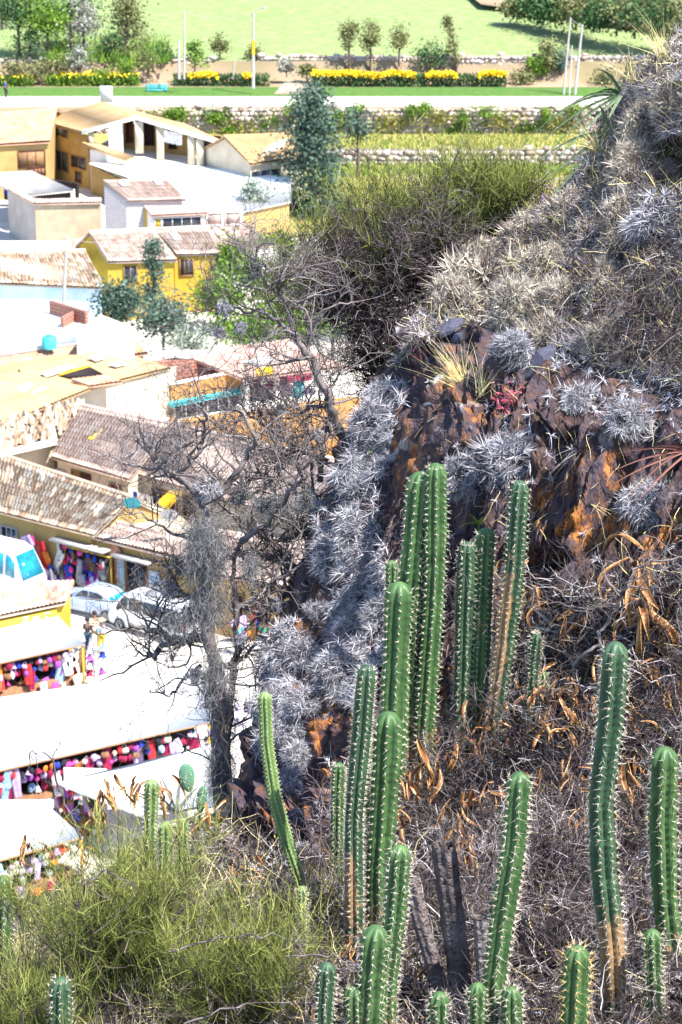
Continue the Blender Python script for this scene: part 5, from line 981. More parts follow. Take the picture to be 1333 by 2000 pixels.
# hat rack on the plaza
hc = G(186, 1345, 0); hr = empty('hat_rack', hc, 'round stand of hats alone on the white plaza', 'display stand'); mb = MB(); mb.tube([(0, 0, .1), (0, 0, 1.9)], .03, 6); mb.buildL('pole', Gm, hr); th = np.linspace(0, 2*pi, 17)[:-1]
mb = MB(); V = [(.45*cos(t), .45*sin(t), z) for z in (0, .12) for t in th]; mb.add(V, Q=[[i, (i+1) % 16, 16+(i+1) % 16, 16+i] for i in range(16)], T=[[16, 16+i, 16+i+1] for i in range(1, 15)]); mb.buildL('base', Ww, hr)
mb = MB(); [mb.tube([(0, 0, z), (.38*cos(t), .38*sin(t), z+.05)], .012, 4) for z in (.7, 1.1, 1.5, 1.85) for t in (0, 2.1, 4.2)]; mb.buildL('arm', Gm, hr)
for k, z in enumerate((.7, 1.1, 1.5, 1.85)):
    for j, t in enumerate((0, 2.1, 4.2)): c_ = BR[(k*3+j*5) % 16]; tag(good('hat', c_, hc+[.38*cos(t), .38*sin(t), z], 1.1, 0), f'{c_} knitted hat on the round stand', 'hat', 'hats on the round stand')
# turquoise parasol behind the tree
pc = G(560, 1180, 0); pr = empty('parasol', pc, 'turquoise parasol behind the dark branches', 'parasol'); mb = MB(); V = [(0, 0, 2.9)]+[(1.35*cos(t), 1.35*sin(t), 2.25) for t in np.linspace(0, 2*pi, 9)[:-1]]; mb.add(V, T=[[0, 1+i, 1+(i+1) % 8] for i in range(8)]); mb.add(np.array(V)-[0, 0, .03], T=[[0, 1+(i+1) % 8, 1+i] for i in range(8)]); mb.buildL('canopy', Te, pr); mb = MB(); mb.tube([(0, 0, 0), (0, 0, 2.9)], .03); mb.buildL('pole', Ww, pr)

# tell look-alike goods apart by their order from the left
same_ = {}
for o_ in list(bpy.data.objects):
    if o_.get('group') and o_.get('category') and ('goods' in o_['group'] or 'clothes' in o_['group'] or 'hats' in o_['group'] or 'laundry' in o_['group']): same_.setdefault(o_['label'], []).append(o_)
ORD = ['leftmost', 'second', 'third', 'fourth', 'fifth', 'sixth', 'seventh', 'eighth', 'ninth', 'tenth', 'eleventh', 'twelfth']
for lb_, os_ in same_.items():
    if len(os_) > 1:
        os_.sort(key=lambda o_: float(proj(np.array(o_.location))[0][0]))
        for i_, o_ in enumerate(os_): o_['label'] = ('rightmost ' if i_ == len(os_)-1 else ORD[min(i_, 11)]+' ')+lb_
# ================================================================ NEAR HILL VEGETATION
RF = np.random.default_rng(21)
S1 = lambda px, py, off=0.0: surf(px, py, off)[0]
def tramp(name, st, rough=.75, spec=.2): return mat(name, (1, 1, 1), tint=True, ramp=st, rough=rough, spec=spec)
Ma = tramp('silver_air_plant', [(0, (.07, .06, .07)), (.3, (.25, .235, .265)), (.65, (.54, .53, .57)), (1, (.82, .81, .84))])
Mas = tramp('straw_air_plant', [(0, (.06, .045, .05)), (.4, (.22, .18, .18)), (.75, (.50, .45, .42)), (1, (.80, .76, .70))])
Mtw = tramp('dry_twig', [(0, (.018, .013, .014)), (.5, (.075, .058, .06)), (.8, (.24, .205, .21)), (1, (.60, .55, .56))])
Mdk = tramp('dark_twig', [(0, (.015, .011, .012)), (.5, (.05, .037, .038)), (1, (.17, .13, .125))])
Mst2 = tramp('straw', [(0, (.10, .065, .035)), (.5, (.30, .22, .13)), (1, (.58, .48, .32))])
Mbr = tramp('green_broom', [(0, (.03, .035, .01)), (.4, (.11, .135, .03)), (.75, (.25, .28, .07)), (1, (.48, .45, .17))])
Mcl = tramp('curled_dry_leaf', [(0, (.10, .035, .015)), (.4, (.30, .13, .045)), (.75, (.56, .32, .13)), (1, (.80, .60, .34))], .5, .4)
Mms = tramp('hanging_moss', [(0, (.04, .04, .042)), (.5, (.15, .15, .155)), (1, (.40, .40, .42))])
Mlf = tramp('fresh_leaf', [(0, (.08, .18, .02)), (1, (.42, .55, .10))]); Mrd = tramp('red_succulent', [(0, (.18, .02, .04)), (1, (.5, .12, .16))]); Mvi = tramp('violet_flower', [(0, (.35, .12, .55)), (1, (.62, .40, .80))])
def join(items):
    V = []; Q = []; t = []; n = 0
    for v, q, tt_ in items: V.append(v); Q.append(np.asarray(q)+n); t.append(np.broadcast_to(tt_, (len(v),))); n += len(v)
    return np.concatenate(V), np.concatenate(Q), np.concatenate(t)
def rosettes(C, N, R, nl=22, w=.0055, segs=3, rng=RF, spread=1.0, curl=.5):
    """starry rosettes: centres C, outward normals N, leaf length R"""
    n = len(C); B = np.repeat(C, nl, 0); NN = np.repeat(N, nl, 0); D = nrm(NN*.55+rdir(n*nl, rng)*spread); L_ = np.repeat(R, nl)*(.6+.6*rng.random(n*nl))
    cv = rdir(n*nl, rng)*curl*.7+np.array([0, 0, -.25])*curl; V, Q = ribbons(B, D, L_, w*(.7+.6*rng.random(n*nl)), cv, segs, .1, rng)
    k = 2*(segs+1); t = np.repeat(np.clip(np.repeat(rng.random(n), nl)*.35+rng.random(n*nl)*.65, 0, 1), k); return V, Q, t
# ---- silvery air plant clumps: six shapes shared
def clumpmesh(seed, rs=.06, n=90, flat=.75, m=Ma, core=True, nl=30, w=.0041):
    rg = np.random.default_rng(seed); d = rdir(n, rg); d[:, 1] = -np.abs(d[:, 1])*1.0; d[:, 2] = d[:, 2]*.9+.1; d = nrm(d); r = .78+.25*rg.random(n); C = d*r[:, None]*np.array([1, .6, flat])+fbm(d*2+seed, 2, seed)[:, None]*.25
    C *= .8; it = [rosettes(C, nrm(d), np.full(n, rs*(5.0)), nl, w*5.0, 3, rg)]
    k = 14; ph = rg.random(k*30)*6.28
    dd = rdir(260, rg); V, Q = ribbons(dd*.15, nrm(dd), .55, .05, rdir(260, rg)*.3, 2, .3, rg); it.append((V, Q, .05))
    V, Q, t = join(it); return npmesh('air_plant_clump', V, [Q], m, t)
CM = [clumpmesh(100+i, n=84+8*i) for i in range(5)]; Mas2 = tramp('pale_straw_air_plant', [(0, (.12, .09, .08)), (.35, (.36, .31, .26)), (.7, (.66, .60, .50)), (1, (.88, .84, .74))])
CMs = [clumpmesh(200+i, n=90, m=Mas2) for i in range(3)]; CMf = clumpmesh(300, rs=.07, n=40, nl=26, w=.007)
CL = [(765, 775, 92, 'big silvery clump topping the row of air plants on the left rock edge'), (735, 835, 112, 'silvery clump just left of the orange rock streak'), (700, 905, 96, 'silvery clump on the rock edge level with the cactus tips'), (706, 968, 92, 'silvery clump overhanging the dark hollow'),
 (640, 1025, 84, 'loose silvery clump against the dark branches'), (700, 1040, 96, 'silvery clump left of the dead black rosette'), (655, 1085, 106, 'broad clump with yellowed leaves on the rock edge'), (722, 1112, 90, 'silvery clump above the shortest cactus tip'), (715, 1172, 112, 'full silvery clump left of the columnar cacti'),
 (700, 1232, 104, 'silvery clump left of the middle cactus'), (740, 1205, 70, 'small clump tucked behind the middle cactus'), (562, 1262, 110, 'pale blue grey clump nearest the bare tree'), (530, 1312, 96, 'clump just above the curved cactus tip'), (602, 1292, 92, 'clump on the rock between tree and cacti'),
 (662, 1312, 104, 'round clump above the big orange rock patch'), (532, 1375, 92, 'clump behind the curved cactus tip'), (590, 1372, 90, 'clump right of the curved cactus'), (560, 1432, 84, 'clump beside the dark ring on the curved cactus'), (584, 1482, 80, 'small clump in the chain beside the curved cactus'), (562, 1540, 76, 'lowest clump of the chain on the orange rock'),
 (575, 1602, 56, 'little clump hanging on orange rock'), (622, 1192, 60, 'small clump on the bare dark rock'), (962, 905, 150, 'wide silvery clump behind the twin cacti'), (905, 930, 96, 'silvery clump touching the right twin cactus'), (1015, 915, 118, 'silvery clump left of the rusty cactus'),
 (1270, 985, 112, 'spiky star clump alone on the right rock face'), (1140, 785, 70, 'small pale clump on the lichen spotted rock'), (1228, 822, 80, 'clump beside the reddish spiky leaves'), (1010, 690, 92, 'straw coloured clump above the red succulent'), (1300, 425, 130, 'bright bluish clump below the dark hollow'),
 (1232, 640, 84, 'clump among the hanging roots'), (885, 1640, 96, 'flat grey clump crowning the dead stump'), (1082, 1602, 56, 'small spiny ball right of the front cactus'), (1112, 1662, 74, 'spiny grey ball in the dry twigs'), (1186, 1822, 76, 'spiny ball on the corky cactus base'), (1180, 1742, 40, 'tiny clump on the tall right cactus'),
 (600, 1660, 44, 'tiny clump against the bent cactus stem'), (510, 1640, 40, 'tiny clump left of the bent cactus')]
CS = [(945, 560, 150, 'large straw coloured clump catching light near the hill crest'), (905, 612, 118, 'straw coloured clump above the slate slabs'), (1003, 622, 132, 'wide straw clump in the middle of the slope'), (1064, 662, 110, 'straw clump at the edge of the rock face'), (930, 520, 96, 'pale clump below the violet heather'), (1082, 602, 104, 'grey straw clump left of the hanging roots'),
 (1172, 560, 110, 'matted clump under the dark branch'), (1100, 432, 100, 'pale fluffy clump on the crest'), (1202, 452, 104, 'tangled pale clump left of the bright bluish one'), (1232, 335, 112, 'twiggy pale clump left of the dark hollow'), (1180, 662, 90, 'clump above the grey lichen patch'), (1060, 522, 104, 'round clump in the middle of the crest'), (1012, 472, 104, 'whitish clump behind the broom bush'), (880, 436, 80, 'pinkish pale clump inside the broom bush'), (1255, 250, 110, 'wispy clump under the long green leaves'), (1310, 200, 90, 'wispy clump at the right edge near the top')]
def place_clump(x, y, d, lab, meshes, sc=1.0):
    p = S1(x, y); Y = p[1]; r = d/2/FPX*Y*1.05*sc; o = bpy.data.objects.new('air_plant', meshes[RF.integers(len(meshes))]); COL.objects.link(o)
    o.location = [float(v) for v in p+np.array([0, .15*r, 0])]; o.scale = tuple(float(r*1.25*v) for v in RF.uniform(.8, 1.3, 3)); o.rotation_euler = (RF.normal(0, .3), RF.uniform(0, 6.28), RF.normal(0, .25)); tag(o, lab, 'air plant', 'air plants growing on the rock'); return o
for x, y, d, lab in CL: place_clump(x, y, d, lab, CM)
for x, y, d, lab in CS: o = place_clump(x, y, d, lab, CMs); o.location.y -= .06; o.location.z += .02
# ---- the mat of smaller plants covering the ground between them
ROCKIN = [(800, 760), (860, 690), (930, 660), (1050, 700), (1120, 760), (1230, 880), (1333, 860), (1360, 1100), (1200, 1120), (1100, 1150), (1010, 1150), (900, 1000), (860, 870), (760, 870), (740, 900), (770, 820)]
ROCK2 = [(600, 1100), (650, 1120), (640, 1250), (610, 1330), (660, 1370), (700, 1390), (690, 1480), (650, 1560), (600, 1700), (500, 1690), (480, 1600), (500, 1500), (545, 1420), (600, 1400), (560, 1290)]
def scatter(n, x0, x1, y0, y1, keep=None, avoid=(), rng=RF):
    x = rng.uniform(x0, x1, n*3); y = rng.uniform(y0, y1, n*3)
    sx = np.interp(y, Sil[::-1, 1], Sil[::-1, 0]); ok = (x > sx+2) | (y > 1790)
    ok &= ~((y > 1600) & (y < np.interp(x, Sil[:7, 0], Sil[:7, 1])) & (x < 430))
    if keep is not None: ok &= inpoly(x, y, keep)
    for a in avoid: ok &= ~inpoly(x, y, a)
    x, y = x[ok][:n], y[ok][:n]; return x, y
def mat_plants(name, poly, n, m, size=(.035, .07), avoid=(), seed=1, nl=15, w=.0045, out=.02, dens=1.6):
    rg = np.random.default_rng(seed); pa = np.array(poly); x, y = scatter(n, pa[:, 0].min(), pa[:, 0].max(), pa[:, 1].min(), pa[:, 1].max(), poly, avoid, rg)
    g = vnoise(np.stack([x/60, y/60, x*0+seed], -1), 3); k = rg.random(len(x)) < np.clip(g*dens, .1, 1); x, y = x[k], y[k]
    C = surf(x, y, out); N = surfn(x, y); R = size[0]+(size[1]-size[0])*rg.random(len(x)); V, Q, t = rosettes(C, N, R, nl, w, 3, rg)
    return tag(ob(name, npmesh(name, V, [Q], m, t)), kind='stuff')
CREST = [(790, 660), (840, 560), (900, 470), (1000, 420), (1095, 380), (1140, 290), (1190, 190), (1260, 110), (1350, 50), (1420, 50), (1420, 760), (1230, 740), (1080, 670), (960, 630), (860, 650), (800, 700), (740, 730)]
CAVE = [(1262, 275), (1350, 260), (1350, 365), (1268, 375)]
mat_plants('small_air_plants', CREST, 3000, Mas, (.035, .09), seed=5, out=.03, w=.0052, avoid=(CAVE,)); mat_plants('small_air_plants', CREST, 1300, Ma, (.035, .085), seed=6, out=.04, w=.0052, avoid=(CAVE,))
LEFTR = [(740, 740), (800, 740), (770, 850), (740, 980), (760, 1100), (760, 1260), (700, 1380), (620, 1420), (600, 1560), (500, 1480), (500, 1340), (560, 1230), (590, 1120), (620, 1000), (660, 920)]
mat_plants('small_air_plants', LEFTR, 1900, Ma, (.035, .085), (ROCK2,), seed=7, out=.05, w=.0042)
FACE = [(800, 760), (960, 660), (1100, 720), (1333, 820), (1400, 820), (1400, 1180), (900, 1180), (860, 1000)]
mat_plants('small_air_plants', FACE, 90, Ma, (.02, .05), seed=8); mat_plants('small_air_plants', [(1060, 600), (1400, 600), (1400, 860), (1230, 860), (1090, 760)], 420, Ma, (.03, .06), seed=9)
LOW = [(640, 1480), (900, 1360), (1000, 1180), (1150, 1130), (1420, 1080), (1420, 2200), (560, 2200), (560, 1760)]
mat_plants('small_air_plants', LOW, 1500, Ma, (.025, .055), seed=10, out=.06); mat_plants('small_air_plants', [(380, 1620), (480, 1600), (640, 1740), (640, 1900), (380, 1760)], 200, Ma, (.02, .05), seed=12, out=.03)
# ---- twigs: wandering polylines
def twigs(C, D, L_, W, m=5, wob=.35, grav=0.0, rng=RF, ramp=True):
    n = len(C); P_ = np.zeros((n, m, 3)); P_[:, 0] = C; d = nrm(D); st = (np.broadcast_to(L_, (n,))/(m-1))[:, None]
    for k in range(1, m): d = nrm(d+rng.normal(0, wob, (n, 3))+[0, 0, grav]); P_[:, k] = P_[:, k-1]+d*st
    return P_
def twigstuff(name, poly, n, m_, L_=(.08, .3), W=(.002, .006), wob=.35, grav=0., seed=1, avoid=(), up=(0, -.3, .6), out=(0, .1), fork=True, dens=2., sd=.7):
    rg = np.random.default_rng(seed); pa = np.array(poly); x, y = scatter(n, pa[:, 0].min(), pa[:, 0].max(), pa[:, 1].min(), pa[:, 1].max(), poly, avoid, rg)
    g = vnoise(np.stack([x/80, y/80, x*0+seed], -1), 4); k = rg.random(len(x)) < np.clip(g*dens, .15, 1); x, y = x[k], y[k]; n = len(x)
    C = surf(x, y)+np.array([0, -1, .3])*rg.uniform(*out, n)[:, None]; D = np.array(up)+rdir(n, rg)*sd; Ln = rg.uniform(*L_, n)
    Pt = twigs(C, D, Ln, None, 6, wob, grav, rg); it = []; w_ = rg.uniform(*W, n); t0 = np.clip(rg.random(n), 0, 1)
    V, Q = polyrib(Pt, w_, rg); it.append((V, Q, np.repeat(t0, 12)))
    if fork:
        for f_ in (2, 3, 4):
            Pf = twigs(Pt[:, f_], (Pt[:, f_]-Pt[:, f_-1])/.05+rdir(n, rg)*1.2, Ln*.45, None, 4, wob, grav, rg); V, Q = polyrib(Pf, w_*.6, rg); it.append((V, Q, np.repeat(t0, 8)))
    V, Q, t = join(it); return tag(ob(name, npmesh(name, V, [Q], m_, t)), kind='stuff')
twigstuff('dry_twigs', LOW, 8200, Mtw, (.08, .38), (.002, .0075), seed=31, out=(0, .22)); twigstuff('dry_twigs', LOW, 2200, Mdk, (.1, .35), (.003, .008), seed=32, out=(0, .08))
twigstuff('olive_grass', CREST, 1500, Mbr, (.06, .2), (.002, .005), .16, seed=56, fork=False, out=(0, .05)); twigstuff('straw_grass', CREST, 1500, Mst2, (.05, .18), (.003, .006), .16, seed=57, fork=False, out=(.01, .06)); twigstuff('dry_twigs', CREST, 1400, Mdk, (.08, .28), (.003, .007), seed=53, out=(0, .07)); twigstuff('dark_roots', [(1200, 480), (1420, 440), (1420, 720), (1240, 680)], 900, Mdk, (.1, .35), (.004, .009), .25, -.2, seed=54, up=(-.1, -.4, -.4), out=(.02, .14)); twigstuff('dry_twigs', CREST, 2600, Mtw, (.06, .22), (.002, .005), seed=33, out=(0, .06)); twigstuff('hanging_roots', [(1150, 420), (1420, 380), (1420, 690), (1230, 650), (1130, 560)], 1500, Mtw, (.12, .4), (.002, .006), .22, -.25, seed=34, up=(-.1, -.4, -.5), out=(0, .15))
twigstuff('hanging_roots', [(1130, 440), (1420, 420), (1420, 700), (1220, 660), (1120, 580)], 1000, Mdk, (.12, .4), (.003, .008), .22, -.25, seed=35, up=(-.1, -.4, -.5), out=(0, .12))
twigstuff('dry_twigs', [(300, 1640), (470, 1590), (640, 1740), (700, 1800), (640, 2100), (-60, 2200), (-60, 1790), (150, 1740)], 3600, Mtw, (.08, .3), (.002, .006), seed=36, out=(0, .12)); twigstuff('straw_grass', [(300, 1640), (470, 1590), (640, 1740), (700, 1800), (640, 2100), (-60, 2200), (-60, 1790), (150, 1740)], 2200, Mst2, (.1, .3), (.002, .006), .15, seed=37, fork=False)
twigstuff('straw_grass', LOW, 1400, Mst2, (.06, .25), (.002, .006), .2, seed=38, fork=False, out=(0, .1)); twigstuff('straw_grass', CREST, 1000, Mst2, (.06, .2), (.0015, .004), .14, seed=39, fork=False, out=(0, .05))
twigstuff('root_fibres', FACE, 500, Mst2, (.08, .3), (.001, .003), .2, -.1, seed=40, fork=False, up=(.2, -.2, -.3), out=(0, .02)); twigstuff('dry_twigs', LEFTR, 500, Mtw, (.05, .16), (.002, .004), seed=41, out=(0, .03))
twigstuff('black_dead_leaves', [(740, 960), (800, 930), (900, 1050), (940, 1350), (760, 1300), (750, 1100)], 1100, Mdk, (.05, .14), (.006, .011), .25, -.2, seed=42, fork=False, up=(0, -.6, -.2), out=(0, .05))
twigstuff('dry_twigs', [(500, 500), (800, 420), (900, 470), (860, 560), (780, 720), (700, 860), (620, 980), (640, 800)], 2200, Mdk, (.1, .4), (.003, .008), seed=43, out=(-.3, .25)) if False else None
def tufts(label, px, py, n=60, L_=.3, m_=Mst2, w=.003, lean=(0, -.2, 1), name='grass_tuft', sp=.35, droop=.4, cat='grass tuft', off=.02):
    c = S1(px, py, off); D = nrm(np.array(lean)+RF.normal(0, sp, (n, 3))); V, Q = ribbons(RF.normal(0, .012, (n, 3)), D, L_*(.5+.6*RF.random(n)), w*(.6+.8*RF.random(n)), np.stack([RF.normal(0, .2, n), RF.normal(0, .1, n), -droop*RF.random(n)], -1), 5, .1, RF)
    o = ob(name, npmesh(name, V, [Q], m_, np.repeat(RF.random(n), 12))); o.location = [float(v) for v in c]; return tag(o, label, cat)
tufts('tall straw grass tuft arching over the dark rock', 915, 775, 110, .42, lean=(-.45, -.1, 1), sp=.22); tufts('sparse straw stalks right of the tall tuft', 940, 770, 40, .3, lean=(.1, -.1, 1)); tufts('fine tawny grass on the slope above the rock cleft', 1130, 880, 50, .18, m_=Mtw, w=.0022, lean=(-.8, -.3, -.2), droop=.7)
tufts('yellow grass tuft in the middle of the crest', 1030, 520, 70, .18, sp=.5); tufts('wispy grass at the top right corner', 1300, 120, 60, .4, lean=(-.25, -.1, 1), sp=.3); tufts('dry stalks by the right frame edge above the long leaves', 1240, 170, 45, .34, lean=(-.2, 0, 1)); tufts('upright dry stalks in front of the white wall', 1170, 300, 60, .3, lean=(-.3, 0, 1))
tufts('pale grass beside the two stacked cacti', 1020, 1180, 40, .2); tufts('straw tuft at the bottom left corner', 60, 1900, 120, .35, sp=.4, off=.2)
# small flowers / fresh leaves
def sprig(label, px, py, n, m_, sz, spread, name, cat, off=.06, up=.5):
    c = S1(px, py, off); Cc = RF.normal(0, spread, (n, 3)); D = rdir(n, RF)+[0, 0, up]; V, Q = ribbons(Cc, nrm(D), sz, sz*.38, None, 2, .3, RF); o = empty(name, c, label, cat); ob('blossoms' if 'flower' in name else 'leaves', npmesh(name, V, [Q], m_, np.repeat(RF.random(n), 6)), o, kind='stuff'); return o
sprig('yellow green sprig left of the slate slabs', 862, 620, 60, Mlf, .018, .035, 'leafy_sprig', 'plant'); sprig('tiny green plant on the purple rock', 830, 800, 26, Mlf, .016, .02, 'leafy_sprig', 'plant'); sprig('small yellow green plant at the rock edge', 722, 880, 20, Mlf, .016, .02, 'leafy_sprig', 'plant')
sprig('deep red succulent below the straw clumps', 1000, 785, 150, Mrd, .028, .05, 'red_succulent', 'succulent'); sprig('small red succulent beside the grey clump', 822, 690, 60, Mrd, .025, .03, 'red_succulent', 'succulent'); sprig('violet heather on the crest', 1085, 390, 260, Mvi, .02, .085, 'violet_flowers', 'flowers'); sprig('violet flowers inside the broom bush', 920, 440, 140, Mvi, .018, .1, 'violet_flowers', 'flowers')
for x, y, lb in ((1130, 390, 'right of the heather'), (1150, 230, 'under the long green leaves'), (1290, 640, 'among the hanging roots'), (860, 560, 'by the dry grass'), (640, 860, 'on the dark branches')): sprig('scattered violet blossoms '+lb, x, y, 18, Mvi, .014, .06, 'violet_flowers', 'flowers')
for x, y, lb in ((1100, 1330, 'in the dry shrub'), (1075, 1150, 'at the foot of the rock'), (1290, 1090, 'on the branch at the right edge'), (1210, 1900, 'near the bottom right'), (980, 1470, 'between the cacti')): sprig('fresh green leaves '+lb, x, y, 16, Mlf, .02, .05, 'leafy_sprig', 'plant', .1)

# ---- slate slabs
Msl = mat('slate', (.12, .12, .18), (.07, .07, .10), 6, .6, .5, 20)
for x, y, s_, rz_, lb in ((880, 640, .12, .5, 'pointed blue grey slate slab standing in the clumps'), (895, 662, .09, .9, 'lower slate slab leaning on the pointed one'), (835, 790, .035, .2, 'flat pale slate chip on the purple rock'), (988, 745, .03, 1.2, 'small blue chip above the red succulent'), (1055, 705, .16, .8, 'long grey lichened stone under the straw clumps'), (1300, 335, .2, .1, 'brown boulder inside the dark hollow'), (1190, 1970, .18, .2, 'pale stone at the bottom near the golden spined cactus'), (700, 1720, .1, .9, 'pale lichened stone behind the cacti')):
    c = S1(x, y, .03); V = rdir(60, np.random.default_rng(int(x))); import bmesh
    bmh = bmesh.new(); [bmh.verts.new(v*[1, .5, .42]*(1+.2*np.sin(v[0]*7))) for v in V]; bmesh.ops.convex_hull(bmh, input=bmh.verts); me = bpy.data.meshes.new('rock_slab'); bmh.to_mesh(me); bmh.free(); me.materials.append(Msl if x not in (1300, 1190) else mat('brown_stone', (.34, .24, .18), (.2, .14, .11), 5, .9, .6, 18))
    o = ob('rock_slab', me, label=lb, cat='rock'); o.location = [float(v) for v in c]; o.scale = (s_*.8,)*3; o.rotation_euler = (RF.normal(0, .3), -rz_, RF.normal(0, .4))

# ================================================================ CACTI
def stemmat(name, c1, c2, cork=False):
    m = bpy.data.materials.new(name); m.use_nodes = True; n = m.node_tree; L = n.links; b = n.nodes['Principled BSDF']; b.inputs['Roughness'].default_value = .5; b.inputs['Specular IOR Level'].default_value = .4
    a = n.nodes.new('ShaderNodeAttribute'); a.attribute_name = 'tint'; tc = n.nodes.new('ShaderNodeTexCoord'); ns = n.nodes.new('ShaderNodeTexNoise'); ns.inputs['Scale'].default_value = 9; ns.inputs['Detail'].default_value = 7; L.new(tc.outputs['Object'], ns.inputs['Vector'])
    r = n.nodes.new('ShaderNodeValToRGB'); r.color_ramp.elements[0].color = (*c2, 1); r.color_ramp.elements[1].color = (*c1, 1); r.color_ramp.elements[0].position = .3; r.color_ramp.elements[1].position = .7; L.new(ns.outputs[0], r.inputs[0])
    r2 = n.nodes.new('ShaderNodeValToRGB'); r2.color_ramp.elements[0].color = (.42, .24, .10, 1); r2.color_ramp.elements[1].color = (.2, .15, .1, 1); L.new(ns.outputs[0], r2.inputs[0])
    mm = n.nodes.new('ShaderNodeMath'); mm.operation = 'ADD'; L.new(a.outputs['Fac'], mm.inputs[0]); n2 = n.nodes.new('ShaderNodeTexNoise'); n2.inputs['Scale'].default_value = 22; n2.inputs['Detail'].default_value = 6; L.new(tc.outputs['Object'], n2.inputs['Vector']); L.new(n2.outputs[0], mm.inputs[1])
    m3 = n.nodes.new('ShaderNodeMath'); m3.operation = 'MULTIPLY_ADD'; m3.use_clamp = True; m3.inputs[1].default_value = 5; m3.inputs[2].default_value = -5.0; L.new(mm.outputs[0], m3.inputs[0])
    x = n.nodes.new('ShaderNodeMix'); x.data_type = 'RGBA'; L.new(m3.outputs[0], x.inputs[0]); L.new(r.outputs[0], x.inputs[6]); L.new(r2.outputs[0], x.inputs[7]); L.new(x.outputs[2], b.inputs['Base Color'])
    bp = n.nodes.new('ShaderNodeBump'); bp.inputs['Strength'].default_value = .35; bp.inputs['Distance'].default_value = .01; L.new(n2.outputs[0], bp.inputs['Height']); L.new(bp.outputs[0], b.inputs['Normal']); return m
Cg = stemmat('cactus_skin', (.085, .165, .055), (.035, .085, .03)); Cy = stemmat('yellowish_cactus_skin', (.20, .30, .10), (.11, .19, .06)); Cb = stemmat('bluish_cactus_skin', (.06, .12, .06), (.025, .06, .034))
Msp = tramp('pale_spine', [(0, (.40, .33, .24)), (.5, (.70, .62, .50)), (1, (.88, .84, .76))], .5); Mgs = tramp('golden_spine', [(0, (.50, .30, .10)), (.5, (.78, .56, .22)), (1, (.9, .8, .5))], .5); Mwl = tramp('areole_wool', [(0, (.50, .45, .38)), (1, (.82, .78, .70))], .95)
def cactus(label, path, w, nrib=8, skin=None, sp=.02, spm=None, cork=None, Yo=None, nsp=6, group='columnar cacti on the hillside', domed=True):
    """path: [(px,py)] tip first"""
    skin = skin or Cg; spm = spm or Msp; rg = np.random.default_rng(int(path[0][0]*3+path[0][1])); 
    bx_, by_ = path[-1]; Yb = (S1(bx_, min(by_, 2300))[1]-.07) if Yo is None else Yo
    pts = np.array([P(x, y, Yb) for x, y in path[::-1]]); root = pts[0]; Rr = w/2/FPX*Yb/.985
    s = np.concatenate([[0], np.cumsum(np.linalg.norm(np.diff(pts, axis=0), axis=1))]); L_ = s[-1]; sp_ar = .033*Rr/.065+.004
    # rings
    zs = np.arange(0, L_-Rr*1.1, sp_ar/3.0); dome = L_-Rr*1.1+Rr*1.1*np.sin(np.linspace(0, pi/2, 10)); z_all = np.concatenate([zs, dome]); z_all = np.unique(z_all)
    cen = np.stack([np.interp(z_all, s, pts[:, k]) for k in range(3)], -1)
    for _ in range(4): cen[1:-1] = (cen[:-2]+cen[1:-1]*2+cen[2:])/4
    cen += (np.stack([np.sin(z_all*3+rg.random()*6), np.cos(z_all*2.3), z_all*0], -1))*.006
    q = np.clip((z_all-(L_-Rr*1.1))/(Rr*1.1), 0, 1); rad = Rr*np.sqrt(np.clip(1-q**2, .0, 1))*(1+.035*np.sin(z_all*7+rg.random()*6)); rad = np.maximum(rad, Rr*.04)
    # a slight waist where growth paused
    for _ in range(int(L_/.5)): z0 = rg.random()*L_*.8; rad *= 1-.06*np.exp(-((z_all-z0)/.02)**2)
    ns = nrib*6; th = np.arange(ns)*2*pi/ns+rg.random(); ph = np.cos(th*nrib-th[0]*nrib*0+0); rib = .62+.38*np.abs(np.cos((th-th[0])*nrib/2))**.8
    notch = 1-.09*(.5+.5*np.cos(2*pi*z_all/sp_ar))[:, None]*((rib-.62)/.38)[None]**2
    RR = rad[:, None]*(rib[None]*notch*(1-q[:, None]**4)+(q[:, None]**4)*.9)
    RR = RR*(1+.05*fbm(np.stack([np.repeat(z_all*9, ns), np.tile(np.cos(th)*1.5, len(z_all)), np.tile(np.sin(th)*1.5, len(z_all))+path[0][0]], -1), 3, 5).reshape(RR.shape)*2)
    tg = nrm(np.gradient(cen, axis=0)); ax = nrm(np.cross(tg, [0, -1, 0])); ay = np.cross(ax, tg)
    V = cen[:, None]+RR[..., None]*(ax[:, None]*np.cos(th)[None, :, None]+ay[:, None]*np.sin(th)[None, :, None]); m = len(z_all); V = V.reshape(-1, 3)
    i = np.arange(m-1)[:, None]*ns; j = np.arange(ns)[None]; Q = np.stack([i+j, i+(j+1) % ns, i+ns+(j+1) % ns, i+ns+j], -1).reshape(-1, 4)
    fr = 1-z_all/L_; tint = .2+.1*rg.random()+np.clip((fr-.6)*1.0, 0, .32)
    tv = np.repeat(tint[:, None], ns, 1)
    if cork: # (from, to) fraction below the tip, side
        a, b_, sd_ = cork; k_ = np.clip(1-np.abs(fr-(a+b_)/2)/((b_-a)/2), 0, 1)**.7*.95*(.75+.5*vnoise(np.stack([z_all*6, z_all*0, z_all*0], -1), 8)); tv = np.maximum(tv, k_[:, None]*np.clip(.85-sd_*np.cos(th)[None]*.9, 0, 1)) # one flank turns to cork
    e = empty('columnar_cactus', root, label, 'cactus', group); ob('stem', npmesh('stem', V-root, [Q], skin, tv.ravel(), smooth=True), e)
    # areoles and spines
    za = np.arange(sp_ar*.5, L_-Rr*.12, sp_ar); za = za[za < L_-Rr*.1]; A_c = []; A_n = []
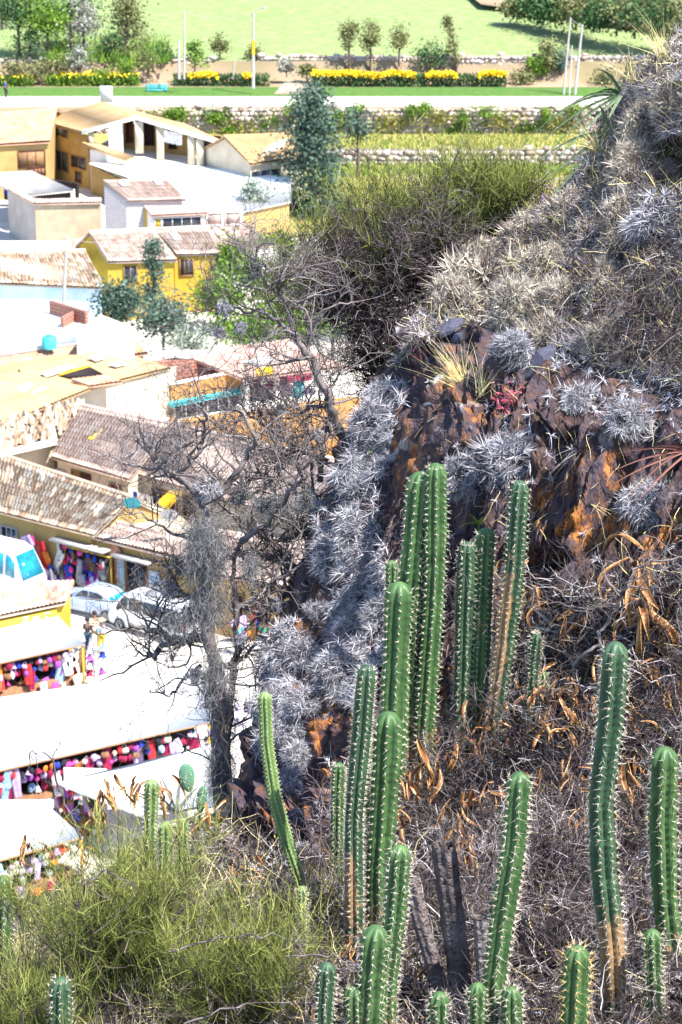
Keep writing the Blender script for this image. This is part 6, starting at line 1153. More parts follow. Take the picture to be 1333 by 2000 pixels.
    for kk in range(nrib):
        t = th[0]+2*pi*kk/nrib; zz = za+0*kk; c = np.stack([np.interp(zz, z_all, cen[:, d]) for d in range(3)], -1); r_ = np.interp(zz, z_all, RR.max(1)); xx = np.stack([np.interp(zz, z_all, ax[:, d]) for d in range(3)], -1); yy_ = np.stack([np.interp(zz, z_all, ay[:, d]) for d in range(3)], -1); gg = np.stack([np.interp(zz, z_all, tg[:, d]) for d in range(3)], -1)
        nn_ = xx*cos(t)+yy_*sin(t); qq = np.clip((zz-(L_-Rr*1.1))/(Rr*1.1), 0, 1)[:, None]; A_c.append(c+nn_*r_[:, None]*.985); A_n.append(nrm(nn_*(1-qq*.6)+gg*qq))
    A_c = np.concatenate(A_c)-root; A_n = np.concatenate(A_n); vis = A_n[:, 1] < .55; A_c, A_n = A_c[vis], A_n[vis]; n = len(A_c)
    B = np.repeat(A_c, nsp, 0); D = nrm(np.repeat(A_n, nsp, 0)*.8+rdir(n*nsp, rg)*.75); ln = sp*1.12*(.35+.9*rg.random(n*nsp)**1.5)
    Pt = B[:, None]+D[:, None]*(ln[:, None]*np.array([0, 1.0])[None])[..., None]; V, Q = tubes(Pt, np.tile(np.array([[.0010, .0003]]), (n*nsp, 1)), 3)
    ob('spines', npmesh('spines', V, [Q], spm, np.repeat(rg.random(n*nsp), 6)), e, kind='stuff')
    # wool tufts
    o8 = np.array([[1, 0, 0], [-1, 0, 0], [0, 1, 0], [0, -1, 0], [0, 0, 1], [0, 0, -1]])*[.0026, .0026, .0034]; f8 = np.array([[0, 2, 4], [2, 1, 4], [1, 3, 4], [3, 0, 4], [2, 0, 5], [1, 2, 5], [3, 1, 5], [0, 3, 5]])
    V = (A_c[:, None]+o8[None]*(Rr/.06)).reshape(-1, 3); F_ = (np.arange(n)[:, None, None]*6+f8[None]).reshape(-1, 3); ob('areoles', npmesh('areoles', V, [F_], Mwl, np.repeat(rg.random(n), 6)), e, kind='stuff')
    return e
cactus('taller of the twin cacti, its tip highest in the photo', [(853, 903), (848, 1100), (830, 1420), (828, 1520)], 47)
cactus('left twin cactus, broad ribbed column in front of its taller neighbour', [(822, 920), (812, 1060), (800, 1200), (795, 1520)], 56)
cactus('leaning cactus with rusty brown corky flank', [(1017, 937), (1008, 1100), (988, 1250), (965, 1400), (962, 1460)], 43, skin=Cb, cork=(.12, 1.0, 1))
cactus('right cactus of the group of three behind dry leaves', [(948, 1030), (944, 1180), (938, 1350), (936, 1420)], 44)
cactus('left cactus of the group of three, greyer and slimmer', [(912, 1057), (906, 1200), (903, 1400), (903, 1460)], 41, skin=Cb)
cactus('short dark cactus squeezed in front of the group of three', [(942, 1134), (938, 1300), (932, 1400)], 35)
cactus('small cactus tip peeping left of the twin cacti', [(765, 1094), (765, 1180), (768, 1300)], 29)
cactus('thick cactus in the middle rising above the front rows', [(781, 1135), (775, 1300), (768, 1450), (768, 1600)], 60, 7)
cactus('slim dark cactus left of the thick middle one', [(718, 1297), (710, 1420), (693, 1600), (690, 1760), (690, 1860)], 42, skin=Cb, cork=(.55, 1.0, 1))
cactus('cactus with dried leaves hung over its shoulder', [(757, 1389), (752, 1550), (745, 1700), (745, 1830)], 62)
cactus('narrow cactus half hidden behind the one with dried leaves', [(729, 1440), (728, 1600), (728, 1700)], 34)
cactus('slim yellowish cactus curving out over the valley', [(519, 1350), (521, 1450), (535, 1560), (560, 1650), (592, 1740), (606, 1800)], 30, 8, Cy, .008, nsp=5)
cactus('small dark cactus between the curved one and the group', [(664, 1489), (662, 1600), (660, 1720)], 29)
cactus('little cactus tip at the foot of the curved cactus', [(588, 1731), (588, 1800), (588, 1860)], 23, skin=Cy)
cactus('glossy green cactus leaning over the dead trunks', [(783, 1649), (775, 1780), (760, 1900), (752, 2050)], 50, sp=.024)
cactus('stout cactus at the bottom with pale orange crown of spines', [(735, 1807), (728, 1900), (722, 2060)], 66, sp=.026)
cactus('low cactus cut by the bottom edge beside the stout one', [(690, 1926), (690, 2060)], 48)
cactus('cactus head at the bottom edge, leftmost of the three in the middle', [(860, 1938), (860, 2080)], 50, sp=.026)
cactus('partly hidden cactus head at the bottom, behind the tall front cactus', [(935, 1920), (933, 2080)], 42)
cactus('cactus head at the bottom edge right below the tall front cactus', [(1001, 1928), (1001, 2080)], 50, sp=.026)
cactus('tall front cactus with long pale spines, right of centre', [(1013, 1506), (1005, 1650), (985, 1790), (968, 1920), (962, 2060)], 56, 7, sp=.03)
cactus('tallest cactus on the right, sprinkled with tiny air plants, corky base', [(1205, 1252), (1196, 1400), (1174, 1560), (1178, 1700), (1192, 1850), (1200, 1980)], 58, 7, skin=Cb, cork=(.62, 1.1, 0), sp=.028)
cactus('thick cactus at the right edge with light brown foot', [(1299, 1457), (1291, 1600), (1296, 1750), (1312, 1880)], 62, 7, sp=.028)
cactus('small dark cactus at the right in front of the thick one', [(1274, 1815), (1275, 1900), (1277, 2000)], 43, sp=.026)
cactus('fat young cactus with long golden spines', [(1127, 1847), (1124, 1940), (1120, 2080)], 64, 7, sp=.036, spm=Mgs)
cactus('pale cactus sticking up behind the broom beside the prickly pear', [(296, 1522), (293, 1600), (290, 1700)], 33, skin=Cy)
cactus('dark cactus tip at the bottom beside the broom', [(641, 1880), (634, 1960), (630, 2080)], 42, skin=Cb)
cactus('bluish cactus at the bottom left inside the broom', [(121, 1909), (119, 2080)], 48, skin=Cb)
cactus('short cactus stub right of the dried leaves and left of the prickly pear stalk', [(358, 1598), (358, 1700)], 30, skin=Cy)
cactus('faint pale cactus stub at the back of the broom', [(322, 1605), (322, 1720)], 34, skin=Cy)
cactus('pale cactus veiled by dry branches right of the corky one', [(1047, 1234), (1040, 1330), (1035, 1440)], 27, skin=Cb)
cactus('tiny cactus tip among dried leaves', [(1063, 1309), (1062, 1400)], 24, skin=Cy)
cactus('cactus cut by the left edge above the broom', [(10, 1710), (6, 1780), (4, 1900)], 46)
# dead trunks
Mdt = mat('weathered_wood', (.26, .22, .22), (.10, .08, .08), 6, .95, 1.0, 40)
for lab, pp, w_ in (('leaning grey dead cactus trunk behind the glossy cactus', [(800, 1700), (822, 1800), (858, 1920), (870, 2000)], 34), ('broad dead stump crowned by a flat grey clump', [(866, 1650), (880, 1760), (898, 1900), (903, 1990)], 48), ('narrow dead trunk right of the broad stump', [(940, 1790), (945, 1880), (950, 1990)], 32), ('fibrous dead trunk at the foot of the tallest right cactus', [(1205, 1790), (1200, 1880), (1192, 2010)], 44)):
    Yb = S1(pp[-1][0], pp[-1][1])[1]+.1; c = np.array([P(x, y, Yb) for x, y in pp]); t = np.linspace(0, 1, 26); s_ = np.linspace(0, 1, len(c)); cc = np.stack([np.interp(t, s_, c[:, k]) for k in range(3)], -1); r = w_/2/FPX*Yb; th = np.arange(24)*2*pi/24
    V = cc[:, None]+r*(1+.22*np.cos(th*6+1)[None, :, None]**3+RF.normal(0, .05, (26, 24, 1)))*np.stack([np.cos(th), np.sin(th), 0*th], -1)[None]; V = V.reshape(-1, 3); i = np.arange(25)[:, None]*24; j = np.arange(24)[None]
    tag(ob('weathered_stump', npmesh('dead_trunk', V, [np.stack([i+j, i+(j+1) % 24, i+24+(j+1) % 24, i+24+j], -1).reshape(-1, 4), ], Mdt, smooth=False)), lab, 'dead trunk')

# ================================================================ PRICKLY PEAR, AGAVE, LONG LEAVES
Mpp = mat('prickly_pear_skin', (.16, .34, .22), (.10, .24, .15), 8, .5)
pr = empty('prickly_pear', P(388, 1605, 12.75), 'prickly pear with one big oval pad above the broom bush', 'prickly pear')
for x, y, wx, hz, tx, nme in ((366, 1519, 34, 68, -.1, 'pad'), (394, 1562, 22, 66, .12, 'pad'), (386, 1602, 14, 36, 0, 'pad')):
    c = P(x, y, 12.7)-np.array(pr.location); k = 12.7/FPX; u_, v_ = np.meshgrid(np.linspace(0, 2*pi, 25)[:-1], np.linspace(0, pi, 13)); V = np.stack([np.sin(v_)*np.cos(u_)*wx/2*k*(1+.18*np.cos(v_)), np.sin(v_)*np.sin(u_)*wx*.17*k, np.cos(v_)*hz/2*k], -1).reshape(-1, 3)
    ca, sa = cos(tx), sin(tx); V = np.stack([V[:, 0]*ca+V[:, 2]*sa, V[:, 1], -V[:, 0]*sa+V[:, 2]*ca], -1)+c; i = np.arange(12)[:, None]*24; j = np.arange(24)[None]; pd = ob(nme, npmesh(nme, V, [np.stack([i+j, i+(j+1) % 24, i+24+(j+1) % 24, i+24+j], -1).reshape(-1, 4)], Mpp, smooth=True), pr)
    n = 40; a = RF.random(n)*6.28; r = RF.random(n)**.5*.9; B = c+np.stack([r*np.cos(a)*wx/2*k, -wx*.17*k*np.sqrt(np.clip(1-r**2, 0, 1)), r*np.sin(a)*hz/2*k], -1); V, Q = ribbons(np.repeat(B, 3, 0), nrm(rdir(n*3, RF)+[0, -1, 0]), .008, .002, segs=1, rng=RF); ob('spines', npmesh('spines', V, [Q], Msp, .5*np.ones(len(V))), pd, kind='stuff')
def longleaves(name, label, px, py, dirs, m_, w=.03, Yo=0.1, cat='plant'):
    c = S1(px, py, Yo); root = empty(name, c, label, cat)
    for (dx, dz, dy, L_, dr) in dirs:
        t = np.linspace(0, 1, 12); D = nrm([dx, dy, dz]); Pt = D[None]*(L_*t)[:, None]+np.array([0, 0, -dr])*(t**2)[:, None]*L_; s_ = nrm(np.cross(D, [0, 1, .3])); ww = w*(1-t**2.2)*.5+.0008; V = np.stack([Pt-s_*ww[:, None], Pt+np.array([0, .006, -.004])*(1-t)[:, None], Pt+s_*ww[:, None]], 1).reshape(-1, 3)
        i = np.arange(11)[:, None]*3; j = np.arange(2)[None]; ob('leaf', npmesh('leaf', V, [np.stack([i+j, i+j+1, i+j+4, i+j+3], -1).reshape(-1, 4)], m_, RF.random()*np.ones(len(V))*.6+.2*np.repeat(t, 3), smooth=True), root)
    return root
Mag_ = tramp('grey_green_leaf', [(0, (.07, .12, .06)), (.5, (.20, .29, .17)), (1, (.42, .50, .36))], .5, .4); Mrl = tramp('reddish_leaf', [(0, (.20, .07, .06)), (.6, (.45, .24, .2)), (1, (.65, .5, .42))], .5, .4); Mpl = tramp('pale_grey_leaf', [(0, (.25, .28, .28)), (1, (.6, .64, .64))], .5)
longleaves('puya', 'plant with long arching green leaves near the top right', 1215, 185, [(-1, .35, -.3, .62, .75), (-1, .15, -.2, .7, .65), (-.9, -.1, -.3, .62, .45), (-.5, -.75, -.3, .55, .25), (-.8, -.6, -.3, .72, .2), (-.4, .8, -.2, .45, .5), (.5, .8, -.2, .5, .4), (.9, .5, -.3, .5, .6), (.1, 1, -.2, .42, .3), (-.6, .5, -.4, .5, .9), (-1, -.35, -.3, .5, .35)], Mag_, .02)
longleaves('puya', 'plant with straight pale green blades below the arching ones', 1190, 260, [(-.8, -.8, -.3, .72, .05), (-.9, -.5, -.3, .5, .1), (-.9, .1, -.2, .5, .5), (-.2, .8, -.2, .35, .4), (.6, .6, -.2, .4, .4)], Mag_, .026)
longleaves('agave', 'small grey agave between prickly pear and the dry leaves', 345, 1590, [(-.6, .8, -.1, .3, .1), (-.3, 1, -.1, .32, .1), (.1, 1, -.1, .3, .1), (.5, .9, -.1, .28, .2), (-.9, .5, -.1, .28, .3), (.9, .5, -.1, .25, .3), (-.8, .7, -.2, .34, .2)], Mpl, .022)
longleaves('bromeliad', 'spiky plant with reddish leaves at the right edge', 1350, 880, [(-1, .3, -.4, .45, .2), (-1, .1, -.4, .5, .25), (-1, -.15, -.3, .45, .2), (-.9, .5, -.3, .4, .5), (-.8, -.5, -.3, .35, .2), (-.5, .8, -.2, .35, .4), (-1, .0, -.5, .38, .6), (-.9, .3, -.5, .5, .7)], Mrl, .014)
longleaves('bromeliad', 'small green rosette under the wide silvery clump', 934, 1022, [(-.9, .4, -.4, .14, .5), (.9, .5, -.4, .15, .5), (-.4, .8, -.4, .14, .3), (.4, .8, -.4, .13, .3), (0, .2, -1, .1, .3), (1, .1, -.5, .16, .4)], Mlf, .012)
longleaves('agave', 'stray grey green blades behind the dried leaves', 1100, 1240, [(-.7, .8, -.2, .3, .1), (-.9, .5, -.2, .22, .2), (.3, .9, -.2, .25, .2), (-1, .0, -.2, .3, .2)], Mpl, .02)

# ================================================================ BROOM BUSHES
def broom(label, px, py, wpx, hpx, n, Y, m_=Mbr, seed=1, dark=.3, wtw=.0026, lean=0.0, base=(0, 0)):
    rg = np.random.default_rng(seed); k = Y/FPX; b0 = P(px+base[0], py, Y); W_ = wpx*k; H_ = hpx*k/.95; root = empty('broom_bush', b0, label, 'bush')
    ns = 34; D = nrm(np.stack([rg.normal(0, .75, ns)*W_/H_*.8+lean, rg.normal(0, .4, ns), np.abs(rg.normal(.8, .25, ns))], -1)); st = twigs(rg.normal(0, .03, (ns, 3)), D, H_*(.55+.4*rg.random(ns)), None, 8, .16, .05, rg)
    V, Q = tubes(st, np.linspace(.011, .003, 8)[None]*np.ones((ns, 1)), 5); ob('stem', npmesh('stem', V, [Q], Mdk, np.repeat(.5+.5*rg.random(ns), 40)), root)
    n2 = 420; i0 = rg.integers(0, ns, n2); j0 = rg.integers(1, 8, n2); B = st[i0, j0]; D2 = nrm((st[i0, j0]-st[i0, j0-1])/.1+rg.normal(0, .7, (n2, 3))+[0, 0, .5]); s2 = twigs(B, D2, H_*(.18+.3*rg.random(n2)), None, 6, .2, .1, rg)
    V, Q = polyrib(s2, .005*np.ones(n2), rg); ob('branches', npmesh('branches', V, [Q], Mdk, np.repeat(rg.random(n2), 12)), root, kind='stuff')
    i1 = rg.integers(0, n2, n); j1 = rg.integers(1, 6, n); B = s2[i1, j1]+rg.normal(0, .012, (n, 3)); D3 = nrm((s2[i1, j1]-s2[i1, j1-1])/.12+rg.normal(0, .62, (n, 3))+[0, 0, .85]); s3 = twigs(B, D3, .05+.12*rg.random(n), None, 5, .2, .05, rg)
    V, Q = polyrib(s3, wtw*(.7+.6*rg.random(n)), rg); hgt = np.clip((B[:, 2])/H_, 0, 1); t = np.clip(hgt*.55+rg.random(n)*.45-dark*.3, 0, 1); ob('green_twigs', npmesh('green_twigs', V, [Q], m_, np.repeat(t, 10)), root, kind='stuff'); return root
broom('big olive green broom bush filling the lower left', 235, 1960, 430, 370, 12500, 10.7, seed=3)
broom('broom bush in front of the curved cactus foot', 480, 2010, 320, 260, 7000, 10.3, seed=4)
broom('low broom at the bottom left corner', 60, 2080, 240, 250, 4000, 10.2, seed=5); broom('small broom tuft around the bent cactus base', 610, 1880, 140, 180, 1500, 11.2, seed=9)
broom('dark green broom at the crest beside the tall feathery tree', 650, 620, 240, 200, 7000, 16.6, seed=6, dark=.5, wtw=.0042); broom('wide broom bush on the crest, middle of the three', 850, 560, 330, 250, 9000, 16.4, seed=7, dark=.4, wtw=.0042); broom('thin yellowish broom on the crest, right of the three', 960, 470, 280, 170, 5500, 16.4, seed=8, wtw=.004)

# ================================================================ BARE SHRUBS AND TREE
Mbk = tramp('grey_bark', [(0, (.04, .034, .034)), (.5, (.135, .115, .115)), (1, (.32, .29, .29))])
def bare(label, limbs, Y, name='bare_tree', cat='tree', n1=60, n2=260, n3=700, L1=.45, m_=None, seed=1, tw=1.0, bias=(0, 0, .25), leaves=0, yspread=.25):
    """limbs: list of (pixel path, width px start, width px end)"""
    rg = np.random.default_rng(seed); b0 = P(*limbs[0][0][0], Y); root = empty(name, b0, label, cat); k = Y/FPX; pts = []; dirs = []; rad = []; m_ = m_ or Mbk
    for li, (pth, w0, w1) in enumerate(limbs):
        c = np.array([P(x, y, Y+yspread*(rg.random()-.5)*(0.3+(i/len(pth)))) for i, (x, y) in enumerate(pth)])-b0; t = np.linspace(0, 1, len(c)); tt2 = np.linspace(0, 1, max(8, len(c)*4)); cc = np.stack([np.interp(tt2, t, c[:, d]) for d in range(3)], -1)
        cc[1:-1] = (cc[:-2]+2*cc[1:-1]+cc[2:])/4; cc += rg.normal(0, .008, cc.shape)*np.minimum(tt2*4, 1)[:, None]; r = np.linspace(w0, w1, len(cc))/2*k
        V, Q = tubes(cc[None], (r*(1+rg.normal(0, .08, len(cc))))[None], 7); ob('trunk' if li == 0 else 'limb', npmesh('limb', V, [Q], m_, np.full(len(V), .55)+rg.normal(0, .15, len(V))), root)
        g = np.gradient(cc, axis=0); st = max(1, len(cc)//5) if li == 0 and w0 > 25 else 1; pts.append(cc[st:]); dirs.append(nrm(g)[st:]); rad.append(r[st:])
    pts = np.concatenate(pts); dirs = np.concatenate(dirs); rad = np.concatenate(rad); it = []
    def level(pp, dd, rr, n, L_, mseg, wob, sp, wmax):
        i = rg.integers(0, len(pp), n); D = nrm(dd[i]*.5+rdir(n, rg)*sp*[1, .8, 1]+np.array(bias)); Ln = L_*(.4+rg.random(n)); s = twigs(pp[i], D, Ln, None, mseg, wob, .02, rg); r0 = np.minimum(rr[i]*.6, wmax)
        return s, r0
    s1, r1 = level(pts, dirs, rad, n1, L1, 8, .3, .9, .009); R1 = r1[:, None]*np.linspace(1, .35, 8); V, Q = tubes(s1, R1, 4); it.append((V, Q, np.repeat(.3+.5*rg.random(n1), 32)))
    f = lambda s, R: (s[:, 1:].reshape(-1, 3), nrm(s[:, 1:]-s[:, :-1]).reshape(-1, 3), R[:, 1:].reshape(-1)); p2, d2, q2_ = f(s1, R1)
    s2, r2 = level(p2, d2, q2_, n2, L1*.55, 6, .32, .8, .0045); R2 = np.maximum(r2, .0018)[:, None]*np.linspace(1, .45, 6); V, Q = tubes(s2, R2, 3); it.append((V, Q, np.repeat(.2+.6*rg.random(n2), 18))); p3, d3, q3 = f(s2, R2)
    s3, r3 = level(p3, d3, q3, n3, L1*.28, 5, .35, .8, .002); V, Q = polyrib(s3, .0032*tw*np.ones((n3, 5))*np.linspace(1, .5, 5), rg); it.append((V, Q, np.repeat(.2+.6*rg.random(n3), 10)))
    V, Q, t = join(it); ob('twigs', npmesh('twigs', V, [Q], m_, np.clip(t, 0, 1)), root, kind='stuff')
    if leaves: i = rg.integers(0, len(p3), leaves); V, Q = ribbons(p3[i], rdir(leaves, rg), .016, .008, segs=2, rng=rg); ob('buds', npmesh('buds', V, [Q], Mlf, np.repeat(rg.random(leaves), 6)), root, kind='stuff')
    return root
Yt = 14.6
bare('large bare tree in the middle, hung with grey moss', [([(436, 1640), (432, 1520), (424, 1420), (430, 1330), (408, 1250), (396, 1180), (400, 1100), (408, 1020), (402, 960)], 38, 16), ([(440, 1600), (446, 1480), (448, 1370), (462, 1280), (462, 1190), (452, 1120), (470, 1050)], 20, 8),
 ([(402, 1000), (372, 945), (345, 928), (318, 915), (300, 890), (270, 862)], 16, 5), ([(345, 928), (375, 900), (400, 860), (402, 800), (380, 740)], 11, 4), ([(402, 1000), (440, 950), (480, 900), (500, 850), (470, 800)], 14, 5), ([(408, 1250), (375, 1245), (345, 1252), (300, 1230), (252, 1222)], 22, 8), ([(345, 1252), (315, 1262), (300, 1285), (290, 1276)], 14, 9), ([(392, 1300), (360, 1330), (330, 1360), (290, 1350)], 9, 3),
 ([(405, 1060), (340, 1045), (290, 1010), (250, 1000)], 9, 3), ([(400, 1180), (350, 1150), (320, 1100), (300, 1090)], 11, 3), ([(462, 1190), (520, 1150), (560, 1120), (600, 1100)], 13, 6), ([(470, 1060), (530, 1010), (570, 960), (600, 930)], 14, 6), ([(458, 1300), (500, 1260), (540, 1230)], 10, 4), ([(462, 1180), (500, 1200), (560, 1190), (590, 1160)], 9, 4)], Yt, n1=130, n2=800, n3=2200, L1=.42, seed=11, tw=1.1, leaves=60)
bare('tall bare shrub leaning left from the rock edge above the tree', [([(700, 925), (668, 850), (645, 790), (625, 740), (600, 690), (575, 650)], 22, 13), ([(600, 690), (560, 640), (520, 610), (460, 602), (420, 600)], 12, 3), ([(575, 650), (560, 590), (530, 560), (500, 520), (470, 480), (440, 450)], 12, 3), ([(600, 690), (610, 640), (640, 600), (700, 590)], 9, 3), ([(640, 790), (600, 800), (560, 790), (520, 760), (500, 700)], 9, 3),
 ([(625, 940), (632, 880), (640, 830), (650, 790)], 13, 8), ([(612, 960), (606, 860), (600, 780), (590, 720)], 6, 2), ([(530, 560), (560, 520), (580, 470)], 6, 2), ([(460, 602), (420, 640), (390, 660)], 5, 2)], 15.2, 'bare_shrub', 'shrub', 90, 600, 1900, .42, seed=12, tw=1.1, leaves=70)
bare('dark many branched shrub reaching from the rock to the tree', [([(640, 1150), (590, 1120), (540, 1090), (480, 1080), (430, 1095)], 17, 8), ([(640, 1010), (600, 950), (540, 930), (470, 930), (400, 950)], 16, 6), ([(650, 1060), (600, 1040), (550, 1060), (500, 1040), (450, 1000)], 14, 5), ([(620, 1130), (570, 1150), (520, 1180), (480, 1230)], 14, 5), ([(600, 1170), (560, 1210), (540, 1260), (500, 1290)], 12, 4), ([(600, 950), (580, 900), (540, 870), (480, 880)], 9, 3), ([(540, 930), (500, 970), (440, 980), (380, 970)], 9, 3)], 15.0, 'bare_shrub', 'shrub', 130, 700, 1900, .36, seed=13, tw=1.2)
bare('bare shrub whose twigs spread over the tiled balcony roof', [([(640, 900), (590, 880), (540, 850), (500, 820), (450, 790)], 9, 4), ([(590, 880), (540, 890), (470, 860), (420, 830), (380, 800)], 8, 2), ([(540, 850), (520, 790), (480, 740)], 6, 2)], 15.4, 'bare_shrub', 'shrub', 60, 400, 1500, .4, seed=14, tw=1.1)
bare('grey dead bush on the crest below the broom', [([(840, 640), (780, 590), (720, 560), (660, 545), (615, 520)], 11, 4), ([(860, 700), (800, 620), (730, 600), (690, 610)], 9, 3), ([(870, 560), (820, 500), (770, 490), (720, 470)], 8, 3), ([(800, 740), (760, 700), (720, 640), (700, 600)], 8, 3), ([(900, 500), (860, 450), (830, 400)], 6, 2)], 16.0, 'dead_bush', 'bush', 170, 900, 2000, .34, m_=Mtw, seed=15, tw=1.1)
bare('dark dead bush under the crest behind the grey one', [([(830, 720), (770, 660), (720, 620), (700, 560)], 11, 4), ([(840, 600), (790, 560), (750, 520), (700, 500)], 9, 3), ([(780, 780), (740, 720), (700, 690)], 9, 3)], 16.2, 'dead_bush', 'bush', 300, 2100, 5200, .34, m_=Mdk, seed=16, tw=1.4)
bare('dark branch curving up over the dried leaves at the right', [([(1120, 1300), (1150, 1272), (1180, 1230), (1200, 1180), (1225, 1145), (1240, 1105), (1330, 1090)], 9, 4), ([(1200, 1180), (1150, 1190), (1090, 1180)], 4, 1.5), ([(1225, 1145), (1290, 1150), (1333, 1130)], 4, 1.5)], 11.8, 'dry_branch', 'branch', 20, 90, 200, .25, seed=17)
for i, (x, y, lab) in enumerate(((1060, 1480, 'grey dry shrub above the tall front cactus'), (870, 1560, 'grey dry shrub right of the cactus with dried leaves'), (1250, 1420, 'dry shrub between the two right cacti'), (1080, 1720, 'dry shrub left of the tallest right cactus'), (880, 1800, 'dry shrub around the dead trunks'), (1240, 1650, 'dry shrub behind the thick right cactus'), (1100, 1240, 'dry shrub at the foot of the rock face'), (640, 1750, 'dry shrub left of the slim dark cactus'), (560, 1830, 'dry shrub beside the little cactus tip'), (1060, 1850, 'dry shrub by the golden spined cactus'), (420, 1680, 'dry shrub under the prickly pear'))):
    Yb = S1(x, y)[1]-.1; bare(lab, [([(x, y+60), (x-30, y), (x-60, y-60)], 8, 3), ([(x, y+60), (x+20, y-10), (x+50, y-70)], 8, 3), ([(x, y+60), (x+70, y+10), (x+100, y-10)], 6, 2), ([(x, y+60), (x-60, y+30), (x-100, y+10)], 6, 2)], Yb, 'dry_shrub', 'shrub', 40, 200, 420, .3, m_=Mtw, seed=30+i, tw=1.2, leaves=8)
for pp, lab, Yb in (([(330, 1860), (420, 1830), (520, 1826), (600, 1850)], 'arched grey branch across the middle of the broom', 10.1), ([(360, 2000), (480, 1960), (600, 1958), (720, 1975)], 'pale dead branch lying low across the broom', 9.9), ([(150, 1780), (170, 1720), (215, 1700), (260, 1730)], 'brown arching stem on the big broom bush', 10.2), ([(560, 1868), (640, 1870), (720, 1885)], 'horizontal twig in front of the dark cactus tip', 10.1), ([(120, 1990), (20, 1800), (-10, 1740)], 'bent dry stalk at the left edge', 10.4), ([(160, 1640), (125, 1560), (100, 1480), (60, 1465), (55, 1500)], 'bare stalk standing against the lowest awning', 12.6), ([(456, 1620), (445, 1500), (432, 1380), (432, 1335)], 'thin pale stalk crossing the tree trunk', 13.8)):
    bare(lab, [(pp, 5, 2.5)], Yb, 'dry_branch', 'branch', 8, 24, 40, .12, m_=Mtw, seed=int(pp[0][0])+60, yspread=.05)

# moss and epiphytes on the tree
def moss(label, px, py, wpx, hpx, n, Y):
    c = P(px, py, Y); k = Y/FPX; root = c; B = RF.normal(0, .32, (n, 3))*np.array([wpx*k, .12, hpx*k*.75]); D = nrm(RF.normal(0, .5, (n, 3))+[0, 0, -.8]); s = twigs(B, D, .05+.10*RF.random(n), None, 6, .55, -.25, RF); V, Q = polyrib(s, .002*np.ones(n), RF)
    o = ob('hanging_moss', npmesh('hanging_moss', V, [Q], Mms, np.repeat(RF.random(n), 12))); o.location = [float(v) for v in c]; return tag(o, label, 'moss', 'hanging moss on the bare tree')
moss('thick grey moss beard on the upper trunk', 402, 1075, 58, 140, 5600, 14.4); moss('moss below the thick beard', 400, 1180, 70, 120, 2200, 14.4); moss('dark moss on the branches right of the trunk', 560, 985, 100, 36, 1100, 14.8); moss('moss tuft hanging from the right limb', 490, 1100, 24, 60, 500, 14.5); moss('moss wrapped round the lower trunk', 422, 1340, 44, 150, 3600, 14.4); moss('shaggy moss low on the trunk above the broom', 430, 1500, 46, 170, 3200, 14.35); moss('moss patch on the left limb', 350, 1210, 55, 70, 900, 14.4)
EP = [(495, 526, 52, 'dark ball of air plant high on the shrub'), (440, 602, 44, 'dark ball on the left end of the shrub branch'), (430, 648, 40, 'brown ball just under the left end ball'), (470, 640, 36, 'small ball on the leaning shrub'), (290, 866, 46, 'dark tuft at the far left branch tip'), (322, 905, 38, 'tuft where the left branch forks'), (350, 870, 30, 'small tuft above the left fork'), (545, 800, 34, 'tuft in the shrub over the orange wall'), (620, 850, 34, 'ball on the forked stem'), (405, 955, 70, 'big spiky grey tuft on top of the trunk'), (470, 965, 60, 'spiky tuft right of the trunk top'), (350, 1105, 50, 'dark spiky tuft left of the moss beard'), (330, 1150, 56, 'tuft above the minivan'), (375, 1195, 60, 'grey tuft where the left limb starts'), (380, 1320, 56, 'shaggy tuft low on the trunk, left'), (470, 1250, 40, 'tuft on the second trunk'), (330, 1215, 40, 'tuft on the mossy limb over the minivan'), (520, 985, 56, 'grey tuft in the dark branches'), (600, 975, 50, 'tuft where the dark branches meet the rock'), (540, 1180, 40, 'tuft in front of the turquoise parasol')]
CMe = clumpmesh(400, rs=.085, n=30, m=Mms, nl=26, w=.008)
for x, y, d, lab in EP:
    p = P(x, y, 14.5 if y > 880 else 15.1); o = bpy.data.objects.new('tree_air_plant', CMe if (x+y) % 2 or d > 70 else CMf); COL.objects.link(o); o.location = [float(v) for v in p]; o.scale = (float(d/2/FPX*p[1]*.95),)*3; o.rotation_euler = (RF.normal(0, .3), RF.uniform(0, 6.28), 0); tag(o, lab, 'air plant', 'air plants on the bare tree')

# ================================================================ CURLED DRY LEAVES
LM = []
for s in range(6):
    rg = np.random.default_rng(500+s); t = np.linspace(0, 1, 11); cv = rg.normal(0, .25, 2); Pt = np.stack([cv[0]*np.sin(t*3), cv[1]*np.sin(t*2.2+1)*.6, -t], -1); tw_ = t*rg.normal(0, 2.0)+rg.random()*3; w_ = .056*np.sin(np.clip(t*1.0+.06, 0, 1)*pi)**.6; S_v = np.stack([np.cos(tw_), np.sin(tw_), 0*t], -1); Nv = np.stack([-np.sin(tw_), np.cos(tw_), 0*t], -1)
    V = np.stack([Pt+S_v*(w_*a)[:, None]+Nv*(w_*b_)[:, None] for a, b_ in ((-1, .55), (-.55, 0), (0, -.2), (.55, 0), (1, .55))], 1).reshape(-1, 3); i = np.arange(10)[:, None]*5; j = np.arange(4)[None]
    LM.append(npmesh('dried_leaf', V, [np.stack([i+j, i+j+1, i+j+6, i+j+5], -1).reshape(-1, 4)], Mcl, np.clip(np.tile([.95, .35, .15, .4, .8], 11)+rg.normal(0, .12, 55), 0, 1), smooth=True))
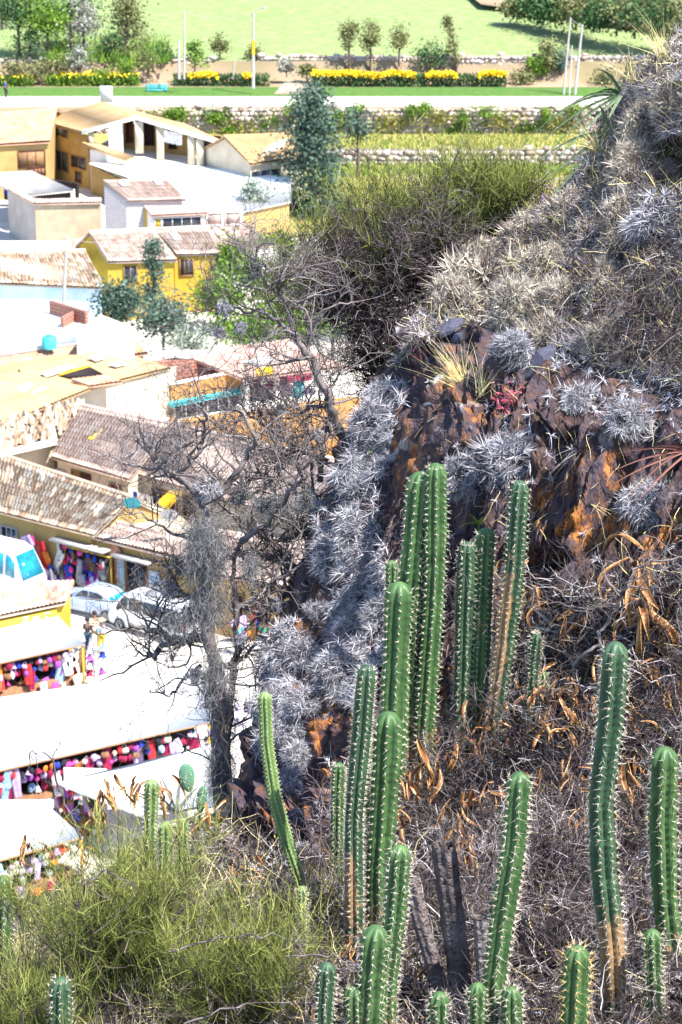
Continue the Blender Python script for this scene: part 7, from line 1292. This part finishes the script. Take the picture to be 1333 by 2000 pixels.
LC = [(1005, 1130, 3, 60, 'just right of the rusty cactus'), (1050, 1180, 3, 55, 'at the foot of the rock face'), (1095, 1240, 4, 70, 'in the middle of the dry shrub'), (1140, 1110, 2, 60, 'highest by the dark branch'), (1140, 1230, 3, 60, 'under the dark branch'), (1052, 1370, 5, 70, 'brown bunch above the tall front cactus'), (1098, 1375, 6, 90, 'thick brown bunch right of the pale cactus'), (1120, 1450, 6, 80, 'bunch hanging left of the tallest right cactus'), (1015, 1380, 3, 60, 'left of the brown bunch'), (1250, 1150, 7, 110, 'large pale bunch at the upper right'), (1265, 1230, 6, 120, 'long ribbons right of the tallest right cactus tip'), (1215, 1170, 3, 70, 'left edge of the large pale bunch'), (1300, 1250, 3, 70, 'near the right frame edge'), (1240, 1330, 4, 70, 'between the two right cacti, upper'), (1235, 1390, 3, 60, 'between the two right cacti, lower'), (1245, 1450, 3, 70, 'beside the thick right cactus tip'), (1224, 1560, 4, 110, 'long dark ribbons left of the thick right cactus'),
 (1008, 1690, 0, 0, ''), (905, 1680, 5, 80, 'twisted cluster in front of the dead stump'), (895, 1500, 3, 70, 'hanging over the grey shrub'), (900, 1590, 3, 80, 'single long leaf above the dead stump'), (805, 1520, 3, 90, 'long curved leaf right of the draped cactus'), (760, 1560, 6, 70, 'draped over the cactus in the middle'), (715, 1530, 3, 50, 'caught between two middle cacti'), (790, 1600, 3, 60, 'hanging below the draped cactus shoulder'), (870, 1400, 4, 55, 'left of the group of three cacti'), (850, 1440, 3, 45, 'small ones left of the grey shrub'), (930, 1470, 4, 60, 'in front of the group of three cacti'), (950, 1410, 3, 60, 'below the group of three cacti'), (985, 1340, 3, 50, 'at the foot of the rusty cactus'), (960, 1560, 3, 50, 'left of the tall front cactus tip'), (1045, 1530, 2, 45, 'pale curl right of the tall front cactus'),
 (310, 1570, 4, 70, 'tall bunch beside the pale cactus by the broom'), (210, 1560, 5, 60, 'tawny tangle over the middle awning'), (190, 1610, 4, 50, 'tawny tangle lower left of it'), (270, 1560, 3, 55, 'left of the pale cactus by the broom'), (165, 1660, 3, 45, 'beside the lowest awning edge'), (60, 1680, 4, 50, 'at the left edge under the lowest awning'), (410, 1620, 4, 60, 'right of the prickly pear'), (440, 1680, 4, 60, 'below the bare tree trunk'), (380, 1690, 3, 50, 'under the prickly pear'), (470, 1730, 4, 60, 'left of the orange rock'), (520, 1700, 3, 45, 'beside the bent cactus stem'), (820, 1910, 3, 60, 'at the bottom beside a cactus head'), (640, 1960, 3, 45, 'by the dark cactus tip at the bottom'), (120, 1890, 4, 60, 'in the gap of the broom, lower left'), (300, 1850, 4, 50, 'deep inside the big broom'), (880, 1830, 2, 45, 'between the dead trunks'), (1190, 1420, 2, 50, 'across the tallest right cactus'), (1320, 1560, 2, 50, 'at the right frame edge beside the thick cactus'), (690, 1860, 3, 45, 'above the stout bottom cactus')]
for k_, (x, y, w_) in enumerate(((1040, 1190, 'beside the pale veiled cactus'), (1180, 1310, 'left of the tallest right cactus tip, lower'), (1270, 1320, 'in the upper right shrub, lower part'), (1310, 1370, 'at the right edge above the thick cactus'), (1080, 1420, 'just under the thick brown bunch'), (1150, 1390, 'between brown bunch and tallest right cactus'), (990, 1440, 'above the tall front cactus, left'), (1060, 1440, 'above the tall front cactus, right'), (930, 1400, 'under the short dark cactus'), (850, 1540, 'right of the long curved leaf'), (820, 1450, 'right of the thick middle cactus'), (880, 1620, 'over the flat grey clump'), (700, 1640, 'between slim dark cactus and draped cactus'), (1130, 1530, 'low between the two tall front cacti'), (1160, 1620, 'left of the tallest right cactus, middle'), (1250, 1510, 'under the thick right cactus tip'))): LC.append((x, y, 3, 62, w_))
for x, y, n, L_, lab in LC:
    if not n: continue
    Yb = S1(x, y)[1]-.22 if y > 1500 and x < 1100 else S1(x, y)[1]-.16; 
    if x < 560 and y < 1720: Yb = 12.7
    if 730 < x < 810 and 1500 < y < 1620: Yb = 11.65
    c = P(x, y-L_*.45, Yb); root = empty('dried_leaf_cluster', c, 'curled orange brown dried leaves '+lab, 'dried leaves', 'curled dried leaves'); k = Yb/FPX
    mb = MB(); mb.tube([(0, 0, .02), (.01, .05, -.03), (-.02, .14, -.12)], .003, 4); mb.buildL('twig', Mtw, root)
    for i in range(int(n*2.4)):
        o = ob('leaf', LM[RF.integers(6)], root); o.location = (RF.normal(0, .03), RF.normal(0, .04), RF.normal(0, .035)); s_ = L_*k*(.55+.7*RF.random()); wdt = s_*(1.1+.5*RF.random()); o.scale = (wdt, wdt, s_); o.rotation_euler = (RF.normal(0, .35), RF.normal(0, .5), RF.uniform(0, 6.28))
# loose small dried leaves over the lower slope
x, y = scatter(700, 380, 1400, 1150, 2100, LOW); n = len(x); B = surf(x, y, .12)-np.array([0, 0, 0]); V, Q = ribbons(B+RF.normal(0, .03, (n, 3)), nrm(rdir(n, RF)+[0, 0, -.8]), .03+.07*RF.random(n), .008, rdir(n, RF)*.5, 4, .15, RF); tag(ob('small_dried_leaves', npmesh('small_dried_leaves', V, [Q], Mcl, np.repeat(RF.random(n), 10))), kind='stuff')
